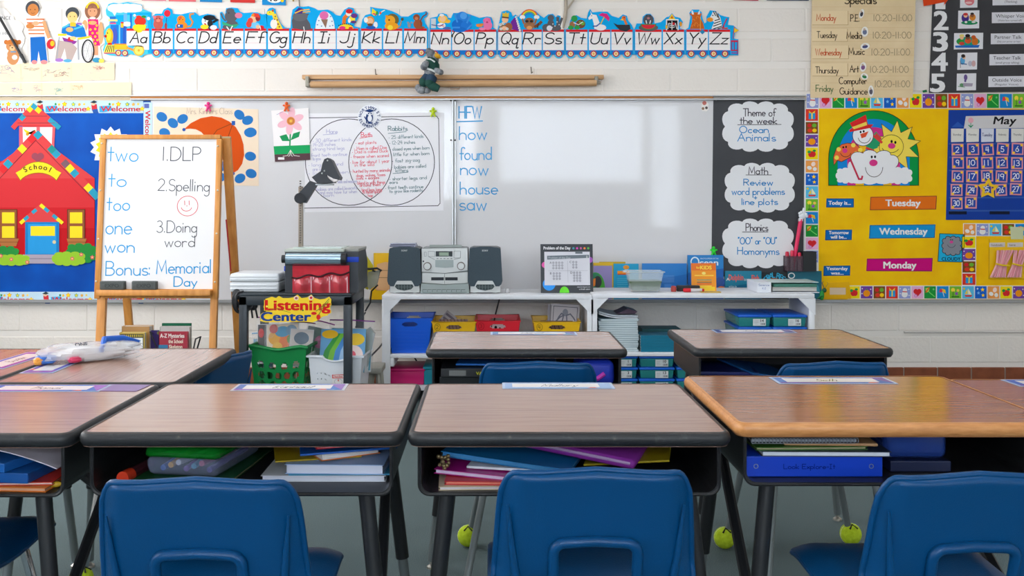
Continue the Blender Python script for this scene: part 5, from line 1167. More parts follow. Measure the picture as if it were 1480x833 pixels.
# ------------------------------------------------------------------ voice level chart
a = Art(1412, 60, WD - .0005, t=.002); M_slate = tex_mat('black poster', [(.3, (46, 47, 53)), (.7, (54, 55, 61))], nscale=4, rough=.5)
a.base([(1349, -30), (1600, -30), (1600, 131), (1342.5, 134.5)], M_slate)
vc = thing('voice_level_chart', 'black poster of voice levels with large white numerals one to five', 'chart', P(1412, 60, WD))
o = a.put('backing', vc); o.location = (0, 0, 0)
for (s_, x, y, h) in (('1', 1354.5, 12.6, 27), ('2', 1350.5, 43, 27), ('3', 1349.5, 73.5, 27), ('4', 1347.5, 102.5, 26), ('5', 1345.5, 132.5, 26)):
    a = Art(x + 8, y - 13, WD - .003, t=.0006); yy = a.layer; a.text(s_, x, y, h, (238, 238, 240), wide=9 if s_ == '1' else (21 if s_ == '4' else 19), bold=.03); o = a.put('numeral', vc); o.location = P(x + 8, y - 13, WD - .003) - Vector(vc.location)
def pic(x0, y0, x1, y1, fn):
    a = Art((x0 + x1) / 2, (y0 + y1) / 2, WD - .003, t=.0006); a.base([(x0, y0), (x1, y0 - .6), (x1 - .5, y1 - .6), (x0 - .5, y1)], (232, 232, 238)); fn(a)
    o = a.put('picture_card', vc); o.location = P((x0 + x1) / 2, (y0 + y1) / 2, WD - .003) - Vector(vc.location)
def p1(a): a.ell(1401, 2, 7, 6, (222, 120, 130)); a.ell(1400, 4, 5, 1.6, (240, 200, 200))
def p2(a): E(a, (1395, 26, 5.4, 7, (74, 50, 140)), (1395.5, 22.5, 3, 3, SKIN), (1395.5, 20.6, 3.4, 2, (206, 60, 60)), (1405.5, 25, 4.6, 5, (226, 140, 50)), (1405, 22, 2.8, 3, (150, 90, 60)), (1405, 19.8, 2.6, 1.6, (50, 40, 40)), (1401, 33, 12, 3, (30, 140, 90)), (1396, 32, 2, 1.6, WHITE), (1407, 32, 3, 1.2, WHITE))
def p3(a): E(a, (1399, 60, 17, 7, (30, 160, 130)), (1388, 60, 5, 4, (50, 150, 60)), (1390, 54, 3, 3.4, SKIN), (1390, 51.5, 3.4, 2, (236, 214, 120)), (1399, 59, 4.6, 4, (226, 90, 50)), (1398.5, 54, 3.4, 3.4, (130, 80, 50)), (1398.5, 51.6, 3.6, 2.4, (40, 30, 30)), (1409, 60, 4.6, 6, (216, 120, 40)), (1407, 54, 3.4, 3, (200, 90, 40)), (1390, 63, 4, 2.4, (214, 70, 60))); a.poly([(1380, 66), (1416, 65), (1414, 69), (1381, 69)], (40, 110, 200))
def p4(a): E(a, (1391, 88, 3.6, 5.6, (90, 170, 220)), (1393, 82.6, 2.4, 3, SKIN), (1392, 81, 3, 2.6, (50, 40, 40)), (1402, 92, 3, 4, (190, 190, 206)), (1407, 92, 3, 4.4, (210, 170, 170))); a.line([(1389, 92), (1397, 93)], 1.4, (60, 100, 160)); a.line([(1388, 88), (1388, 98)], .8, (120, 100, 110))
def p5(a): E(a, (1395.5, 112, 2.6, 4.4, (110, 90, 150)), (1395, 117, 1.6, 2, (110, 90, 150)), (1390, 123, 3.2, 2.6, (100, 150, 110))); a.poly([(1392, 120), (1406, 120.5), (1405, 125), (1392, 125)], (170, 160, 180)); a.line([(1385, 125), (1394, 126)], 1, (100, 150, 110))
pic(1388, -12, 1413, 11.5, p1); pic(1385, 15.5, 1415.5, 41.5, p2); pic(1379, 48, 1421, 71.5, p3); pic(1384, 76.5, 1412.5, 101, p4); pic(1383, 106.5, 1411, 131, p5)
for (x, y0, y1, s1, s2, w1) in ((1434.5, -12, 7.8, '', 'Thinking', 0), (1433.5, 18, 33.5, 'Whisper Voice', 'Voice box turned off', 47), (1432, 48.5, 64, 'Partner Talk', 'Only your partner can hear', 39), (1430, 78.5, 94.5, 'Teacher Talk', 'small group talking', 40), (1428.5, 110.5, 126, 'Outside Voice', 'Regular Voice', 42.5)):
    a = Art(1490, (y0 + y1) / 2, WD - .003, t=.0006); a.base([(x, y0), (1590, y0 - 2), (1590, y1 - 2), (x, y1)], (228, 228, 236))
    if s1: a.text(s1, x + 5.5, y0 + 7.6, 5, (56, 54, 70), wide=w1, bold=.01); a.text('(' + s2 + ')', x + 9, y1 - 2.6, 2.8, (90, 88, 104), wide=34, bold=.0)
    else: a.text('(Thinking)', 1452, 4, 3.2, (90, 88, 104), wide=18, bold=0)
    o = a.put('level_label', vc); o.location = P(1490, (y0 + y1) / 2, WD - .003) - Vector(vc.location)
a = Art(1352, 0, WD - .006, t=.003); a.base([(1335, 9), (1332, -14), (1366, -20), (1365, -26), (1374, -6), (1364, 8), (1365, 3)], (226, 74, 30)); tag(a.put('arrow_marker'), 'red-orange paper arrow pointing at the black voice chart', 'arrow')
a = Art(1336, 131.5, WD - .001, t=.001); a.base([(1333, 131), (1339, 129.5), (1340, 133), (1334, 134)], (30, 120, 70)); tag(a.put('sticker'), 'tiny green sticker below the specials chart\'s corner', 'sticker')
# ------------------------------------------------------------------ student desks
M_lam = tex_mat('grey-brown laminate', [(.25, (152, 118, 102)), (.5, (170, 134, 117)), (.75, (180, 145, 127))], scale=(1.2, 26, 26), nscale=5, detail=8, rough=.19, distort=.4, spec=.8)
M_lamo = tex_mat('warm oak laminate', [(.25, (150, 94, 60)), (.5, (170, 112, 74)), (.75, (182, 124, 84))], scale=(1.2, 26, 26), nscale=5, detail=8, rough=.14, distort=.4, spec=.9)
M_oakedge = tex_mat('oak edge', [(.3, (186, 122, 66)), (.7, (212, 150, 92))], scale=(6, 30, 30), nscale=5, rough=.4)
M_edge = tex_mat('worn black edging', [(.60, (32, 34, 37)), (.70, (52, 54, 54)), (.80, (112, 98, 84))], scale=(3, 3, 3), nscale=16, detail=7, rough=.5)
M_steel = mat((30, 31, 33), .38)
M_tubeb = mat((34, 36, 39), .36)
M_tubeg = mat((118, 126, 128), .4, .3)
M_chrome = mat((206, 208, 212), .14, 1.0)
def rrect(w, d, r, n=6):
    pts = []
    for (cx, cy, a0) in ((w / 2 - r, d / 2 - r, 0), (-w / 2 + r, d / 2 - r, 90), (-w / 2 + r, -d / 2 + r, 180), (w / 2 - r, -d / 2 + r, 270)):
        for i in range(n + 1):
            a = R(a0 + 90 * i / n); pts.append((cx + r * math.cos(a), cy + r * math.sin(a)))
    return pts
def build_desk(label, x, y, h, w, d, rotz=0.0, oak=False, group='student desks'):
    t = thing('student_desk', label, 'desk', (x, y, 0), rotz, group)
    b = MB(); b.prism(rrect(w - .012, d - .012, .021), h - .026, h, M_lamo if oak else M_lam, 'z'); b.obj('tabletop', t, smooth=30)
    # bullnose edging swept round the slab
    b = MB(); prof = [(-.008, 0.0008), (-.003, .0006), (.0015, -.003), (.004, -.010), (.003, -.018), (-.002, -.0255), (-.008, -.027)]
    ring_ = [rrect(w - .008 + 2 * q[0], d - .008 + 2 * q[0], .023 + q[0]) for q in prof]
    N = len(ring_[0]); vs = [(p[0], p[1], h + prof[k][1]) for k in range(len(prof)) for p in ring_[k]]
    b.add(vs, [[k * N + i, k * N + (i + 1) % N, (k + 1) * N + (i + 1) % N, (k + 1) * N + i] for k in range(len(prof) - 1) for i in range(N)], M_oakedge if oak else M_edge)
    b.obj('edge_band', t, smooth=60)
    # open-front steel book box with rounded lower corners
    bw, bh, r_ = w / 2 - .022, .094, .020
    z1 = h - .026; z0 = z1 - bh
    out = [(-bw, z1)] + [(-bw + r_ + r_ * math.cos(R(a_)), z0 + r_ + r_ * math.sin(R(a_))) for a_ in range(180, 271, 15)] + [(bw - r_ + r_ * math.cos(R(a_)), z0 + r_ + r_ * math.sin(R(a_))) for a_ in range(270, 361, 15)] + [(bw, z1)]
    inn = [(p[0] * (1 - .004 / bw), p[1] + (.004 if p[1] < z1 - .02 else 0)) for p in out]
    yf, yb = -d / 2 + .022, d / 2 - .025
    b = MB(); n = len(out)
    for i in range(n - 1):
        A, B_, C_, D_ = out[i], out[i + 1], inn[i + 1], inn[i]
        b.add([(A[0], yf, A[1]), (B_[0], yf, B_[1]), (B_[0], yb, B_[1]), (A[0], yb, A[1]), (D_[0], yf, D_[1]), (C_[0], yf, C_[1]), (C_[0], yb, C_[1]), (D_[0], yb, D_[1])], [[0, 3, 2, 1], [4, 5, 6, 7], [0, 1, 5, 4], [3, 7, 6, 2]], M_steel)
    b.prism(out, yb - .002, yb, M_steel, 'y')
    b.tube([(p[0], yf, p[1]) for p in out], .0032, M_steel, 6)
    b.obj('book_box', t, smooth=40)
    for sx in (-1, 1):
        lx = sx * (w / 2 - .075)
        for sy in (-1, 1):
            top = Vector((lx, sy * (d / 2 - .055), z0 + .001)); bot = Vector((sx * (w / 2 - .018), sy * (d / 2 - .018), .02))
            mid = top.lerp(bot, .56 if sy > 0 else .74)
            b = MB(); b.tube([top, mid], .0155, M_tubeb, 14)
            lg = b.obj('leg', t)
            b = MB(); b.tube([mid.lerp(top, .05), bot], .0118, M_tubeg, 12); b.obj('leg_extension', lg)
            b = MB(); b.lathe([(.005, .02), (.006, .012), (.014, .006), (.015, 0)], (bot.x, bot.y, 0), mat((180, 176, 168), .3, .8), 14); b.obj('glide', lg)
        b = MB(); b.tube([(lx, d / 2 - .05, z0 - .005), (sx * (w / 2 - .05), -d / 2 + .04, .25)], .012, M_tubeb, 10); b.obj('brace', t)
        b = MB(); b.tube([(lx, -d / 2 + .05, z0 - .008), (lx, d / 2 - .05, z0 - .008)], .0125, M_tubeb, 10); b.obj('side_rail', t)
    return t
DESK_H = .65
desks = {}
desks['d2'] = build_desk('student desk with green-lidded pencil box and stacked binders inside, behind the left chair', -.4725, 2.082, DESK_H, .612, .516)
desks['d3'] = build_desk('student desk with purple and blue folders inside, middle of the front row', .1475, 2.082, DESK_H, .612, .516)
desks['d1'] = build_desk('student desk at the left end of the front row, cut by the photo edge', -1.092, 2.078, DESK_H - .001, .612, .516)
desks['d4'] = build_desk('oak-edged student desk with blue binder and zip pouch inside', .775, 2.098, DESK_H + .015, .628, .52, oak=True)
desks['d5'] = build_desk('oak-edged student desk at the right end of the front row, against the edge', 1.3975, 2.098, DESK_H + .007, .612, .52, oak=True)
desks['r2a'] = build_desk('student desk in the second row before the coloured bins', .105, 3.085, DESK_H, .600, .42)
desks['r2b'] = build_desk('student desk in the second row reflecting the yellow board', .90, 3.12, DESK_H, .600, .46)
desks['l1'] = build_desk('sideways student desk with a plastic bag on it, before the easel', -.985, 2.635, DESK_H - .002, .572, .456, R(90))
desks['l2'] = build_desk('sideways student desk left of the one with the plastic bag', -1.446, 2.633, DESK_H - .003, .572, .456, R(-90))

# ------------------------------------------------------------------ moulded chairs
M_shell = mat((0, 66, 114), .36, spec=.36, bump=.08, bscale=300, name='blue moulded plastic')
M_ballf = tex_mat('tennis felt', [(.3, (176, 202, 20)), (.7, (206, 230, 50))], nscale=90, rough=.95, bump=.5, bdist=.004)
PROF = [(-.205, .630), (-.200, .608), (-.192, .575), (-.183, .53), (-.172, .485), (-.160, .445), (-.140, .412), (-.105, .392), (-.05, .382), (.02, .380), (.09, .385), (.14, .390), (.175, .386), (.195, .372)]
def prof_at(t):
    u = t * (len(PROF) - 1); i = min(int(u), len(PROF) - 2); f = u - i
    def cr(a, b_, c, d_, f): return .5 * ((2 * b_) + (-a + c) * f + (2 * a - 5 * b_ + 4 * c - d_) * f * f + (-a + 3 * b_ - 3 * c + d_) * f ** 3)
    g = lambda k: PROF[max(0, min(len(PROF) - 1, k))]
    return tuple(cr(g(i - 1)[q], g(i)[q], g(i + 1)[q], g(i + 2)[q], f) for q in (0, 1))
def shell_mesh():
    NU, NV = 48, 84
    P_ = {}
    def pt(u, v):
        y, z = prof_at(v)
        back = max(0.0, min(1.0, (.47 - v) / .12)) if v > .35 else 1.0
        hw = .158 + .020 * min(1, v / .55) if v < .6 else .178
        if v > .9: hw -= .03 * ((v - .9) / .1) ** 2
        x = u * hw
        au = abs(u)
        # edges wrap forward on the back, and turn down on the seat
        y += back * (.030 * max(0, (au - .72) / .28) ** 2 - .004 * (1 - au * au))
        if back < 1: z -= (1 - back) * (.014 * max(0, (au - .7) / .3) ** 2); z += (1 - back) * .006 * au ** 2
        if v < .4:
            k = 1 - v / .4
            z -= k * .032 * max(0, (au - .83) / .17) ** 2.4
            z += max(0, 1 - v / .16) * .006 * max(0, 1 - au / .55)
            y += .013 * max(0, (v_lip - v) / v_lip) ** 2 * (1 - au ** 6)
        return Vector((x, y, z))
    v_lip = .05
    keep = {}
    b = MB(); vs, fs = [], []
    for j in range(NV + 1):
        for i in range(NU + 1):
            vs.append(pt(-1 + 2 * i / NU, j / NV))
    def in_hole(p):
        x, z, y = p.x, p.z, p.y
        if y > -.12: return False
        if not (.436 < z < .512): return False
        w_ = .070
        if abs(x) > w_: return False
        if z > .492:
            dx = max(0, abs(x) - (w_ - .02)); return (dx / .02) ** 2 + ((z - .492) / .02) ** 2 < 1
        return True
    for j in range(NV):
        for i in range(NU):
            q = [j * (NU + 1) + i, j * (NU + 1) + i + 1, (j + 1) * (NU + 1) + i + 1, (j + 1) * (NU + 1) + i]
            c = (vs[q[0]] + vs[q[1]] + vs[q[2]] + vs[q[3]]) / 4
            if not in_hole(c): fs.append(q)
    bm = bmesh.new(); bv = [bm.verts.new(p) for p in vs]
    for f in fs: bm.faces.new([bv[i] for i in f])
    for v_ in [v_ for v_ in bm.verts if not v_.link_faces]: bm.verts.remove(v_)
    bmesh.ops.recalc_face_normals(bm, faces=list(bm.faces))
    bmesh.ops.solidify(bm, geom=list(bm.faces), thickness=.007)
    b.add_bm(bm, M_shell)
    # rolled rim round the shell
    loop = [pt(-1, v_ / 84) for v_ in range(84, -1, -1)] + [pt(-1 + 2 * i / 48, 0) for i in range(1, 48)] + [pt(1, v_ / 84) for v_ in range(0, 85)] + [pt(1 - 2 * i / 16, 1) for i in range(1, 16)]
    b.tube(loop, .0056, M_shell, 8, closed=True)
    # raised arch over the hand hole, and a ledge under it
    ya = lambda z: -.183 + (.53 - z) * (.023 / .09) - .004
    pts = [(-.071, .432), (-.071, .488)] + [(-.051 + .02 * math.cos(R(180 - 15 * k)), .490 + .02 * math.sin(R(180 - 15 * k))) for k in range(1, 7)] + [(0, .513)] + [(.051 + .02 * math.cos(R(90 - 15 * k)), .490 + .02 * math.sin(R(90 - 15 * k))) for k in range(0, 6)] + [(.071, .488), (.071, .432)]
    b.tube([(x, ya(z) - .004, z) for x, z in pts], .0095, M_shell, 10)
    b.tube([(x, ya(.434) + .002, .434) for x in (-.071, -.03, .03, .071)], .007, M_shell, 8)
    for sx in (-1, 1):
        b.tube([(sx * .148, ya(.575) + .010, .575), (sx * .141, ya(.50) + .003, .50), (sx * .132, ya(.43) - .001, .43)], [.002, .006, .008], M_shell, 8)
    return b
_shell = shell_mesh()
_proto = {}
def build_chair(label, x, y, rotz, chrome, balls):
    t = thing('school_chair', label, 'chair', (x, y, 0), rotz, 'blue school chairs')
    M_leg = M_chrome if chrome else M_tubeg
    if 'shell' not in _proto: _proto['shell'] = _shell.obj('shell', t, smooth=50)
    else:
        c = _proto['shell'].copy(); COL.objects.link(c); c.parent = t
    for sx in (-1, 1):
        b = MB(); b.tube([(sx * .118, .125, .372), (sx * .130, .128, .355), (sx * .150, .134, .27), (sx * .205, .15, .012)], .0105, M_leg, 12); lf = b.obj('leg', t)
        b = MB(); b.tube([(sx * .118, -.08, .380), (sx * .130, -.09, .362), (sx * .150, -.12, .27), (sx * .205, -.215, .008)], .0105, M_leg, 12); lr = b.obj('leg', t)
        px, py = sx * .205, .15
        b = MB(); b.ball((px, py, .034), .0335, M_ballf, 18, 12)
        b.tube([(px + .0335 * math.cos(R(a_)), py, .034 + .0335 * math.sin(R(a_))) for a_ in range(-60, 250, 20)], .0008, mat((236, 238, 220), .7), 5)
        b.tube([(px - .012, py - .022, .056), (px, py - .010, .066), (px + .013, py - .022, .056)], .003, mat((30, 34, 20), .8), 5)
        o = b.obj('tennis_ball', lf); o['label'] = 'yellow-green tennis ball on the foot'
        b = MB(); b.lathe([(.010, .03), (.013, .022), (.014, 0)], (sx * .205, -.216, 0), mat((60, 62, 66), .4), 12); b.obj('foot_cap', lr)
        b = MB(); b.tube([(sx * .118, -.08, .382), (sx * .118, .03, .374), (sx * .118, .125, .376)], .0095, M_leg, 10); b.obj('seat_rail', t)
    b = MB(); b.tube([(-.118, .06, .368), (.118, .06, .368)], .008, M_leg, 8); b.obj('crossbar', t)
    return t
build_chair('blue school chair before the desk with the green-lidded pencil box', -.476, 1.768, 0, True, True)
build_chair('blue school chair before the desk with purple folders', .176, 1.826, 0, True, True)
build_chair('blue school chair before the oak-edged desk with the blue binder', .792, 1.80, R(3), True, True)
build_chair('blue school chair pushed under the desk at the left photo edge', -1.135, 1.962, 0, True, True)
build_chair('blue school chair at the second-row desk before the coloured bins', .132, 2.925, 0, False, True)
build_chair('blue school chair at the second-row desk reflecting yellow', .948, 2.925, R(5), False, True)
build_chair('blue school chair turned sideways beside the desk with the plastic bag', -.952, 2.888, R(77), True, True)

# ------------------------------------------------------------------ white shelf units
M_shelf = tex_mat('white painted wood', [(.3, (226, 228, 234)), (.7, (236, 238, 242))], nscale=9, rough=.45, bump=.1)
ZF, ZB = 5.30, 5.69
def build_shelf(label, xl, xr, top, zs, notch, posts, zl):
    t = thing('shelf_unit', label, 'shelf', ((xl + xr) / 2, (ZF + ZB) / 2, 0), group='white shelf units')
    cx, hd = (xl + xr) / 2, (ZB - ZF) / 2
    a_, c_ = xl - cx, xr - cx
    b = MB(); b.box(a_, c_, -hd, hd, top - .024, top, M_shelf, bev=.003); b.obj('top', t)
    for (sx, xx) in ((-1, a_), (1, c_)):
        x0, x1 = (xx, xx + .022) if sx < 0 else (xx - .022, xx)
        b = MB(); b.box(x0, x1, -hd + .01, hd, .0, top - .024, M_shelf, bev=.002)
        w_ = posts[0] if sx < 0 else posts[1]
        b.box(xx if sx < 0 else xx - w_, xx + w_ if sx < 0 else xx, -hd, -hd + .02, 0, top - .0245, M_shelf, bev=.002)
        b.obj('side_panel', t)
        xi = xx + w_ * .9 if sx < 0 else xx - w_ * .9
        b = MB(); g = .062
        b.prism([(xi - (-sx) * .03, top - .025), (xi + (-sx) * g, top - .025), (xi - (-sx) * .03, top - .025 - g - .03)], -hd - .004, -hd + .012, M_shelf, 'y'); b.obj('gusset', t, smooth=0)
    b = MB(); b.box(a_ + .022, c_ - .022, -hd + .002, hd, zs - .02, zs, M_shelf, bev=.002); b.obj('shelf_board', t)
    b = MB(); b.box(a_ + .022, c_ - .022, -hd + .002, hd, zl - .02, zl, M_shelf, bev=.002); b.obj('shelf_board', t)
    if notch:
        b = MB(); b.box(a_ + .045, a_ + .065, -hd + .002, hd - .02, zs - .066, zs - .02, M_shelf, bev=.002); b.obj('cleat', t)
    return t
XL, XM, XR = (552 - VX) / F * ZF, (856 - VX) / F * ZF, (1177.5 - VX) / F * ZF
sh1 = build_shelf('white shelf unit holding coloured bins, under the stereo', XL, XM - .001, .585, .262, True, (.045, .026), .085)
sh2 = build_shelf('white shelf unit holding workbooks and blue-lidded boxes', XM + .001, XR, .592, .272, False, (.026, .030), .062)
TOP1, TOP2, SHF, SHF2 = .585, .592, .262, .272

# ------------------------------------------------------------------ black equipment cart
M_cart = mat((40, 48, 55), .4)
CY = 4.5
CX0, CX1 = (345 - VX) / F * CY, (508 - VX) / F * CY
cart = thing('equipment_cart', 'black cart with projector on top and baskets below', 'cart', ((CX0 + CX1) / 2, CY + .225, 0))
cw = (CX1 - CX0) / 2; CT = .667
b = MB(); b.box(-cw, cw, -.225, .225, CT - .012, CT, M_cart, bev=.003); b.box(-cw, cw, -.225, -.217, CT - .055, CT - .012, M_cart, bev=.002); b.box(cw - .008, cw, -.225, .225, CT - .055, CT - .012, M_cart, bev=.002); b.box(-cw, -cw + .008, -.225, .225, CT - .055, CT - .012, M_cart, bev=.002); b.obj('top_shelf', cart)
for sx in (-1, 1):
    for sy in (-1, 1):
        b = MB(); x0 = sx * cw - (.038 if sx > 0 else 0); y0 = sy * .225 - (.038 if sy > 0 else 0)
        b.box(x0, x0 + .038, y0, y0 + .038, .07, CT - .012, M_cart, bev=.004); lg = b.obj('leg', cart)
        b = MB(); cxw, cyw = x0 + .019, y0 + .019
        b.tube([(cxw - .012, cyw, .034), (cxw + .012, cyw, .034)], .034, mat((26, 26, 28), .6), 18); b.tube([(cxw, cyw, .055), (cxw, cyw, .075)], .008, M_chrome, 8); b.obj('caster', lg)
LS = .165
b = MB(); b.box(-cw + .004, cw - .004, -.22, .22, LS - .012, LS, M_cart, bev=.002); b.box(-cw, cw, -.225, -.217, LS - .05, LS, M_cart, bev=.002); b.obj('lower_shelf', cart)

# ------------------------------------------------------------------ easel
M_oak = tex_mat('honey oak', [(.3, (196, 126, 52)), (.7, (222, 154, 74))], scale=(9, 9, 1), nscale=5, detail=6, rough=.45)
EY = 4.84
def LE(px, py, d=EY): return P(px, py, d)
ez = thing('easel', 'wooden easel with white board listing words and lessons', 'easel', (LE(231, 416)[0], EY, 0))
ke = EY / F
EO = Vector((ez.location.x, EY, 0))
lean = R(5.5)
pivz = H - (416 - VY) * ke
MXE = Matrix.Translation((0, 0, pivz)) @ Matrix.Rotation(-lean, 4, 'X') @ Matrix.Translation((0, 0, -pivz))
def le(px, py): return ((px - 231) * ke, H - (py - VY) * ke)
cosl = math.cos(lean)
a = Art(231, 416, k=ke, t=.006); a.rough = .25
a.brect(147, 199, 309, 418, (236, 235, 236))
BI, KI = (26, 150, 210), (74, 76, 84)
for (s_, x, y, h, wd) in (('two', 150, 232, 23, 45), ('to', 152.5, 269, 20, 27), ('too', 151.5, 304, 20, 34), ('one', 151, 338.5, 23, 38), ('won', 151, 365, 20, 43)): a.pen(s_, x, y, h, BI, 1.7, wide=wd, jit=.4)
a.pen('Bonus:', 153, 398, 20, BI, 1.6, wide=66, jit=.4); a.pen('Memorial', 226.5, 396, 19, BI, 1.6, wide=80, jit=.3, rot=-1); a.pen('Day', 252.5, 414, 14, BI, 1.6, wide=33, jit=.2)
a.pen('1.DLP', 229.5, 231, 20, KI, 1.3, wide=57, jit=.3); a.pen('2.Spelling', 225, 275, 17, KI, 1.1, wide=75, jit=.3, rot=1); a.pen('3.Doing', 224.5, 336, 17, KI, 1.1, wide=59, jit=.3); a.pen('word', 237, 357, 16, KI, 1.1, wide=44, jit=.3)
RD = (226, 84, 90)
a.ring(268.5, 297.5, 15, 14.5, .9, RD, 32); a.line([(264, 290), (264.4, 296)], .9, RD); a.line([(270.5, 290), (271, 296)], .9, RD); a.ell(267.5, 297.5, .7, .7, RD); a.line(arc_pts(267, 299, 7.6, 6, 190, 350, 10), .9, RD)
bd = a.obj('board', ez, (0, -.004, pivz), (-lean, 0, 0), smooth=0)
def ebar(name, x0, y0, x1, y1, ya, yb, parent=ez):
    (u0, z0), (u1, z1) = le(x0, y0), le(x1, y1)
    b = MB(); b.box(u0, u1, ya, yb, z1, z0, M_oak, bev=.003, mx=MXE); return b.obj(name, parent)
ebar('frame_rail', 138.5, 193, 314, 199.5, -.02, .012); ebar('frame_stile', 138.5, 199.5, 147, 432, -.02, .012); ebar('frame_stile', 308.5, 199.5, 316, 432, -.02, .012)
ebar('frame_rail', 147, 418, 308.5, 431.5, -.014, .012); tr = ebar('marker_tray', 146, 419.5, 309, 428, -.062, -.014)
for (x, y) in ((141.5, 206), (142, 275), (142, 346), (141, 407), (311, 210), (312.5, 275), (312.5, 338), (312, 408)):
    b = MB(); u, z = le(x, y); b.ball(MXE @ Vector((u, -.021, z)), (.005, .003, .005), mat((206, 200, 180), .3, .8), 8, 6); b.obj('screw', ez)
u0, zt = le(149, 430); u1, _ = le(312, 430)
for (ua, ub) in ((le(142.5, 0)[0], le(154.8, 0)[0]), (le(305.5, 0)[0], le(315.5, 0)[0])):
    b = MB(); b.box(ua, ub, -.016, .012, -(pivz - 0) / cosl + pivz + .01, zt, M_oak, bev=.003, mx=MXE); b.obj('leg', ez)
# rear frame, hinged at the top and spreading back
zt2 = H - (196 - VY) * ke
for (xa, xb) in ((le(146.5, 0)[0], le(158, 0)[0]), (le(313, 0)[0], le(326, 0)[0])):
    b = MB(); dy = .42
    topv = MXE @ Vector((0, .026, zt2)); ang = math.atan2(dy - topv.y, zt2)
    L__ = math.hypot(dy - topv.y, zt2)
    m_ = Matrix.Translation((0, topv.y, topv.z)) @ Matrix.Rotation(ang, 4, 'X')
    b.box(xa, xb, -.012, .012, -L__ + .012, 0, M_oak, bev=.003, mx=m_); b.obj('rear_leg', ez)
b = MB(); m_ = Matrix.Translation((0, (MXE @ Vector((0, .03, zt2))).y, zt2))
b.tube([m_ @ Vector((le(146, 0)[0], -.004, -.006)), m_ @ Vector((le(326, 0)[0], -.004, -.006))], .008, mat((170, 150, 110), .4, .6), 8); b.obj('hinge_rod', ez)
b = MB(); b.tube([(le(319, 0)[0], .10, H - (318 - VY) * ke), (le(322, 0)[0], .15, H - (395 - VY) * ke)], .004, mat((190, 40, 44), .5), 8); tagd = b.obj('cord', ez); tagd['label'] = 'thin red cord'
def eraser(label, px):
    t = thing('board_eraser', label, 'eraser', (0, 0, 0), group='erasers on the easel tray')
    u, z = le(px, 419.5); c = MXE @ Vector((u, -.036, z)); t.location = Vector((EO.x, EO.y, 0)) + c + Vector((0, 0, .0015))
    b = MB(); b.box(-.061, .061, -.019, .003, 0, .044, mat((84, 88, 88), .8, bump=.5, bscale=120), bev=.006, seg=3); b.obj('body', t)
    b = MB(); b.box(-.059, .059, .003, .014, .002, .042, mat((60, 62, 64), .95), bev=.002); b.obj('felt_pad', t)
    a = Art(0, 0, k=.001, t=0.0); a.text('EXPO', -34, 9, 17, (64, 68, 68), wide=68, bold=.02); o = a.obj('embossed_word', t, (0, -.0187, .022), smooth=0)
eraser('dark grey board eraser beside the easel\'s left upright', 168)
eraser('dark grey board eraser near the middle of the easel tray', 213.5)
# ------------------------------------------------------------------ books in a wire rack under the easel
RKY = 4.92
M_wire = mat((36, 36, 40), .4)
rack = thing('wire_book_rack', 'black wire book rack standing between the easel legs', 'rack', P(225, 560, RKY)); rack.location.z = 0
kr = RKY / F
def LR(px, py, dy=0.0): return Vector(((px - 225) * kr, dy, H - (py - VY) * kr))
for (x0, x1) in ((157, 171), (276, 287), (217, 232)):
    b = MB()
    if x0 == 217: b.tube([LR(219, 560, .05), LR(219, 486, .05), LR(222, 478, -.05), LR(231, 500, -.05), LR(230, 560, -.05)], .004, M_wire, 8)
    else: b.tube([LR(x0 if x0 < 200 else x1, 560, -.08), LR(x0 if x0 < 200 else x1, 500, -.08), LR(x0 + 5, 491, .02), LR(x1 - 2, 489, .06), LR(x1 if x0 < 200 else x0, 520, .06), LR(x1 if x0 < 200 else x0, 560, .06)], .004, M_wire, 8)
    b.obj('end_loop', rack)
zb_ = .20
for dy in (-.10, 0.0, .10):
    b = MB(); b.tube([Vector((LR(157, 0).x, dy, zb_)), Vector((LR(287, 0).x, dy, zb_))], .004, M_wire, 8); b.obj('floor_wire', rack)
for (x, dy) in ((158, -.10), (286, -.10), (158, .10), (286, .10)):
    b = MB(); b.tube([Vector((LR(x, 0).x, dy, 0.0)), Vector((LR(x, 0).x, dy, zb_))], .004, M_wire, 8); b.obj('foot', rack)

def book(label, cx, y, z0, w, h, t, cover, pages=(226, 220, 208), tilt=0.0, yaw=0.0, art=None, name='book', group=None, cat='book'):
    """an upright book facing the room, leaning back by tilt degrees; art(a) draws on the cover in a unit square"""
    o = thing(name, label, cat, (cx, y, z0), 0, group, rot=(R(-tilt), 0, R(yaw)))
    m = mat(cover, .35)
    b = MB(); b.box(-w / 2, w / 2, -t, -t + .0016, 0, h, m); b.box(-w / 2, w / 2, -.0016, 0, 0, h, m); b.box(-w / 2, -w / 2 + .002, -t, 0, 0, h, m); b.obj('cover', o, smooth=0)
    b = MB(); b.box(-w / 2 + .002, w / 2 - .004, -t + .0016, -.0016, .003, h - .003, mat(pages, .8)); b.obj('pages', o, smooth=0)
    if art:
        a = Art(0, 0, k=1.0, t=0.0005); a.rough = .35; a.push(-w / 2, -h, w, h); art(a); a.pop()
        a.obj('cover_print', o, (0, -t, 0), smooth=0)
    return o
def px_book(label, x0, y0, x1, y1, d, t, cover, **kw):
    c = P((x0 + x1) / 2, y1, d); k = d / F
    return book(label, c.x, d + t, c.z, (x1 - x0) * k, (y1 - y0) * k, t, cover, **kw)
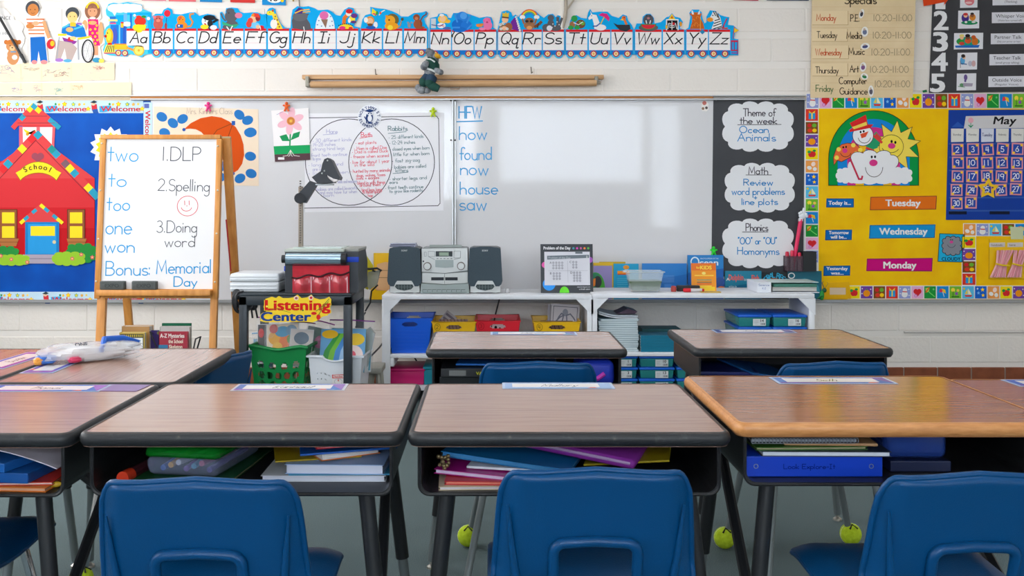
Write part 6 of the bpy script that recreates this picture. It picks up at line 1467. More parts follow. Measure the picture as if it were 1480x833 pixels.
def art_assess(a):
    a.rect(.04, .04, .96, .96, (70, 66, 62)); a.rect(.07, .22, .93, .99, (240, 236, 226)); a.rect(.1, .16, .93, .52, (240, 240, 236))
    a.text('PHONICS SURVEY', .16, .30, .08, (50, 120, 170), wide=.7, bold=.02); a.text('FOR ASSESSMENT', .16, .42, .08, (50, 120, 170), wide=.7, bold=.02)
    a.line([(.1, .56), (.9, .56)], .012, (190, 110, 60)); a.poly([(.07, .60), (.55, .60), (.5, .99), (.07, .99)], (160, 196, 50)); a.rect(.55, .6, .93, .99, (238, 232, 220))
    for k in range(12): a.rect(.06 + .075 * k, .06, .09 + .075 * k, .13, (220, 200, 60))
px_book('spiral-bound book with white label and lime corner, in the rack', 172.5, 481, 209, 529, 4.84, .035, (206, 176, 80), art=art_assess)
px_book('tan box file behind the spiral-bound book', 176, 472, 216, 529, 4.90, .06, (196, 150, 96), name='box_file', cat='file')
def art_prayer(a):
    a.text('A-Z Mysteries', .05, .17, .12, (240, 226, 220), wide=.84, bold=.03); a.text('the School', .34, .33, .11, (240, 220, 200), wide=.5, bold=.03); a.text('Skeleton', .36, .49, .11, (240, 220, 200), wide=.46, bold=.03)
    a.rect(0, .38, .32, 1, (60, 120, 160)); a.ell(.5, .75, .18, .24, (232, 140, 60)); a.ell(.44, .66, .1, .14, (236, 190, 150)); a.ell(.62, .7, .09, .12, (236, 190, 150))
px_book('crimson book with white title in the wire rack', 229.5, 480, 271, 529, 4.84, .02, (170, 50, 66), art=art_prayer)
px_book('grey hardback with green top edge behind the crimson book', 231, 472.5, 274, 529, 4.90, .03, (204, 200, 196), name='book', art=lambda a: (a.ell(.0, .16, .1, .05, (130, 120, 70)),))
px_book('dark green folder at the back of the wire rack', 234, 467.5, 276, 529, 4.97, .012, (20, 110, 76), name='folder', cat='folder')
px_book('purple folder leaning between the two halves of the rack', 213, 478, 229, 529, 4.93, .014, (74, 56, 130), name='folder', cat='folder')

# ------------------------------------------------------------------ on the cart
CYC = CY + .225
PX = lambda px, d: (px - VX) / F * d
bx = thing('storage_case', 'low white translucent plastic case on the cart', 'case', (PX(380, 4.72), 4.66, CT + .001))
M_milk = mat((226, 230, 234), .35, trans=.15)
b = MB(); b.taper(.225, .22, .232, .225, 0, .048, M_milk, bev=.008); b.obj('tray', bx)
b = MB(); b.taper(.236, .23, .226, .222, .049, .088, M_milk, bev=.010); b.obj('lid', bx)
for z in (.018, .034, .062, .074):
    b = MB(); b.box(-.112, .105, -.1165, -.112, z - .003, z + .003, mat((236, 240, 244), .3), bev=.001); b.obj('ridge', bx)
b = MB(); b.box(-.124, -.115, -.03, .01, .036, .056, mat((236, 240, 242), .3), bev=.003); b.obj('latch', bx)

# overhead projector
OX = PX(467, 4.63)
oh = thing('overhead_projector', 'overhead projector with a black head on a tall post, on the cart', 'projector', (OX, 4.70, CT + .001))
M_oh = mat((48, 52, 58), .45); M_ohg = mat((176, 182, 174), .4)
hw_ = .160
b = MB(); b.prism([(-.17, 0), (.17, 0), (.17, .19), (-.17, .19)], -hw_, hw_ * .72, M_oh, 'x'); b.prism([(-.17, 0), (.17, 0), (.17, .13), (.10, .19), (-.17, .19)], hw_ * .72, hw_ + .02, M_oh, 'x'); b.obj('body', oh, smooth=0)
b = MB(); b.box(-hw_ - .002, hw_ * .72, -.176, .172, .188, .203, M_ohg, bev=.004); b.box(hw_ * .72, hw_ + .018, -.13, .15, .186, .203, mat((150, 152, 146), .5), bev=.004); b.obj('stage_top', oh)
b = MB(); b.box(-hw_ + .03, hw_ * .6, -.13, .14, .203, .206, mat((200, 220, 214), .1), bev=.001); b.obj('glass_plate', oh)
b = MB(); b.tube([(-hw_ + .012, -.196, .158), (hw_ * .66, -.196, .158)], .027, mat((160, 184, 200), .2, .7), 20); b.obj('acetate_roll', oh)
for sx in (-hw_ + .004, hw_ * .72):
    b = MB(); b.tube([(sx - .012, -.196, .158), (sx + .014, -.196, .158)], .019 if sx < 0 else .026, mat((30, 32, 36), .5), 14); b.tube([(sx, -.196, .158), (sx, -.16, .158)], .010, mat((30, 32, 36), .5), 8); b.obj('roll_knob', oh)
for (xa, xb, z) in ((-hw_ - .004, -hw_ + .002, .10), (hw_ * .70, hw_ + .022, .142)):
    b = MB(); b.box(xa, xb, -.173 if xa < 0 else -.172, -.15, z, z + .024, mat((20, 70, 200), .5), bev=.002); b.obj('blue_tape', oh)
pz = H - (207 - VY) / F * 4.78 - CT
PXO = PX(436, 4.80) - OX
b = MB(); b.box(PXO - .011, PXO + .011, .07, .09, .05, H - (270 - VY) / F * 4.78 - CT, mat((140, 128, 116), .4, .5), bev=.003)
for k in range(26): b.box(PXO - .004, PXO + .004, .066, .0705, .22 + .012 * k, .226 + .012 * k, mat((90, 84, 78), .5))
b.obj('post', oh)
def LO(px, py, dy=.06): return Vector((PX(px, 4.70 + dy) - OX, dy, H - (py - VY) / F * (4.70 + dy) - CT))
b = MB(); b.tube([LO(433, 287, .02), LO(433, 287, .07)], .026, mat((36, 38, 44), .5), 16); b.obj('focus_knob', oh)
b = MB(); pa = [(434, 279), (449, 262), (460, 266), (443, 294), (433, 293)]
b.prism([(LO(x, y).x, LO(x, y).z) for x, y in pa], .035, .075, M_oh, 'y'); b.obj('arm', oh, smooth=0)
b = MB(); pa = [(453, 257), (466, 248), (468, 238), (471, 231), (476, 229), (481, 232), (490, 251), (493.5, 257), (492, 261), (484, 259), (473, 253), (476, 258), (485, 265), (461, 266)]
b.prism([(LO(x, y).x, LO(x, y).z) for x, y in pa], .015, .10, M_oh, 'y'); b.prism([(LO(x, y).x, LO(x, y).z) for x, y in [(474, 254), (490, 260), (484, 264.5), (478, 260)]], .03, .09, mat((196, 186, 182), .15, .3), 'y')
b.obj('head', oh, smooth=0)
b = MB(); b.box(LO(457, 266).x, LO(482, 266).x, .03, .09, LO(0, 268.5).z, LO(0, 266).z, mat((200, 206, 210), .1), bev=.004); b.obj('lens', oh)
for (x, y) in ((473.5, 232.5), (469, 247.5), (465.5, 251)):
    b = MB(); b.ball(LO(x, y, .012), .0042, mat((200, 204, 204), .3, .6), 8, 6); b.obj('screw', oh)
# red pocket organiser hung on the projector's front
rp = thing('pocket_organizer', 'red pocket organizer with clear pockets hanging on the projector front', 'organizer', (PX(463, 4.50), 4.515, CT))
kq = 4.515 / F
zq_ = lambda py: H - (py - VY) * kq - CT
xq_ = lambda px: (px - 463) * kq
M_redf = tex_mat('red cloth', [(.3, (188, 24, 44)), (.7, (214, 34, 54))], nscale=22, rough=.7, bump=.4, bdist=.01)
NX, NZ = 24, 12
def cloth(x0, x1, y0, y1, off, m, bulge=0.0):
    b = MB(); vs = []
    for j in range(NZ + 1):
        for i in range(NX + 1):
            u, v = i / NX, j / NZ
            vs.append((xq_(x0 + (x1 - x0) * u), off + .004 * math.sin(9 * u) - bulge * math.sin(math.pi * u) * math.sin(math.pi * min(1, v * 1.1)), zq_(y0(u) + (y1(u) - y0(u)) * v)))
    fs = [[j * (NX + 1) + i, (j + 1) * (NX + 1) + i, (j + 1) * (NX + 1) + i + 1, j * (NX + 1) + i + 1] for j in range(NZ) for i in range(NX)]
    n0 = len(vs)
    vs += [(x, y + .003, z) for x, y, z in vs]; fs += [[k + n0 for k in f[::-1]] for f in fs]
    b.add(vs, fs, m); return b
cloth(422, 504, lambda u: 384, lambda u: 423.4, 0, M_redf).obj('backing', rp)
M_clear = mat((216, 70, 84), .18, trans=.25, coat=.5)
for k in range(3):
    xa = 423.5 + 26.6 * k
    cloth(xa, xa + 25, lambda u, k=k: 400.5 - 1.5 * k + 1.6 * math.sin(3 * u), lambda u: 423.4, -.007, M_clear, .012).obj('clear_pocket', rp)
b = MB(); pts = [(xq_(421 + 84 * i / 30), -.012 + .004 * math.sin(i * .7), zq_(401 - 6.5 * i / 30 + 1.8 * math.sin(i * .55))) for i in range(31)]
b.tube(pts, .0042, mat((60, 14, 24), .6), 6); b.obj('binding', rp)
for x in (449.5, 476, 501.5):
    b = MB(); b.tube([(xq_(x), -.012, zq_(400)), (xq_(x + .5), -.014, zq_(423))], .003, mat((224, 170, 180), .3), 6); b.obj('seam', rp)
# bag of cords and yellow pouch beyond the projector
yb_ = thing('cable_pouch', 'clear and yellow pouch of cables hanging at the cart\'s far corner', 'pouch', (PX(541, 5.0), 5.02, .62)); 
def LY(px, py, dy=0): return Vector((PX(px, 5.02 + dy) - PX(541, 5.0), dy, H - (py - VY) / F * (5.02 + dy) - .62))
b = MB(); b.prism([(LY(x, y).x, LY(x, y).z) for x, y in [(520, 377), (530, 371), (539, 384), (537, 400), (532, 419), (527, 417)]], .0, .02, mat((206, 190, 30), .5), 'y'); b.obj('yellow_flap', yb_, smooth=0)
b = MB(); b.prism([(LY(x, y).x, LY(x, y).z) for x, y in [(533, 393), (550, 390), (545, 412), (535, 419), (530, 412)]], -.02, .015, mat((186, 190, 178), .2, trans=.5), 'y'); b.obj('clear_bag', yb_, smooth=0)
b = MB(); b.tube([LY(524, 388, -.03), LY(534, 389, -.03), LY(545, 388, -.03), LY(551, 391, -.02), LY(547, 394, -.01), LY(538, 391, -.02)], .0055, mat((26, 28, 30), .5), 8); b.obj('cable', yb_)
b = MB(); b.tube([LY(546, 412, -.01), LY(537, 421, 0), LY(535, 438, 0), LY(528, 450, 0)], .0045, mat((26, 28, 30), .5), 8); b.obj('cable', yb_)
b = MB(); pts = [P(546, 413, 5.2), P(536, 432, 5.3), P(529, 450, 5.5), P(515, 470, 5.6)]; b.tube([P(528, 452, 5.0), P(514, 473, 5.3)], .004, M_wire, 8)
tag(b.obj('power_cable'), 'black power cable running down behind the cart toward the left', 'cable')
b = MB(); b.tube([P(557, 491, 5.60), P(548, 503, 5.45), P(530, 521, 5.3), P(512, 534, 5.2)], .005, M_wire, 8)
tag(b.obj('power_cable'), 'black power cable crossing from the shelf to behind the cart', 'cable')
b = MB(); b.tube([P(723, 428, 5.76), P(716, 455, 5.77), P(709, 492, 5.78)], .0045, M_wire, 8); tag(b.obj('power_cable'), 'black power cable behind the red bin', 'cable')
b = MB(); b.tube([P(596, 512, 5.75), P(608, 532, 5.74), P(620, 550, 5.72)], .0045, M_wire, 8); tag(b.obj('power_cable'), 'black power cable slanting below the blue bin', 'cable')
# headphone leads
hp = thing('headphone_leads', 'tangle of black headphone leads hanging at the cart\'s left corner', 'headphones', (PX(348, 4.62), 4.62, CT - .02))
def LH(px, py, dy=0): return Vector((PX(px, 4.62 + dy) - PX(348, 4.62), dy, H - (py - VY) / F * (4.62 + dy) - CT + .02))
for k in range(7):
    b = MB(); x0 = 338 + random.uniform(-1, 8); r1 = random.uniform(6, 16)
    pts = [LH(x0 + 9, 421, -.11), LH(x0, 424 + k, -.12), LH(x0 - 1, 434 + k * 2, -.12), LH(x0 + 6, 447 + random.uniform(-4, 8), -.09), LH(x0 + r1 + 8, 449 + random.uniform(-6, 3), -.06), LH(x0 + r1 + 16, 436 + random.uniform(-3, 6), -.05)]
    sm = []
    for i in range(len(pts) - 1):
        for f in range(5):
            p0, p1, p2, p3 = pts[max(0, i - 1)], pts[i], pts[i + 1], pts[min(len(pts) - 1, i + 2)]; q = f / 5
            sm.append(.5 * ((2 * p1) + (p2 - p0) * q + (2 * p0 - 5 * p1 + 4 * p2 - p3) * q * q + (3 * p1 - p0 - 3 * p2 + p3) * q ** 3))
    b.tube(sm, .0042, M_wire, 7); b.obj('lead', hp)
for (x, y) in ((342, 426), (355, 440), (366, 441)):
    b = MB(); b.ball(LH(x, y, -.09 if x < 345 else -.04), (.022, .014, .026), mat((34, 36, 40), .6), 10, 8); b.obj('earpiece', hp)
for (xa, xb) in ((362, 366), (368, 373)):
    b = MB(); b.tube([LH(xa, 440, -.05), LH((xa + xb) / 2, 452, -.05), LH(xb - 1, 460, -.05)], .0045, M_wire, 7); b.obj('lead', hp)

# Listening Center sign: raised letters on a yellow die-cut board
SY = 4.474
a = Art(424, 448, SY, t=.004)
YB = mat((246, 208, 30), .4)
pts = [(376, 464), (379, 456), (385, 450), (381, 444), (384, 432), (393, 429), (399, 431), (403, 428), (409, 431), (417, 431), (424, 430), (430, 426), (436, 431), (444, 430), (450, 426), (455, 431), (462, 433), (470, 432), (476, 429), (479, 433), (477, 450), (474, 456), (466, 458), (460, 463), (452, 466), (440, 465), (384, 466)]
a.base(pts, YB)
def fat(a, s_, x, y, h, wd, c, edge):
    a.text(s_, x, y, h, edge, wide=wd, bold=.06); a.text(s_, x + .4, y - .3, h, c, wide=wd - .8, bold=.035)
fat(a, 'Listening', 383.5, 448.5, 14.5, 94, (214, 30, 28), (246, 214, 60)); fat(a, 'Center', 377.5, 464, 12.5, 72, (26, 62, 142), (246, 214, 60))
for (x, y) in ((428.5, 431), (449.8, 430.5)): a.ell(x, y, 3.6, 3.2, (236, 210, 200)); a.ell(x, y, 2, 1.8, (150, 90, 90) if x < 440 else (214, 40, 40))
E(a, (454, 453, 4, 2.2, (214, 40, 40)), (460.5, 458.5, 3, 4, (214, 40, 40))); a.line([(457, 450), (466, 443), (476, 432)], .9, (60, 140, 50)); a.line([(461, 455), (466, 446), (475, 436)], .9, (60, 140, 50)); a.line([(385, 450), (400, 446), (420, 452)], .5, (60, 110, 50)); E(a, (386, 443, 1.6, 1.4, (250, 230, 90)), (438, 448.5, 1.3, 1.3, (90, 120, 60)))
tag(a.put('listening_sign'), 'yellow sign reading Listening Center on the cart front', 'sign')

# baskets on the cart's lower shelf
M_grn = mat((0, 128, 62), .4); M_wht = mat((222, 226, 232), .4)
def holed_wall(b, w0, w1, z0, z1, y0, y1, holes, m, mxs, t=.003, rim=None):
    """a basket wall from bottom width w0 to top w1 with elliptical holes, then placed by each matrix in mxs"""
    nx, nz = 66, 30
    def pt(u, v):
        top = z1 + (rim(u) if rim else 0)
        w_ = w0 + (w1 - w0) * v
        return Vector((u * w_ / 2, y0 + (y1 - y0) * v, z0 + (top - z0) * v))
    for mx in mxs:
        vs = [mx @ pt(-1 + 2 * i / nx, j / nz) for j in range(nz + 1) for i in range(nx + 1)]
        vo = [mx @ (pt(-1 + 2 * i / nx, j / nz) + Vector((0, t, 0))) for j in range(nz + 1) for i in range(nx + 1)]
        keep = set()
        for j in range(nz):
            for i in range(nx):
                u, v = -1 + 2 * (i + .5) / nx, (j + .5) / nz
                if not any(((u - hu) / ru) ** 2 + ((v - hv) / rv) ** 2 < 1 for (hu, hv, ru, rv) in holes): keep.add((i, j))
        q = lambda i, j: j * (nx + 1) + i
        fs = [[q(i, j), q(i + 1, j), q(i + 1, j + 1), q(i, j + 1)] for (i, j) in keep]
        n0 = len(vs)
        fb = [[k + n0 for k in f[::-1]] for f in fs]
        side = []
        for (i, j) in keep:
            for (di, dj, A, B_) in ((-1, 0, (i, j), (i, j + 1)), (1, 0, (i + 1, j + 1), (i + 1, j)), (0, -1, (i + 1, j), (i, j)), (0, 1, (i, j + 1), (i + 1, j + 1))):
                if (i + di, j + dj) not in keep: side.append([q(*A), q(*B_), q(*B_) + n0, q(*A) + n0])
        b.add(vs + vo, fs + fb + side, m)
def rotz(a_): return Matrix.Rotation(R(a_), 4, 'Z')
GY = 4.60
gx = PX(408, GY)
gb = thing('green_basket', 'green perforated plastic basket of bagged books on the cart', 'basket', (gx, GY + .075, LS + .001), R(-4))
holes = []
for (row, v) in enumerate((.66, .47, .29, .12)):
    for k in range(5 if row % 2 else 4): holes.append((-.66 + (.44 if row % 2 == 0 else .33) * k, v, .13, .068))
b = MB(); w_, d_ = .27, .26
rimf = lambda u: -.018 * math.exp(-((u) / .5) ** 2) + .006
holed_wall(b, w_ - .05, w_, 0, .245, -d_ / 2 + .02, -d_ / 2, holes, M_grn, [Matrix.Identity(4), rotz(180)], rim=rimf)
holed_wall(b, d_ - .04, d_, 0, .245, -w_ / 2 + .025, -w_ / 2, holes, M_grn, [rotz(90), rotz(-90)])
b.box(-w_ / 2 + .026, w_ / 2 - .026, -d_ / 2 + .022, d_ / 2 - .022, 0, .003, M_grn); b.obj('body', gb, smooth=45)
b = MB(); lp = []
for k in range(40):
    s_ = k / 40 * 4; i = int(s_); f = s_ - i
    c4 = [(-1, -1), (1, -1), (1, 1), (-1, 1)]; A, B_ = c4[i], c4[(i + 1) % 4]
    x, y = (A[0] + (B_[0] - A[0]) * f) * (w_ / 2 + .004), (A[1] + (B_[1] - A[1]) * f) * (d_ / 2 + .004)
    lp.append((x, y, .246 + (rimf(2 * f - 1) if i % 2 == 0 else 0)))
b.tube(lp, .0085, M_grn, 8, closed=True); b.obj('rim', gb)
WX = PX(500, 4.63)
wbk = thing('white_basket', 'white perforated plastic basket holding a picture book on the cart', 'basket', (PX(490, 4.62), 4.665, LS + .001), R(-3))
b = MB(); w_, d_ = .25, .24
hl = [(-.72 + .16 * k, v, .022, .028) for v in (.62, .48, .34, .2) for k in range(10) if not (.2 < k / 10 < .62 and v < .6)]
holed_wall(b, w_ - .03, w_, 0, .20, -d_ / 2 + .014, -d_ / 2, hl, M_wht, [Matrix.Identity(4), rotz(180)], rim=lambda u: -.02 * max(0, 1 - (u / .42) ** 2) ** .5 if abs(u) < .42 else 0)
holed_wall(b, d_ - .03, d_, 0, .20, -w_ / 2 + .015, -w_ / 2, hl, M_wht, [rotz(90), rotz(-90)])
b.box(-w_ / 2 + .016, w_ / 2 - .016, -d_ / 2 + .016, d_ / 2 - .016, 0, .003, M_wht); b.obj('body', wbk, smooth=45)
b = MB(); hw2, hd2 = w_ / 2 + .006, d_ / 2 + .005
b.tube([(-.056, -hd2, .203), (-hw2, -hd2, .203), (-hw2, hd2, .203), (hw2, hd2, .203), (hw2, -hd2, .203), (.056, -hd2, .203)], .006, M_wht, 8); b.tube([(.056 * math.cos(R(180 + 15 * k)), -hd2, .203 + .022 * math.sin(R(180 + 15 * k))) for k in range(13)], .005, M_wht, 8); b.obj('rim', wbk)
a = Art(0, 0, k=.001, t=.0006); a.base([(-28, -18), (28, -18), (28, 18), (22, 30), (0, 36), (-22, 30), (-28, 18)], (226, 222, 222)); a.poly([(-30, -18), (28, -20), (29, -2), (-29, -1)], (206, 60, 60)); a.rect(-25, -16, 25, -5, (232, 228, 226)); a.text('Number', -22, -7, 8, (190, 50, 50), wide=44, bold=.03); a.text('6', -3, 12, 10, (206, 70, 60), bold=.03); a.ring(0, 14, 18, 13, 1.4, (140, 150, 160)); a.rect(36, 4, 54, 22, (90, 110, 120))
o = a.obj('label', wbk, (.015, -d_ / 2 + .001, .10), (R(-4), 0, 0), smooth=0)

# bags of books in the green basket; a picture book and bags in the white one
def zip_bag(label, x, y, z, w, h, rz, tilt, draw, zipc=(150, 70, 160)):
    t = thing('zip_bag', label, 'plastic bag', (x, y, z), group='zip bags of books', rot=(R(tilt), R(rz), 0))
    a = Art(0, 0, k=.001, t=.006); a.base([(-w * 460, -h * 850), (w * 460, -h * 860), (w * 450, 0), (-w * 450, 0)], (206, 206, 210)); draw(a, w * 1000, h * 1000); a.obj('contents', t, smooth=0)
    b = MB(); M_film = mat((226, 230, 236), .12, trans=.0, alpha=.13)
    nx, nz = 10, 10; vs = []
    for j in range(nz + 1):
        for i in range(nx + 1):
            u, v = i / nx, j / nz
            vs.append(((u - .5) * w, -.012 - .010 * math.sin(math.pi * u) + .006 * math.sin(7 * u + 9 * v) * math.sin(5 * v), v * h))
    b.add(vs, [[j * (nx + 1) + i, j * (nx + 1) + i + 1, (j + 1) * (nx + 1) + i + 1, (j + 1) * (nx + 1) + i] for j in range(nz) for i in range(nx)], M_film); b.obj('film', t)
    b = MB(); b.tube([(-w / 2, -.008, h), (0, -.014, h + .003), (w / 2, -.008, h)], .0035, mat(zipc, .4), 6); b.obj('zip', t)
    return t
def dr1(a, w, h):
    a.rect(-w * .44, -h * .84, w * .44, -8, (236, 216, 190))
    for (x, y, rx, ry, c) in ((-.2, .55, .2, .16, (238, 170, 40)), (.1, .45, .2, .18, (232, 120, 50)), (.0, .68, .22, .12, (70, 150, 190)), (-.25, .75, .12, .1, (206, 60, 50)), (.25, .7, .16, .12, (90, 140, 170)), (.3, .3, .12, .12, (230, 100, 60)), (-.15, .35, .14, .1, (244, 190, 60)), (.22, .5, .1, .1, (110, 150, 70))): a.ell(x * w, -y * h, rx * w, ry * h, c)
def dr2(a, w, h): a.rect(-w * .44, -h * .84, w * .44, -8, (70, 60, 60)); a.ell(-.3 * w, -.66 * h, .12 * w, .1 * h, (206, 40, 40)); a.rect(.1 * w, -.8 * h, .4 * w, -.2 * h, (150, 130, 130))
def dr3(a, w, h): a.rect(-w * .44, -h * .84, w * .44, -8, (210, 200, 196)); a.rect(-w * .3, -h * .45, w * .3, -14, (236, 206, 190)); a.line([(-w * .3, -h * .3), (w * .3, -h * .4)], 6, (226, 110, 90)); a.ell(0, -.65 * h, .3 * w, .14 * h, (90, 110, 130))
def dr4(a, w, h): a.rect(-w * .44, -h * .84, w * .44, -8, (120, 160, 190)); a.ell(0, -.4 * h, .3 * w, .2 * h, (50, 120, 190))
zip_bag('zip bag holding an orange and yellow picture book in the green basket', gx - .006, GY + .045, LS + .16, .17, .215, -3, -12, dr1)
zip_bag('zip bag with a dark book and purple zip at the basket\'s left', gx - .085, GY + .075, LS + .15, .11, .22, 0, -4, dr2)
zip_bag('zip bag with a pale card leaning at the right of the green basket', gx + .072, GY + .03, LS + .14, .12, .21, 4, -10, dr3, (160, 90, 120))
zip_bag('zip bag with blue wrappers at the far left of the green basket', gx - .115, GY + .115, LS + .12, .10, .17, -2, -3, dr4, (120, 170, 210))
def dr5(a, w, h): a.rect(-w * .44, -h * .84, w * .44, -8, (96, 120, 112)); a.ell(.1 * w, -.5 * h, .2 * w, .16 * h, (190, 80, 130))
zip_bag('empty-looking zip bag slumped between the two baskets', gx + .125, GY + .09, LS + .16, .13, .19, 12, -14, dr5, (180, 90, 170))
def art_rainbow(a):
    a.rect(0, 0, 1, 1, (110, 170, 216))
    for k, c in enumerate(((60, 160, 70), (120, 196, 60), (70, 140, 210), (160, 200, 236), (226, 236, 244))): a.poly([(-.0 + .13 * k, 1), (.1 + .12 * k, .5), (.34 + .1 * k, .1), (.46 + .1 * k, .1), (.22 + .12 * k, .55), (.13 + .13 * k, 1)], c)
    a.ell(.2, .12, .18, .1, (244, 190, 40)); a.ell(.78, .24, .2, .14, (246, 206, 60)); a.ell(.76, .62, .2, .24, (240, 220, 216)); a.ell(.7, .6, .1, .1, (226, 100, 120)); a.ell(.84, .84, .12, .1, (222, 50, 50))
book('picture book with swirling rainbow cover in the white basket', PX(495, 4.65), 4.62, LS + .115, .215, .21, .008, (90, 160, 90), tilt=22, art=art_rainbow)
def dr6(a, w, h): a.rect(-w * .44, -h * .84, w * .44, -8, (60, 150, 170)); a.ell(.2 * w, -.5 * h, .2 * w, .2 * h, (150, 206, 90)); a.rect(-.4 * w, -.8 * h, .4 * w, -.66 * h, (170, 60, 120))
zip_bag('zip bag with teal book and purple zip at the back of the white basket', PX(505, 4.72), 4.75, LS + .10, .22, .245, 2, -5, dr6)
b = MB(); b.prism([(0, 0), (.05, 0), (.085, .16), (.06, .19), (.01, .15)], -.02, .012, mat((190, 200, 200), .2, alpha=.5), 'y'); o = b.obj('plastic_bag', loc=(PX(516, 4.70), 4.72, LS + .13), smooth=0); tag(o, 'crumpled clear plastic bag sticking out of the white basket\'s right side', 'plastic bag')
# wooden footstool-like frame between cart and shelf
st_ = thing('small_stand', 'small grey slatted stand between the cart and the white shelf', 'stand', (PX(543, 5.0), 5.05, 0))
b = MB(); M_gw = mat((168, 166, 156), .6); b.box(-.05, .035, -.09, .09, .215, .245, M_gw, bev=.003); b.obj('top', st_)
for (x, y) in ((-.04, -.07), (.02, -.07), (-.04, .07), (.02, .07)):
    b = MB(); b.tube([(x * .6, y, .215), (x * 1.4, y * 1.1, 0)], .012, M_gw, 4); b.obj('leg', st_, smooth=0)
# yellow folder and manila sheets leaning at the board behind the cart
px_book('yellow folder leaning on the board left of the stereo', 540, 366, 570, 433, 5.80, .012, (240, 190, 0), name='folder', cat='folder')
a = Art(556, 415, 5.775, t=.004); a.base([(545, 382), (556, 379), (572, 380), (572, 432), (541, 432)], (226, 178, 130)); a.line([(545, 391), (572, 391)], .7, (120, 90, 60)); a.line([(543, 401.5), (572, 401.5)], .7, (120, 90, 60)); tag(a.put('manila_folder'), 'tan folder with ruled lines beside the left speaker', 'folder')
a = Art(560, 429, 5.765, t=.006); a.base([(537, 412), (545, 420), (650, 421), (650, 433), (534, 433)], (226, 178, 20)); tag(a.put('folder'), 'long yellow folder lying on the tray behind the stereo', 'folder')
# ------------------------------------------------------------------ stereo on the shelf top
SD = 5.40
def PXd(px, d): return (px - VX) / F * d
def stereo_local(cx, d):
    k = d / F
    zb = H - (424.3 - VY) * k
    return lambda px, py: ((px - cx) * k, H - (py - VY) * k - zb)
M_grille = tex_mat('speaker cloth', [(.4, (52, 66, 76)), (.6, (66, 82, 92))], nscale=300, detail=2, rough=.8)
M_sil = mat((196, 198, 196), .35, .35); M_sil2 = mat((150, 160, 158), .4, .3); M_cap = mat((70, 74, 78), .45)
def speaker(label, x0, x1, right):
    cx = (x0 + x1) / 2
    t = thing('stereo_speaker', label, 'speaker', (PXd(cx, SD), SD, TOP1 + .001)); L = stereo_local(cx, SD)
    b = MB(); w = (x1 - x0) / 2
    pts = [(cx - w * .88, 422.5), (cx + w * .88, 422.5), (cx + w * .9, 360), (cx + w * .7, 358), (cx - w * .7, 358), (cx - w * .9, 360)]
    b.prism([L(*p) for p in pts], .0, .20, M_cap, 'y'); b.obj('cabinet', t, smooth=0)
    b = MB(); pts = [(cx - w * .84, 423), (cx + w * .88, 423), (cx + w * .88, 412), (cx - w * .84, 412)]
    b.prism([L(*p) for p in pts], -.016, .18, M_sil, 'y'); b.obj('base', t, smooth=0)
    b = MB(); ga = [(cx - w, 406), (cx - w * .9, 362), (cx - w * .84, 359), (cx - w * .3, 357), (cx + w * .3, 357), (cx + w * .84, 359), (cx + w * .9, 362), (cx + w, 406), (cx + w * .94, 411), (cx + w * .8, 414), (cx - w * .8, 414), (cx - w * .94, 411)]
    b.prism([L(*p) for p in ga], -.020, .0, M_grille, 'y'); b.obj('grille', t, smooth=0)
    b = MB(); pa = [(cx - w * .42, 406), (cx + w * .42, 406), (cx + w * .5, 409), (cx + w * .62, 415), (cx + w * .5, 418.5), (cx, 421.5), (cx - w * .5, 418.5), (cx - w * .62, 415), (cx - w * .5, 409)]
    b.prism([L(*p) for p in pa], -.028, -.012, M_sil, 'y')
    pa = [(cx - w * .48, 411), (cx + w * .48, 411), (cx + w * .54, 414.5), (cx + w * .4, 418), (cx, 420), (cx - w * .4, 418), (cx - w * .54, 414.5)]
    b.prism([L(*p) for p in pa], -.0295, -.02, mat((48, 62, 64), .5), 'y')
    for i in range(5): 
        u = cx - w * .34 + w * .17 * i; b.prism([L(u, 411.4), L(u + .8, 411.4), L(u + .8, 418.6), L(u, 418.6)], -.0305, -.029, mat((96, 108, 110), .5), 'y')
    b.prism([L(cx - w * .5, 414.4), L(cx + w * .5, 414.4), L(cx + w * .5, 415), L(cx - w * .5, 415)], -.0307, -.029, mat((96, 108, 110), .5), 'y')
    b.obj('port', t, smooth=0)
    for sx in (-.6, .6):
        b = MB(); u, z = L(cx + w * sx, 423.4); b.tube([(u, .0, .0), (u, .0, .006)], .010, mat((206, 208, 206), .5), 10); b.obj('foot', t)
    a = Art(cx, 362.5, SD, t=0.0); a.text('SONY', cx - 4.4, 363.6, 2.4, (206, 212, 214), wide=8.8, bold=.02); o = a.obj('brand_lettering', t, (0, -.0202, L(cx, 362.5)[1]), smooth=0)
    return t
speaker('left stereo speaker with dark grille, carrying two disc cases', 560.2, 609.6, False)
speaker('right stereo speaker with dark grille, bare on top', 676, 726.2, True)
cx = 642.6
t = thing('stereo', 'silver stereo with cassette doors and two round knobs, between its speakers', 'stereo', (PXd(cx, SD), SD, TOP1 + .001)); L = stereo_local(cx, SD)
b = MB(); b.prism([L(*p) for p in [(609, 422.6), (678, 422.6), (676.5, 411), (676, 360), (672, 358.6), (612, 358.6), (609, 360)]], .0, .22, mat((120, 124, 124), .4, .2), 'y'); b.obj('cabinet', t, smooth=0)
b = MB(); b.prism([L(*p) for p in [(610, 360), (676, 359), (676, 391), (643, 395), (610, 393)]], -.014, .0, M_sil, 'y'); b.obj('control_panel', t, smooth=0)
b = MB(); b.tube([L(620, 358)[0:1] + (.06, L(620, 358)[1]), (L(667, 358)[0], .06, L(667, 358)[1])], .012, M_sil2, 10); b.obj('disc_lid', t)
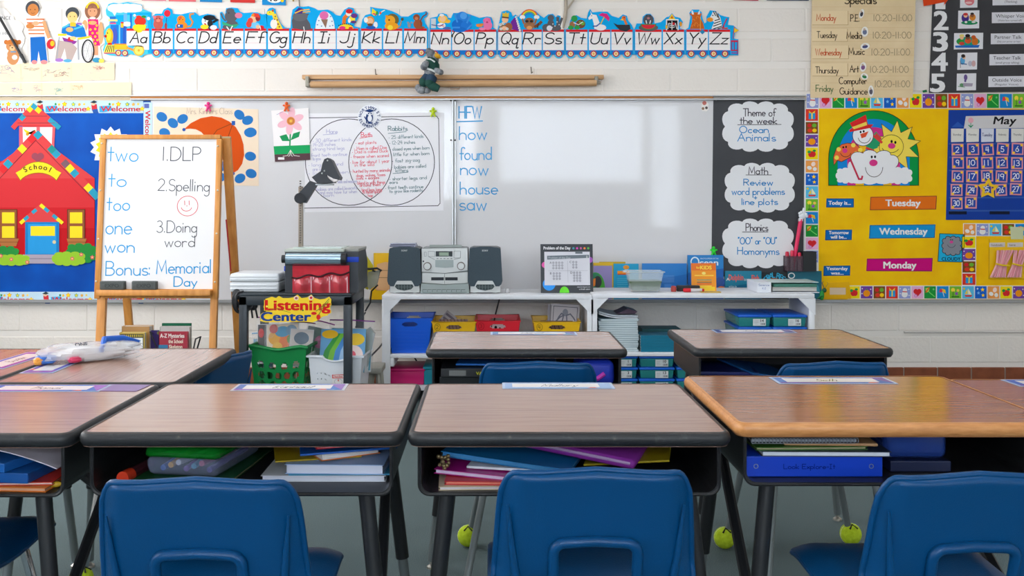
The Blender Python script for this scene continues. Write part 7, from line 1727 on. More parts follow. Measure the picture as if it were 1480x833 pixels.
for (p0, p1) in ((610.5, 642.4), (643, 676)):
    b = MB(); b.prism([L(p0, 394.5 if p0 < 640 else 396), L(p1, 396 if p0 < 640 else 393.5), L(p1, 411 if p0 < 640 else 409), L(p0, 408.5 if p0 < 640 else 411)], -.012, .0, M_sil, 'y'); dr = b.obj('cassette_door', t, smooth=0)
    b = MB(); xa, xb = (623.4, 641.6) if p0 < 640 else (643.6, 661.6); b.prism([L(xa, 401), L(xb, 401), L(xb, 405.6), L(xa, 405.6)], -.0128, -.01, mat((44, 48, 54), .2), 'y'); b.obj('window', dr, smooth=0)
b = MB(); b.prism([L(*p) for p in [(608, 423.6), (678.6, 423.6), (677.4, 409.6), (643, 411.6), (609.4, 409.6)]], -.034, .0, M_sil2, 'y'); b.obj('lower_deck', t, smooth=0)
a = Art(643, 417, SD, t=0.0)
for i in range(9): a.line([(612 + 6.9 * i, 418.4), (617.6 + 6.9 * i, 418.4)], .8, (90, 100, 98)); a.line([(612 + 6.9 * i, 418.4), (612 + 6.9 * i, 422)], .6, (90, 100, 98))
a.line([(612, 422), (675, 422)], .6, (90, 100, 98)); a.obj('transport_keys', t, (0, -.0345, L(643, 417)[1]), smooth=0)
b = MB(); b.prism([L(*p) for p in [(629.4, 376), (655.6, 376), (655.6, 386.4), (643, 387.4), (629.4, 386.4)]], -.0165, -.013, M_sil2, 'y'); b.obj('center_plate', t, smooth=0)
b = MB(); b.prism([L(630, 363.4), L(654, 363.4), L(654, 371), L(630, 371)], -.0155, -.013, mat((34, 44, 48), .25), 'y'); dsp = b.obj('display', t, smooth=0)
b = MB(); b.prism([L(635, 365), L(648.6, 365), L(648.6, 370), L(635, 370)], -.0162, -.015, mat((140, 160, 140), .3), 'y'); b.obj('screen', dsp, smooth=0)
for (x, y) in ((618, 385), (666.5, 384.6)):
    b = MB(); u, z = L(x, y); b.tube([(u, -.014, z), (u, -.020, z)], .0225, mat((110, 100, 96), .35, .5), 24); b.tube([(u, -.020, z), (u, -.034, z)], .0175, M_sil, 24); b.obj('knob', t)
a = Art(643, 372, SD, t=0.0)
for (x0, y0, x1, y1) in ((614, 364.6, 616.8, 370.6), (619.6, 363.6, 629, 371.2), (656.6, 363.2, 666, 373)): a.line([(x0, y0), (x1, y0), (x1, y1), (x0, y1)], .5, (120, 124, 124), closed=True)
for i in range(5): a.line([(632 + 5 * i, 374), (634 + 5 * i, 374)], 1.1, (110, 116, 116))
a.rect(638, 378, 647, 380, (70, 90, 110)); a.ell(612.6, 378, 1.2, 1.2, (60, 64, 70)); a.line([(620, 371.2), (629, 375.4)], .6, (120, 124, 124)); a.line([(657, 375.4), (666, 373)], .6, (120, 124, 124)); a.line([(612, 367.6), (616, 367.6)], .1, (120, 124, 124))
a.obj('printed_markings', t, (0, -.0152, L(643, 372)[1]), smooth=0)
for (i, yb, lab) in ((0, 357.2, 'lower of the two disc cases on the left speaker'), (1, 354.6, 'upper of the two disc cases on the left speaker')):
    o = thing('disc_case', lab, 'disc case', (PXd(583.4, 5.46), 5.47, H - (yb - VY) * 5.46 / F + .002), R(2 if i else -3), group='disc cases'); b = MB(); b.box(-.071, .071, -.062, .062, 0, .0095, mat((150, 154, 176), .25), bev=.001); b.obj('case', o, smooth=0); b = MB(); b.box(-.068, .066, -.0625, .0, .003, .0065, mat((70, 74, 100), .4)); b.obj('paper_insert', o, smooth=0)

# ------------------------------------------------------------------ things along the shelf top
# problem of the day stand
t = thing('problem_stand', 'black tent stand showing the Problem of the Day sheet', 'flip chart', (PXd(819.5, 5.42), 5.42, TOP1 + .001), rot=(R(-6), 0, R(2)))
kd = 5.42 / F
a = Art(819.5, 423, k=kd, t=.006); a.rough = .4
a.brect(781.5, 352.5, 857.5, 423, (52, 56, 62))
a.text('Problem of the Day', 786, 360.2, 4.2, (236, 236, 238), wide=39, bold=.03)
for i, c in enumerate(((60, 150, 170), (220, 70, 190), (190, 80, 150), (236, 130, 50), (90, 180, 70))): a.ell(829.4 + 5.4 * i, 358.6, 1.6, 1.6, c)
for (x, y, r_, c) in ((787.5, 382.6, 4.4, (240, 90, 180)), (853, 375.5, 4.4, (170, 90, 190)), (793.5, 410.5, 9.2, (30, 150, 240)), (815.5, 420.6, 7, (100, 220, 20))): a.ell(x, y, r_, min(r_, 423 - y) if y > 415 else r_, c) if y < 415 else a.poly(arc_pts(x, 423, r_, r_ * 1.3, 180, 0, 16), c)
a.text('www.fourthgrade.com', 834, 415.4, 1.8, (220, 222, 226), wide=19, bold=.0); a.text('a fresh start', 837, 418.6, 1.8, (220, 222, 226), wide=16, bold=.02)
a.obj('panel', t, smooth=0)
a = Art(819.5, 388, k=kd, t=.001); a.brect(787, 363.6, 853, 412, (222, 222, 230)); a.rect(832, 363, 842.5, 366.6, (110, 116, 124)); a.poly([(791, 369.4), (852, 368), (852, 372.6), (791, 375)], (120, 130, 140)); a.text('Problem of the Day', 793, 373.6, 2.8, (206, 212, 218), wide=32, bold=.0); a.text('5', 848, 372.4, 3, WHITE, bold=.02)
for (lx, ly, ch, cols, rows_) in ((794.5, 381, 'A', 4, 3), (823.5, 380, 'C', 2, 3), (795, 396.4, 'B', 3, 3), (824.5, 395.4, 'D', 3, 4)):
    a.text(ch, lx, ly, 3.2, (80, 80, 92), bold=0)
    for i in range(cols):
        for j in range(rows_): a.ring(lx + 5.4 + 4.3 * i, ly - 1.4 + 3.9 * j, 1.1, 1.2, .6, (120, 120, 134), 8)
a.line([(820.5, 377), (821, 408)], .3, (170, 170, 180)); a.line([(792, 391.4), (850, 391)], .3, (170, 170, 180))
o = a.obj('sheet', t, (0, -.0062, (423 - 388) * kd), smooth=0)
b = MB(); b.box(-.14, .14, .0, .004, 0, .26, mat((40, 42, 46), .5), mx=Matrix.Translation((0, .07, 0)) @ Matrix.Rotation(R(14), 4, 'X')); b.obj('back_leaf', t, smooth=0)

def art_parrot(a):
    a.rect(0, .08, .94, 1, (150, 136, 190)); a.ell(.1, .68, .48, .42, (60, 160, 40)); a.ell(.1, .5, .3, .22, (30, 130, 90)); a.ell(.22, .52, .2, .16, (40, 40, 44)); a.poly([(.0, .44), (.12, .42), (.1, .62), (-.02, .66)], (236, 130, 30))
px_book('yellow-framed purple book with green parrot, behind the problem stand', 857.5, 380, 886.5, 433, 5.79, .010, (224, 184, 20), art=art_parrot)
px_book('yellow book peeping out above the parrot book and teal book', 866, 378.6, 904, 433, 5.81, .008, (206, 170, 20))
def art_bus(a):
    a.rect(0, 0, 1, 1, (24, 160, 205)); a.ell(.5, .1, .12, .06, (230, 150, 40)); a.rect(.15, .2, .62, .28, (244, 150, 30)); a.rect(.15, .28, .62, .31, (210, 70, 40))
    for i in range(9): a.line([(.14, .42 + .055 * i), (.82, .42 + .055 * i)], .012, (110, 200, 226))
px_book('teal book with orange picture and lines, left of the plastic tank', 887, 381.4, 923, 433, 5.785, .010, (24, 160, 205), art=art_bus)
def art_blue(a):
    a.rect(0, 0, 1, 1, (30, 110, 190)); a.poly([(0, 0), (1, 0), (1, .3), (0, .5)], (44, 128, 206))
    for i in range(6): a.line([(.36, .34 + .035 * i), (.72, .34 + .035 * i)], .008, (110, 160, 220))
    a.rect(.5, .58, .66, .74, (60, 130, 206))
px_book('wide blue picture book behind the plastic tank', 928, 381, 992.5, 433, 5.79, .010, (30, 110, 190), art=art_blue)
def art_ocean(a):
    a.rect(0, 0, 1, 1, (34, 128, 200)); a.poly([(0, .4), (1, .3), (1, 1), (0, 1)], (24, 96, 176)); a.ring(.2, .15, .11, .1, .03, (226, 238, 246), 20); a.text('cean', .33, .23, .13, (226, 238, 246), wide=.52, bold=.02); a.text('ENCYCLOPEDIA OF THE', .36, .09, .03, (220, 236, 246), wide=.5, bold=0)
    a.ell(.9, .62, .16, .12, (40, 80, 150)); a.ell(.94, .82, .14, .12, (236, 120, 40)); a.ell(.96, .78, .03, .03, WHITE)
px_book('tall blue book titled Ocean beside black paper', 994, 369, 1045.5, 433, 5.80, .016, (34, 128, 200), art=art_ocean)
def art_kids(a):
    a.rect(0, 0, 1, 1, (240, 150, 20)); a.rect(0, 0, 1, .26, (232, 112, 20)); a.text('KIDS', .36, .22, .13, (250, 214, 60), wide=.46, bold=.04); a.text('for', .2, .2, .09, (250, 214, 60), wide=.14, bold=.02); a.ell(.5, .36, .08, .05, (250, 226, 120))
    a.rect(.12, .42, .9, .46, (250, 206, 70))
    for y, c in ((.6, (40, 150, 130)), (.68, (60, 90, 80)), (.74, (220, 70, 40)), (.82, (250, 226, 60))): a.line([(.22, y), (.8, y)], .03, c)
    a.rect(.06, .84, .94, .98, (246, 206, 30))
px_book('orange and yellow KIDS book standing before the ocean book', 1000, 381, 1035.5, 421.6, 5.47, .014, (240, 150, 20), tilt=6, art=art_kids)
def art_dolphin(a):
    a.rect(0, 0, 1, 1, (30, 130, 160)); a.poly([(0, .55), (1, .4), (1, 1), (0, 1)], (20, 104, 140)); a.poly([(.2, .82), (.5, .58), (.8, .56), (1, .66), (.7, .7), (.45, .84)], (70, 170, 196))
    a.text('Dolphin', .1, .32, .2, (232, 96, 80), wide=.4, bold=.03); a.text('is not a', .53, .34, .1, (226, 226, 226), wide=.17); a.text('Fish', .73, .34, .2, (232, 96, 80), wide=.2, bold=.03); a.text('A', .03, .34, .1, (226, 226, 226), bold=.02); a.text('written by', .1, .58, .08, (206, 226, 230), wide=.22, bold=0)
px_book('teal book about a dolphin with salmon title, under the Phonics note', 1048, 392, 1100.5, 433, 5.79, .012, (30, 130, 160), art=art_dolphin)
def art_coral(a):
    a.rect(0, 0, 1, 1, (34, 40, 44)); a.ell(.45, .5, .3, .3, (150, 90, 60)); a.ell(.5, .62, .3, .26, (90, 70, 50)); a.ell(.36, .44, .12, .12, (190, 120, 80))
    for i, ch in enumerate('CORAL REEF'): a.text(ch, .12 + .083 * i, .46 - .26 * math.sin(math.pi * (i + .5) / 10), .2, (40, 170, 210), bold=.013, center=True, rot=-30 + 6.5 * i)
px_book('dark book with arched blue coral title, behind the white binder', 1101, 393.6, 1139, 433, 5.80, .012, (34, 40, 44), art=art_coral)
px_book('teal dolphin photo book at the right end of the ledge', 1139, 392, 1187.5, 434, 5.79, .012, (16, 92, 112), art=lambda a: (a.rect(0, 0, 1, 1, (16, 96, 116)), a.poly([(.2, .34), (.5, .24), (.9, .5), (.98, .8), (.7, .6), (.4, .46)], (50, 140, 160)), a.ring(.1, .16, .09, .09, .03, WHITE, 16)))
# plastic tank
t = thing('plastic_tank', 'small clear plastic tank with gravel and green water', 'tank', (PXd(931.5, 5.42), 5.43, TOP2 + .001))
kk = 5.42 / F
b = MB(); b.taper(40 * kk, .11, 51 * kk, .14, 0, 29 * kk, mat((226, 236, 240), .06, trans=.0, alpha=.24), bev=.008, open_top=True, t=.002); b.obj('tank', t)
b = MB(); lp = [(x * 26.6 * kk, y * .073, 29.3 * kk) for x, y in ((-1, -1), (1, -1), (1, 1), (-1, 1))]; b.tube(lp, .003, mat((222, 230, 234), .1, alpha=.6), 6, closed=True); b.box(-31 * kk, -26 * kk, -.02, .02, 28 * kk, 30 * kk, mat((222, 230, 234), .1, alpha=.6)); b.obj('rim', t)
b = MB(); b.taper(39 * kk, .105, 46.6 * kk, .128, .010, 16.4 * kk, mat((58, 92, 20), .12, alpha=.86), bev=.006); b.obj('green_water', t)
b = MB(); rg = random.Random(3)
for i in range(260):
    x, y = rg.uniform(-1, 1) * 19 * kk, rg.uniform(-1, 1) * .050; r_ = rg.uniform(.003, .0052); z = .004 + rg.uniform(0, .016)
    b.ball((x, y, z), (r_, r_, r_ * .8), mat([(176, 150, 124), (206, 186, 160), (140, 112, 90), (190, 120, 90)][i % 4], .7), 6, 4)
g = b.obj('gravel', t); g['kind'] = 'stuff'
b = MB()
for i in range(9):
    x = -14 + 2.2 * i + rg.uniform(-1, 1); b.tube([(x * kk, -.02 + rg.uniform(-.02, .02), .015), ((x + rg.uniform(-2, 2)) * kk, rg.uniform(-.03, .03), .035), ((x + rg.uniform(-4, 4)) * kk, rg.uniform(-.03, .03), .056)], [.003, .005, .002], mat((30, 120, 40), .6), 6)
b.obj('water_plant', t)
# eraser, markers
t = thing('board_eraser', 'black board eraser lying behind a red marker on the shelf', 'eraser', (PXd(995, 5.44), 5.45, TOP2 + .001), R(-4)); b = MB(); b.box(-.063, .063, -.02, .02, .012, .032, mat((40, 42, 46), .6), bev=.004); b.obj('body', t); b = MB(); b.box(-.062, .062, -.019, .019, 0, .012, mat((70, 60, 60), .95)); b.obj('felt_pad', t, smooth=0)
def marker(label, px, d, z, rz, body, cap_, txt=None, L_=.115, group='markers'):
    t = thing('marker', label, 'marker', (PXd(px, d), d, z), rz, group); r_ = .0105
    b = MB(); b.tube([(-L_ / 2 + .038, 0, r_), (L_ / 2 - .012, 0, r_)], r_ * .96, mat(body, .35), 14); b.tube([(L_ / 2 - .012, 0, r_), (L_ / 2, 0, r_)], r_ * .8, mat(cap_, .35), 12); b.obj('barrel', t)
    b = MB(); b.tube([(-L_ / 2, 0, r_), (-L_ / 2 + .006, 0, r_), (-L_ / 2 + .040, 0, r_)], [r_ * .85, r_ * 1.08, r_ * 1.08], mat(cap_, .35), 14); b.obj('cap', t)
    return t
marker('red-capped dry-erase marker lying before the black eraser', 1002.5, 5.39, TOP2 + .001, R(3), (206, 200, 200), (214, 20, 40))
b = MB(); b.lathe([(.014, 0), (.016, .01), (.015, .026), (.010, .032)], (0, 0, 0), mat((190, 70, 60), .3, alpha=.85), 14); o = b.obj('tape_core', loc=(PXd(973.5, 5.42), 5.42, TOP2 + .001)); tag(o, 'small reddish tape core beside the black eraser', 'tape')
b = MB(); b.box(-.055, .055, -.02, .02, 0, .004, mat((196, 160, 40), .5)); o = b.obj('ruler_card', loc=(PXd(1027, 5.37), 5.375, TOP2 + .001)); tag(o, 'flat yellow card lying at the foot of the KIDS book', 'card')
b = MB(); b.lathe([(.011, 0), (.013, .002), (.012, .022), (.013, .024)], (0, 0, 0), mat((226, 226, 228), .2, alpha=.5), 14); o = b.obj('small_cup', loc=(PXd(733.5, 5.42), 5.42, TOP1 + .001)); tag(o, 'tiny clear cup beside the right speaker', 'cup')
# white binder with books lying on their sides
t = thing('ring_binder', 'white ring binder lying flat on the shelf end under the books', 'binder', (PXd(1131, 5.45), 5.47, TOP2 + .001), R(-1))
ks = 5.40 / F
b = MB(); b.box(-44 * ks, -24 * ks, -.13, .10, 0, .058, mat((230, 234, 242), .35), bev=.002); b.box(-24 * ks, 45 * ks, -.125, .10, 0, .003, mat((230, 234, 242), .35)); b.box(-24 * ks, 45 * ks, -.11, .10, .055, .058, mat((206, 226, 222), .3)); b.obj('cover', t, smooth=0)
b = MB(); b.box(-20 * ks, 43 * ks, -.10, .09, .008, .030, mat((206, 206, 200), .7)); b.obj('pages', t, smooth=0)
a = Art(0, 0, k=.001, t=.0003); a.pen('Science', -30, -6, 11, (90, 120, 180), 1.2, wide=58); a.pen('K-2', -10, 12, 10, (90, 120, 180), 1.2); a.obj('spine_label', t, (-34 * ks, -.1302, .032), smooth=0)
b = MB(); b.box(-20 * ks, 42 * ks, -.115, .06, .0310, .0315, mat((50, 90, 80), .5)); b.box(-20 * ks, 42 * ks, -.115, .06, .0315, .048, mat((60, 120, 104), .5)); o = b.obj('book', loc=tuple(t.location), smooth=0); tag(o, 'green book lying inside the white binder on the shelf end', 'book')
# cup of markers, black cup and the pointing-hand stick hung on the board
def cupbox(name, label, x0, y0, x1, y1, m):
    d = 5.80; k = d / F; t = thing(name, label, 'holder', (PXd((x0 + x1) / 2, d), d, H - (y1 - VY) * k)); w, h = (x1 - x0) * k, (y1 - y0) * k
    b = MB(); b.box(-w / 2, w / 2, -.032, -.029, 0, h, m); b.box(-w / 2, w / 2, .029, .033, 0, h, m); b.box(-w / 2, -w / 2 + .003, -.03, .03, 0, h, m); b.box(w / 2 - .003, w / 2, -.03, .03, 0, h, m); b.box(-w / 2, w / 2, -.03, .03, 0, .003, m); b.obj('cup', t, smooth=0); return t
c1 = cupbox('marker_holder', 'clear holder full of red-capped markers at the foot of black paper', 1134.5, 370, 1158, 392, mat((90, 70, 84), .15, alpha=.5))
c2 = cupbox('marker_holder', 'black holder hung beside the clear marker holder', 1158.5, 363.5, 1177.5, 392, mat((30, 34, 38), .4))
kc = 5.8 / F
for i, (x, top_) in enumerate(((1138.5, 364), (1144, 362), (1150, 363.5), (1154.5, 365))):
    t = thing('marker', ['red-capped marker at the left of the clear holder', 'tallest red-capped marker in the clear holder', 'red-capped marker at the clear holder\'s middle', 'red-capped marker at the right of the clear holder'][i], 'marker', (PXd(x, 5.8), 5.8 + .012 * (-1) ** i, H - (391 - VY) * kc), group='markers in the clear holder'); h = (391 - top_) * kc
    b = MB(); b.tube([(0, 0, 0), (0, 0, h * .66)], .0095, mat((196, 180, 180), .4), 12); b.obj('barrel', t); b = MB(); b.tube([(0, 0, h * .66), (0, 0, h - .008), (0, 0, h)], [.0105, .0105, .008], mat((214, 30, 70), .35), 12); b.obj('cap', t)
t = thing('hand_pointer', 'pink pointer stick with white pointing hand on top, in the marker holder', 'pointer', (PXd(1145.5, 5.8), 5.80, H - (390 - VY) * kc)); q = lambda px, py: Vector(((px - 1145.5) * kc, 0, (390 - py) * kc))
b = MB(); b.tube([q(1145.5, 390), q(1157.6, 317)], [.010, .0125], mat((232, 40, 96), .4), 12); b.obj('stick', t)
b = MB(); M_h = mat((236, 240, 246), .5)
b.ball(q(1159.5, 311.5), (.022, .016, .022), M_h, 12, 8); b.tube([q(1160.5, 309), q(1162, 300.6)], [.009, .006], M_h, 10); b.tube([q(1154.5, 318), q(1159.5, 318.4)], .012, M_h, 10)
for (x, y) in ((1155, 308.5), (1157.4, 307), (1164.6, 310), (1165.4, 312.6)): b.ball(q(x, y) + Vector((0, -.008, 0)), (.008, .010, .009), M_h, 8, 6)
b.obj('pointing_hand', t)
b = MB(); b.ball((0, 0, .02), (.014, .012, .03), mat((30, 150, 60), .5), 10, 8); b.ball((.014, 0, .05), (.014, .012, .014), mat((20, 90, 60), .5), 10, 8); b.tube([(.014, 0, .06), (.0, 0, .095), (.008, 0, .1)], .002, mat((40, 60, 90), .5), 6); b.tube([(.018, 0, .06), (.036, 0, .09), (.03, 0, .098)], .002, mat((180, 150, 40), .5), 6); b.tube([(0, -.01, .02), (-.03, -.01, .002)], .004, mat((20, 110, 50), .5), 6)
o = b.obj('toy_caterpillar', loc=P(1188, 432, 5.78)); tag(o, 'small green bug toy at the ledge\'s right end', 'toy')

# ------------------------------------------------------------------ bins on the left shelf
def bin_(label, x0, x1, ytop, c, h, num=None, group='coloured plastic bins'):
    d = 5.325; k = d / F; w = (x1 - x0) * k; dp = .30; h_ = h
    t = thing('storage_bin', label, 'bin', (PXd((x0 + x1) / 2, d), d + dp / 2, SHF + .001), group=group); m = mat(c, .4)
    b = MB(); hole = [(0, .84, .30, .055)]
    holed_wall(b, w * .80, w, 0, h_, -dp / 2 + .02, -dp / 2, [(0, .83, .36, .07)], m, [Matrix.Identity(4), rotz(180)], t=.003)
    holed_wall(b, dp - .04, dp, 0, h_, -w / 2 + w * .10, -w / 2, [], m, [rotz(90), rotz(-90)], t=.003)
    b.box(-w * .4, w * .4, -dp / 2 + .02, dp / 2 - .02, 0, .003, m); b.obj('body', t, smooth=45)
    b = MB(); b.tube([(-w / 2, -dp / 2, h_), (w / 2, -dp / 2, h_), (w / 2, dp / 2, h_), (-w / 2, dp / 2, h_)], .0045, m, 8, closed=True); b.obj('rim', t)
    b = MB()
    for i in range(6): z = h_ * (.12 + .1 * i); b.box(-w * .34, w * .34, -dp / 2 + .0175 - .02 * z / h_, -dp / 2 + .0205 - .02 * z / h_, z, z + .0025, m)
    b.obj('ribs', t, smooth=0)
    if num:
        a = Art(0, 0, k=.001, t=.0003); a.ring(0, 0, 15, 19, 2, (70, 60, 30) if c[1] > 100 else (150, 20, 30)); a.pen(num, 0, 9, 20, (70, 60, 30) if c[1] > 100 else (150, 20, 30), 2.4, center=True); a.obj('number_mark', t, (-w * .37, -dp / 2 - .001, h_ * .84), smooth=0)
    return t
bin_('tall blue bin at the left of the white shelf', 559, 625, 460, (10, 96, 224), .192)
bin_('yellow bin marked 2, right of the blue bin', 624, 688, 466, (240, 186, 10), .172, '2')
bin_('red bin at the middle of the white shelf', 687, 752, 463, (222, 24, 44), .178, '3')
bin_('yellow bin marked 4, holding an octopus sheet', 771, 839, 463, (242, 188, 14), .172, '4')
def sheets(label, name, x0, y0, x1, y1, d, tilt, roll, draw, n=1, c=(206, 200, 204)):
    k = d / F
    a = Art((x0 + x1) / 2, y1, k=k, t=.003); a.push((x0 + x1) / 2, y1, 1, 1, roll); w, h = (x1 - x0), (y1 - y0)
    a.base([(-w / 2, -h), (w / 2, -h), (w / 2, 0), (-w / 2, 0)], c); draw(a, w, h); a.pop()
    o = a.obj(name, None, P((x0 + x1) / 2, y1, d), (R(-tilt), 0, 0), smooth=0); return tag(o, label, 'paper')
def octo(a, w, h):
    K = (90, 90, 102)
    a.line([(-w * .42, -h * .9), (w * .42, -h * .9), (w * .42, -h * .1), (-w * .42, -h * .1)], .8, K, closed=True); a.ell(0, -h * .68, w * .10, h * .14, (150, 152, 164))
    for (sx, ex, ey) in ((-1, -.3, .35), (-1, -.16, .2), (1, .12, .2), (1, .3, .5), (-1, -.22, .5)): a.line([(sx * w * .05, -h * .58), (ex * w * .6, -h * (ey + .14)), (ex * w, -h * ey), (ex * w * 1.2, -h * (ey - .1))], 1.8, (120, 122, 136))
sheets('octopus picture sheet standing in the yellow bin marked 4', 'picture_sheet', 795, 440, 836, 478, 5.47, 10, 4, octo)
sheets('second sheet tucked behind the octopus picture', 'picture_sheet', 791, 441, 832, 478, 5.50, 12, 2, lambda a, w, h: None, c=(176, 170, 174))
sheets('striped grey booklet leaning out of the yellow bin marked 2', 'booklet', 624, 447, 642, 480, 5.46, 14, 38, lambda a, w, h: [a.rect(-w * .4, -h * (.9 - .2 * i), w * .4, -h * (.8 - .2 * i), (110, 100, 110)) for i in range(4)], c=(170, 160, 160))
sheets('row of dark booklets seen through the handle of yellow bin 2', 'booklet', 634, 462, 676, 500, 5.40, 8, 0, lambda a, w, h: [a.line([(-w * .45 + 5 * i, -h), (-w * .2 + 5 * i, -2)], 1, (90, 70, 60)) for i in range(8)], c=(150, 120, 110))
sheets('white booklet with black marks inside the red bin', 'booklet', 695, 465, 742, 500, 5.40, 8, 0, lambda a, w, h: [a.ell(-2, -h * .75, 2, 2.4, BLACK), a.ell(4, -h * .7, 1.6, 2, BLACK), a.ell(-8, -h * .8, 1, 1, BLACK)], c=(226, 206, 206))
sheets('brown booklet below the octopus sheet, in yellow bin 4', 'booklet', 781, 464, 828, 500, 5.41, 8, 0, lambda a, w, h: [a.line([(-w * .45 + 6 * i, -h * .8), (-w * .3 + 6 * i, -2)], 1, (70, 50, 40)) for i in range(7)], c=(130, 100, 80))
for (x0, x1, c, lab) in ((560, 614, (206, 24, 110), 'pink lidded box under the blue bin'), (611, 650, (20, 140, 160), 'teal box beside the pink box, low on the shelf')):
    d = 5.34; k = d / F; t = thing('lidded_box', lab, 'box', (PXd((x0 + x1) / 2, d), 5.48, .086)); w = (x1 - x0) * k; h = .075 if c[0] > 100 else .085
    b = MB(); b.taper(w * .92, .24, w * .97, .25, 0, h, mat(c, .4), bev=.006); b.obj('body', t); b = MB(); b.box(-w / 2, w / 2, -.13, .13, h, h + .016, mat(c, .35), bev=.005); b.obj('lid', t)

# ------------------------------------------------------------------ workbooks and lidded boxes on the right shelf
wk0 = None
M_page = mat((206, 218, 222), .7)
def small_book(label, name, w, d, t_, cov, loc, rz, group, page=M_page):
    t = thing(name, label, 'book', loc, rz, group)
    b = MB(); b.box(-w / 2, w / 2, -d / 2, d / 2, 0, .0009, mat(cov, .4)); b.box(-w / 2, w / 2, -d / 2, d / 2, t_ - .0009, t_, mat(cov, .4)); b.obj('cover', t, smooth=0)
    b = MB(); b.box(-w / 2 + .001, w / 2 - .001, -d / 2 + .001, d / 2 - .001, .0009, t_ - .0009, page); b.obj('pages', t, smooth=0); return t
proto = small_book('flat workbook in the tall stack beside the middle post', 'workbook', .212, .27, .0115, (120, 150, 164), (PXd(892, 5.42), 5.47, SHF2 + .001), 0, 'workbooks in the tall stack')
for i in range(1, 15):
    c = copy_tree(proto); c.location.z += .0119 * i; c.location.x += random.uniform(-.006, .006) - .0012 * max(0, i - 8); c.rotation_euler.z = R(random.uniform(-3, 3))
def bent(label, i):
    b = MB(); nx = 14; vs = []
    for s_ in (0, 1):
        for j in range(nx + 1):
            u = -1 + 2 * j / nx; z = .010 * i + .020 * max(0, -u) ** 1.6 - .002 * u + s_ * .007
            vs += [(u * .106, -.13, z), (u * .106, .13, z)]
    n = 2 * (nx + 1); fs = []
    for j in range(nx):
        a_ = 2 * j; fs += [[a_, a_ + 1, a_ + 3, a_ + 2], [n + a_, n + a_ + 2, n + a_ + 3, n + a_ + 1], [a_, a_ + 2, n + a_ + 2, n + a_], [a_ + 1, n + a_ + 1, n + a_ + 3, a_ + 3]]
    fs += [[0, n, n + 1, 1], [2 * nx, 2 * nx + 1, n + 2 * nx + 1, n + 2 * nx]]
    b.add(vs, fs, mat((190, 200, 210) if i else (206, 212, 218), .6)); o = b.obj('workbook', loc=(PXd(891, 5.42), 5.47, SHF2 + .181)); tag(o, label, 'book')
bent('curled workbook second from the top of the tall stack', 0); bent('curled workbook on top of the tall stack', 1)
b = MB(); b.prism([(-.04, 0), (.06, 0), (.075, .012), (.02, .028), (-.01, .012)], -.1, .06, mat((70, 50, 70), .5), 'y'); o = b.obj('paper_slip', loc=(PXd(900, 5.42), 5.47, SHF2 + .203), smooth=0); tag(o, 'dark purple and orange leaflet lying on the curled workbooks', 'leaflet')
tp = small_book('teal paperback in the low stack beside the tall workbook stack', 'paperback', .215, .16, .0145, (0, 110, 140), (PXd(953, 5.36), 5.40, SHF2 + .001), 0, 'teal paperbacks'); 
b = MB(); b.box(-.1078, .1082, -.0805, -.079, 0, .0145, mat((0, 112, 142), .35)); b.obj('spine', tp, smooth=0)
for i in range(1, 6):
    c = copy_tree(tp); c.location.z += .0149 * i; c.location.x += random.uniform(-.003, .003)
b = MB(); b.box(-.11, .11, -.08, .08, 0, .10, mat((10, 86, 92), .5), bev=.002); o = b.obj('file_box', loc=(PXd(955, 5.55), 5.60, SHF2 + .001), smooth=0); tag(o, 'dark teal box behind the teal paperbacks', 'box')
M_teal = mat((46, 150, 150), .2, alpha=.75); M_lid = mat((10, 96, 206), .35)
def tub(label, x0, x1, z, d, dp, h, num, seed):
    k = d / F; w = (x1 - x0) * k; t = thing('lidded_tub', label, 'box', (PXd((x0 + x1) / 2, d), d + dp / 2, z), group='blue-lidded tubs')
    b = MB(); b.taper(w * .90, dp * .94, w * .95, dp * .97, 0, h - .014, M_teal, bev=.006); b.obj('body', t)
    b = MB(); b.box(-w / 2, w / 2, -dp / 2, dp / 2, h - .014, h - .0015, M_lid, bev=.004); b.box(-w * .44, w * .44, -dp * .45, dp * .45, h - .003, h, M_lid, bev=.001); b.obj('lid', t)
    rg = random.Random(seed)
    a = Art(0, 0, k=.001, t=.0004); a.base([(-36, -19), (34, -19), (34, 19), (-36, 19)], (214, 220, 222)); a.text(num, 14, -2, 15, (40, 44, 48), bold=.02, center=True); [a.line([(-30, -9 + 5 * i), (-6 - rg.randint(0, 8), -9 + 5 * i)], 1, (150, 156, 160)) for i in range(5)]; a.rect(6, 4, 30, 14, (130, 136, 140)); a.rect(9, 6, 13, 12, (214, 220, 222)); a.rect(18, 6, 21, 12, (214, 220, 222)); a.obj('label', t, (w * (.14 if w > .15 else .12), -dp * .485 - .002, (h - .014) * .48), (R(2), 0, 0), smooth=0)
    return t
HB = .0615
for (col, x0, x1, nm) in ((0, 873, 922, ('1', '3', '5')), (1, 924, 975.5, ('10', '13', '4')), (2, 978, 1028, ('7', '8', '9'))):
    for r_ in range(3):
        tub('%s blue-lidded tub in the %s column under the teal paperbacks' % (('lowest', 'middle', 'top')[r_], ('left', 'middle', 'right')[col]), x0, x1, .063 + (HB + .001) * r_, 5.325, .32, HB, nm[::-1][r_] if r_ else nm[0], col * 3 + r_)
for (col, x0, x1, nm) in ((0, 1067, 1115.5, ('6', '12', '14')), (1, 1117, 1167, ('2', '15', '16'))):
    for r_ in range(3):
        tub('%s blue-lidded tub in the %s pile under the white binder' % (('lowest', 'middle', 'top')[r_], ('left', 'right')[col]), x0, x1, SHF2 + .001 + .0675 * r_, 5.325, .335, .0665, nm[r_], 20 + col * 3 + r_)

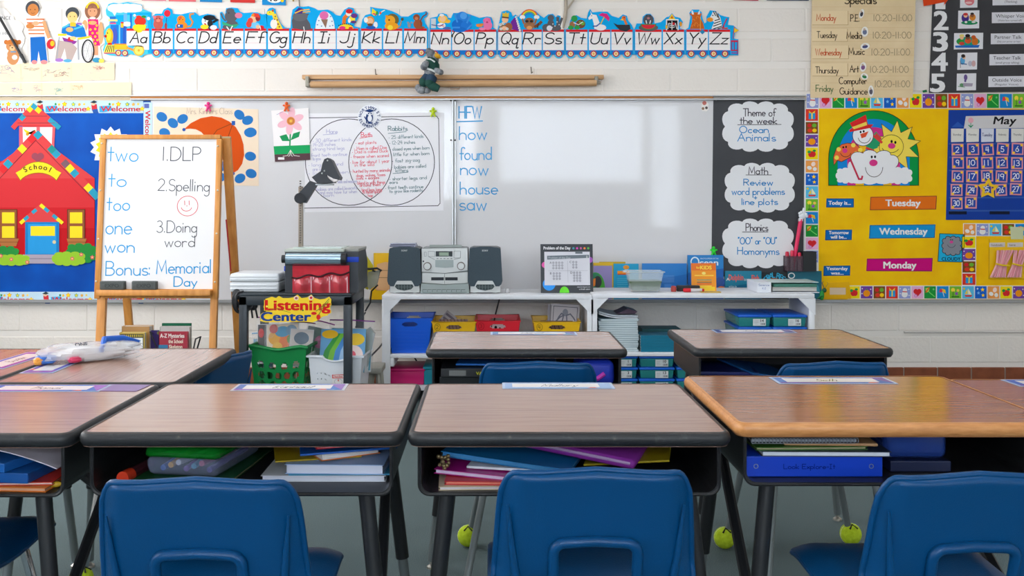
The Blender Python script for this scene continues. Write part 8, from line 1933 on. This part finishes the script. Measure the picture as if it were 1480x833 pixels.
# ------------------------------------------------------------------ name plates on the desks
def plate(label, x, y, z, w, d, rz, name, c=(50, 110, 190), c2=(110, 80, 160), txt=(70, 70, 90), frame=(176, 196, 228)):
    a = Art(0, 0, k=.001, t=.0005); a.rough = .2; W_, D_ = w * 500, d * 500
    a.base([(-W_, -D_), (W_, -D_), (W_, D_), (-W_, D_)], frame)
    a.rect(-W_ * .95, -D_ * .86, W_ * .95, D_ * .86, c); a.rect(-W_ * .95, D_ * .5, 0, D_ * .86, c2); a.poly([(W_ * .66, -D_ * .86), (W_ * .95, -D_ * .86), (W_ * .95, D_ * .86)], c2); a.poly([(W_ * .7, D_ * .86), (W_ * .5, D_ * .86), (W_ * .62, D_ * .4)], (214, 110, 90))
    a.rect(-W_ * .82, -D_ * .6, W_ * .74, D_ * .55, (236, 230, 226)); a.line([(-W_ * .8, D_ * .1), (W_ * .7, D_ * .1)], .6, (200, 200, 210))
    a.pen(name, -W_ * .3, D_ * .28, 26, txt, 2.2, slant=.35, wide=min(W_ * .7, 12 * len(name)))
    o = a.obj('name_plate', None, (x, y, z + .0006), (R(-90), 0, rz), smooth=0); return tag(o, label, 'name plate', 'laminated name plates')
plate('laminated name plate on the desk with the green-lidded pencil box', -.470, 2.283, DESK_H, .262, .084, R(1), 'Karinaut', c2=(140, 90, 180), frame=(206, 206, 216))
plate('laminated name plate on the middle front desk', .157, 2.303, DESK_H, .262, .078, 0, 'Mallory', c=(150, 180, 226), c2=(150, 180, 226))
plate('laminated name plate on the left front desk at the photo edge', -1.035, 2.277, DESK_H - .001, .27, .084, 0, 'Thomas', c2=(150, 90, 190))
b = MB(); b.box(-.05, .05, -.04, .04, 0, .0006, mat((120, 84, 150), .3)); o = b.obj('paper_slip', loc=(-.862, 2.282, DESK_H - .0005), rot=(0, 0, R(-4)), smooth=0); tag(o, 'purple slip beside the left front desk\'s name plate', 'paper')
plate('laminated name plate on the oak-edged desk with the blue binder', .800, 2.288, DESK_H + .015, .275, .086, 0, 'Seth', c=(60, 110, 190), txt=(90, 110, 60))
plate('laminated name plate at the right photo edge', 1.36, 2.30, DESK_H + .007, .275, .086, 0, 'Anna', c=(80, 110, 190))
plate('laminated name plate on the second-row desk before the coloured bins', .14, 3.235, DESK_H, .285, .075, 0, 'Daniel', c=(110, 160, 210))
plate('laminated name plate on the second-row desk reflecting yellow', .885, 3.29, DESK_H, .270, .085, 0, 'Joshua', c=(50, 80, 160))
plate('laminated name plate on the sideways desk at the far left', -1.315, 2.70, DESK_H - .003, .285, .085, R(88), 'Brandon', c=(70, 90, 190), c2=(150, 70, 170))
plate('laminated name plate half under the plastic bag', -1.165, 2.62, DESK_H - .002, .27, .085, R(-88), 'Emily', c=(90, 90, 190), c2=(150, 80, 170))

# plastic bag on the sideways desk
t = thing('plastic_bag', 'crumpled clear plastic bag with blue band lying on the sideways desk', 'plastic bag', (-1.115, 2.70, DESK_H - .001), R(38))
rg = random.Random(5)
def crumple(sx, sy, sz, m, name, ox=0, oy=0, oz=0, nz=.2):
    b = MB(); nu, nv = 30, 16; vs = []
    for j in range(nv + 1):
        th = math.pi * j / nv
        for i in range(nu):
            ph = 2 * math.pi * i / nu
            v = Vector((math.sin(th) * math.cos(ph), math.sin(th) * math.sin(ph), math.cos(th)))
            f = 1 + nz * (noise.noise(v * 2.6 + Vector((ox * 40 + 3, oy * 40, 1))) + .5 * noise.noise(v * 6))
            e = lambda q, p_: math.copysign(abs(q) ** p_, q)
            vs.append((ox + sx * e(v.x, .7) * f, oy + sy * e(v.y, .7) * f, max(.0015, oz + sz * v.z * f)))
    fs = [[j * nu + i, (j + 1) * nu + i, (j + 1) * nu + (i + 1) % nu, j * nu + (i + 1) % nu] for j in range(nv) for i in range(nu)]
    b.add(vs, fs, m); return b.obj(name, t, smooth=24)
crumple(.135, .062, .026, mat((232, 232, 236), .14, alpha=.42), 'film', 0, 0, .024)
crumple(.10, .045, .016, mat((232, 226, 222), .5), 'contents', .01, .0, .018)
crumple(.026, .022, .013, mat((60, 110, 190), .4), 'blue_piece', -.115, -.02, .014); crumple(.012, .012, .010, mat((240, 160, 60), .4), 'orange_piece', -.135, -.028, .012); crumple(.018, .012, .009, mat((214, 60, 100), .4), 'pink_piece', -.05, -.052, .012)
b = MB(); b.tube([(.02, -.052, .030), (.04, -.01, .054), (.10, .02, .050), (.15, .035, .034)], [.006, .009, .008, .004], mat((20, 96, 200), .35), 8); b.obj('blue_band', t)
a = Art(0, 0, k=.001, t=.0002); a.text('ONE', -14, 6, 14, (60, 64, 76), wide=34, bold=.02); a.text('wipes', -10, 20, 8, (90, 96, 110), wide=26); a.obj('print', t, (-.03, -.034, .0475), (R(-52), 0, 0), smooth=0)

# ------------------------------------------------------------------ inside the desks
FL = DESK_H - .026 - .094 + .0045
def flat(label, name, x, y, z, w, d, t_, rz, c, cat='folder', page=None, rough=.35, rot=None, group=None):
    """a folder, notebook or binder lying flat"""
    t = thing(name, label, cat, (x, y, z), rz, group, rot=rot)
    b = MB(); m = mat(c, rough)
    if page:
        b.box(-w / 2, w / 2, -d / 2, d / 2, 0, .0012, m); b.box(-w / 2, w / 2, -d / 2, d / 2, t_ - .0012, t_, m); b.obj('cover', t, smooth=0)
        b = MB(); b.box(-w / 2 + .003, w / 2 - .003, -d / 2 + .003, d / 2 - .003, .0012, t_ - .0012, mat(page, .8)); b.obj('pages', t, smooth=0)
    else:
        b.box(-w / 2, w / 2, -d / 2, d / 2, 0, t_, m, bev=min(.002, t_ * .3)); b.obj('cover', t, smooth=0)
    return t
# green-lidded pencil box
def pencil_box(label, x, y, z, rz, lid, body, w=.165, d=.225, h=.060):
    t = thing('pencil_box', label, 'pencil box', (x, y, z), rz)
    b = MB(); b.taper(w * .9, d * .92, w * .97, d * .97, 0, h * .62, mat(body, .2, alpha=.4), bev=.014); b.obj('body', t)
    b = MB(); b.taper(w, d, w * .92, d * .94, h * .62, h, mat(lid, .18, alpha=.82), bev=.012); b.obj('lid', t)
    rg = random.Random(4); b = MB()
    for i, c in enumerate(((60, 110, 200), (236, 180, 60), (226, 226, 230), (120, 70, 160), (60, 150, 190), (200, 90, 120), (80, 60, 150))):
        xx = -w * .3 + w * .1 * i; b.tube([(xx, -d * .38, .012 + .006 * (i % 3)), (xx + rg.uniform(-.01, .01), d * .3, .012 + .006 * ((i + 1) % 3))], .006, mat(c, .4), 8)
    b.obj('pencils', t); return t
flat('dark green notebook under the green-lidded pencil box', 'notebook', -.60, 2.035, FL, .21, .27, .006, R(-6), (20, 80, 40), 'notebook', (190, 170, 140))
pencil_box('clear pencil box with green lid, in the left desk', -.592, 2.025, FL + .0065, R(-10), (14, 120, 34), (150, 160, 190))
b = MB(); b.tube([(0, 0, .012), (.012, .07, .012)], [.012, .011], mat((70, 30, 40), .4), 14); t = thing('glue_stick', 'orange-red glue stick lying left of the green-lidded pencil box', 'glue stick', (-.712, 1.925, FL)); b.obj('barrel', t); b = MB(); b.tube([(-.005, -.028, .012), (0, 0, .012)], .0128, mat((214, 60, 30), .4), 14); b.obj('cap', t)
t = flat('white binder at the bottom of the left desk\'s stack', 'ring_binder', -.330, 2.06, FL, .245, .29, .012, R(0), (214, 218, 226), 'binder', (206, 210, 222))
flat('light blue folder lowest in the left desk\'s stack', 'folder', -.300, 2.04, FL + .0125, .200, .25, .003, R(1), (60, 150, 190), 'folder', (220, 230, 240))
flat('pale notebook with frilled pages in the left desk\'s stack', 'notebook', -.303, 2.035, FL + .0158, .195, .25, .019, R(-2), (150, 180, 220), 'notebook', (210, 214, 230))
flat('yellow folder sticking out left of the left desk\'s stack', 'folder', -.37, 2.05, FL + .0352, .17, .22, .003, R(14), (176, 150, 20))
flat('orange hardback book in the left desk\'s stack', 'book', -.325, 2.03, FL + .0386, .125, .18, .016, R(30), (216, 110, 30), 'book', (220, 216, 210))
flat('blue folder near the top of the left desk\'s stack', 'folder', -.305, 2.04, FL + .0575, .19, .24, .004, R(12), (20, 90, 180), rot=(R(1), R(-1.5), R(12)))
flat('red folder on top of the left desk\'s stack', 'folder', -.30, 2.04, FL + .0650, .17, .22, .004, R(20), (206, 24, 40), 'folder', (226, 150, 170))
# middle desk
flat('cream paper pad at the bottom of the middle desk', 'notebook', -.0, 1.995, FL, .21, .27, .007, R(2), (196, 180, 150), 'notebook', (206, 200, 206))
flat('red folder low in the middle desk', 'folder', .02, 2.0, FL + .0072, .21, .27, .007, R(-2), (196, 30, 40), 'folder', (220, 130, 110))
flat('magenta pocket folder in the middle desk', 'folder', .02, 2.01, FL + .0145, .20, .26, .009, R(-16), (176, 20, 130), 'folder', (206, 190, 214), rot=(0, R(1.5), R(-16)))
flat('white papers under the blue folder in the middle desk', 'papers', .07, 2.02, FL + .0255, .19, .25, .005, R(-12), (220, 222, 230), 'paper')
flat('blue folder slanting across the middle desk', 'folder', .06, 2.03, FL + .0345, .26, .26, .010, R(-16), (24, 116, 176), 'folder', (60, 130, 180), rot=(0, R(4), R(-16)))
t = thing('zip_pouch', 'purple padded pouch lying on folders in the middle desk', 'pouch', (.19, 2.00, FL + .046), R(-18), rot=(0, R(7), R(-18))); b = MB(); b.box(-.12, .12, -.09, .09, 0, .020, mat((136, 40, 150), .7), bev=.009, seg=3); b.obj('body', t); b = MB(); b.tube([(-.11, -.089, .012), (0, -.092, .013), (.11, -.089, .012)], .003, mat((180, 150, 190), .5), 6); b.obj('zip', t)
flat('yellow folder at the right in the middle desk', 'folder', .29, 2.04, FL + .030, .17, .22, .004, R(-12), (170, 150, 20), rot=(0, R(-6), R(-12)))
b = MB()
for i in range(12): b.ball((rg.uniform(-.010, .010), rg.uniform(-.01, .01), rg.uniform(.0, .022)), 0.0042, mat((150, 132, 96), .3, .7), 8, 6)
o = b.obj('key_charm', loc=(-.093, 1.895, FL + .034)); tag(o, 'cluster of brass beads hanging at the middle desk\'s left', 'charm')
# oak-edged desk
F4 = FL + .015
t = flat('blue ring binder at the bottom of the oak-edged desk', 'ring_binder', .628, 2.03, F4, .265, .27, .040, 0, (10, 60, 186), 'binder')
a = Art(0, 0, k=.001, t=.0003); a.pen('Look Explore-It', -60, 5, 9, (8, 34, 120), 1.3, wide=100); a.ring(-114, 0, 4, 4, 1.4, (120, 130, 150)); a.ring(110, 0, 4, 4, 1.4, (120, 130, 150)); a.obj('spine_lettering', t, (0, -.1352, .021), smooth=0)
flat('white-paged notebook on the blue binder', 'notebook', .652, 2.025, F4 + .0405, .25, .27, .010, R(-1), (40, 50, 70), 'notebook', (206, 212, 220))
flat('green notebook in the oak-edged desk\'s pile', 'notebook', .62, 2.03, F4 + .051, .22, .26, .006, R(2), (60, 110, 40), 'notebook', (150, 140, 110))
flat('manila booklet on the oak-edged desk\'s pile', 'booklet', .67, 2.03, F4 + .0575, .18, .25, .006, R(-3), (170, 130, 90), 'booklet')
t = flat('spiral notebook with black cover near the pile\'s top in the oak-edged desk', 'spiral_notebook', .612, 2.03, F4 + .064, .21, .25, .008, 0, (40, 44, 60), 'notebook', (170, 176, 184)); b = MB()
for i in range(30): b.tube([(-.10 + .0069 * i + .005 * math.cos(R(a_)), -.126, .004 + .006 * math.sin(R(a_))) for a_ in range(0, 360, 60)], .0009, mat((150, 154, 160), .3, .6), 5, closed=True)
b.obj('spiral', t)
flat('dark blue folder topmost in the oak-edged desk', 'folder', .65, 2.05, F4 + .0735, .25, .25, .003, 0, (14, 60, 110))
t = thing('zip_pouch', 'translucent blue zip pouch beside the blue binder', 'pouch', (.850, 2.03, F4), R(-3)); b = MB(); b.box(-.062, .062, -.09, .09, .022, .086, mat((40, 66, 140), .2, alpha=.8), bev=.016, seg=3); b.obj('body', t); b = MB()
for (x, z, c) in ((-.03, .07, (190, 30, 50)), (.03, .068, (180, 40, 60)), (0, .05, (60, 80, 170)), (.02, .04, (110, 60, 150)), (-.02, .045, (60, 120, 180))): b.tube([(x, -.07, z), (x + .005, .05, z - .01)], .008, mat(c, .4), 8)
b.obj('pens', t)
flat('dark pencil tray under the blue zip pouch', 'tray', .85, 2.04, F4, .12, .22, .0215, 0, (26, 36, 70), 'tray')
# left edge desk
flat('orange folder at the bottom of the left edge desk', 'folder', -.935, 1.985, FL - .001, .20, .26, .008, R(-4), (206, 110, 20), 'folder', (200, 150, 120))
flat('red folder in the left edge desk', 'folder', -.945, 1.99, FL + .0075, .20, .26, .006, R(3), (190, 50, 30), 'folder', (220, 190, 180))
flat('blue folder above the red folder in the left edge desk', 'folder', -.965, 1.99, FL + .014, .20, .26, .020, R(-6), (20, 80, 150))
flat('second blue folder in the left edge desk', 'folder', -.985, 2.0, FL + .0345, .19, .26, .018, R(-14), (30, 96, 170))
b = MB(); n_ = 12; vs = []
for j in range(n_ + 1):
    u = j / n_
    for yy in (-.11, .12): vs.append((-.14 + .26 * u, yy, .030 - .050 * u ** 2.2)); 
n0 = len(vs); vs += [(x, y, z + .002) for x, y, z in vs]
fs = [[2 * j, 2 * j + 2, 2 * j + 3, 2 * j + 1] for j in range(n_)] + [[n0 + 2 * j, n0 + 2 * j + 1, n0 + 2 * j + 3, n0 + 2 * j + 2] for j in range(n_)] + [[2 * j, n0 + 2 * j, n0 + 2 * j + 2, 2 * j + 2] for j in range(n_)]
b.add(vs, fs, mat((206, 200, 210), .6)); o = b.obj('paper_sheet', loc=(-.955, 1.985, FL + .055)); tag(o, 'curled pale sheet drooping over blue folders in the left edge desk', 'paper')
t = thing('crayon', 'yellow and blue crayon lying at the front of the left edge desk', 'crayon', (-.865, 1.875, FL - .001), R(10)); b = MB(); b.tube([(-.04, 0, .006), (.03, 0, .006), (.04, 0, .006)], [.0055, .0055, .002], mat((200, 160, 30), .5), 10); b.obj('stick', t); b = MB(); b.tube([(-.03, 0, .006), (-.01, 0, .006)], .006, mat((40, 60, 130), .5), 10); b.obj('wrapper', t)
# second-row desks
flat('black case with grey label in the second-row desk', 'case', -.07, 2.98, FL, .17, .15, .030, 0, (24, 28, 30), 'case')
t = flat('black box with yellow lettering low in the second-row desk', 'case', -.055, 2.975, FL + .0305, .19, .16, .026, 0, (34, 36, 38), 'case'); a = Art(0, 0, k=.001, t=.0003); a.rect(-70, -8, -20, 8, (110, 112, 110)); a.text('VARIOUS', 10, 5, 9, (190, 190, 30), wide=60, bold=.02); a.obj('front_label', t, (0, -.0802, .013), smooth=0)
flat('blue folder laid along the second-row desk\'s top', 'folder', .05, 3.02, FL + .060, .30, .20, .006, R(-4), (24, 100, 180))
t = thing('zip_pouch', 'blue pouch with pink stroke in the second-row desk', 'pouch', (.312, 2.985, FL), R(4)); b = MB(); b.box(-.052, .052, -.08, .08, 0, .078, mat((24, 50, 170), .5), bev=.02, seg=3); b.obj('body', t); b = MB(); b.tube([(-.03, -.081, .02), (0, -.081, .026), (.02, -.081, .04)], .007, mat((190, 50, 170), .5), 8); b.obj('pink_stroke', t)
flat('blue folder slanting beside the chair in the second-row desk', 'folder', .83, 3.03, FL + .03, .18, .2, .006, R(20), (24, 80, 140), rot=(R(5), R(9), R(20)))
flat('lime folder beneath the slanting blue folder', 'folder', .84, 3.01, FL, .16, .2, .008, R(12), (120, 130, 20))
flat('dark red book at the left in the second-row desk', 'book', .725, 3.03, FL, .17, .2, .03, R(3), (90, 30, 24), 'book', (120, 100, 90))
flat('dark blue folder on the dark red book', 'folder', .72, 3.03, FL + .0305, .18, .2, .01, R(-4), (20, 30, 90))
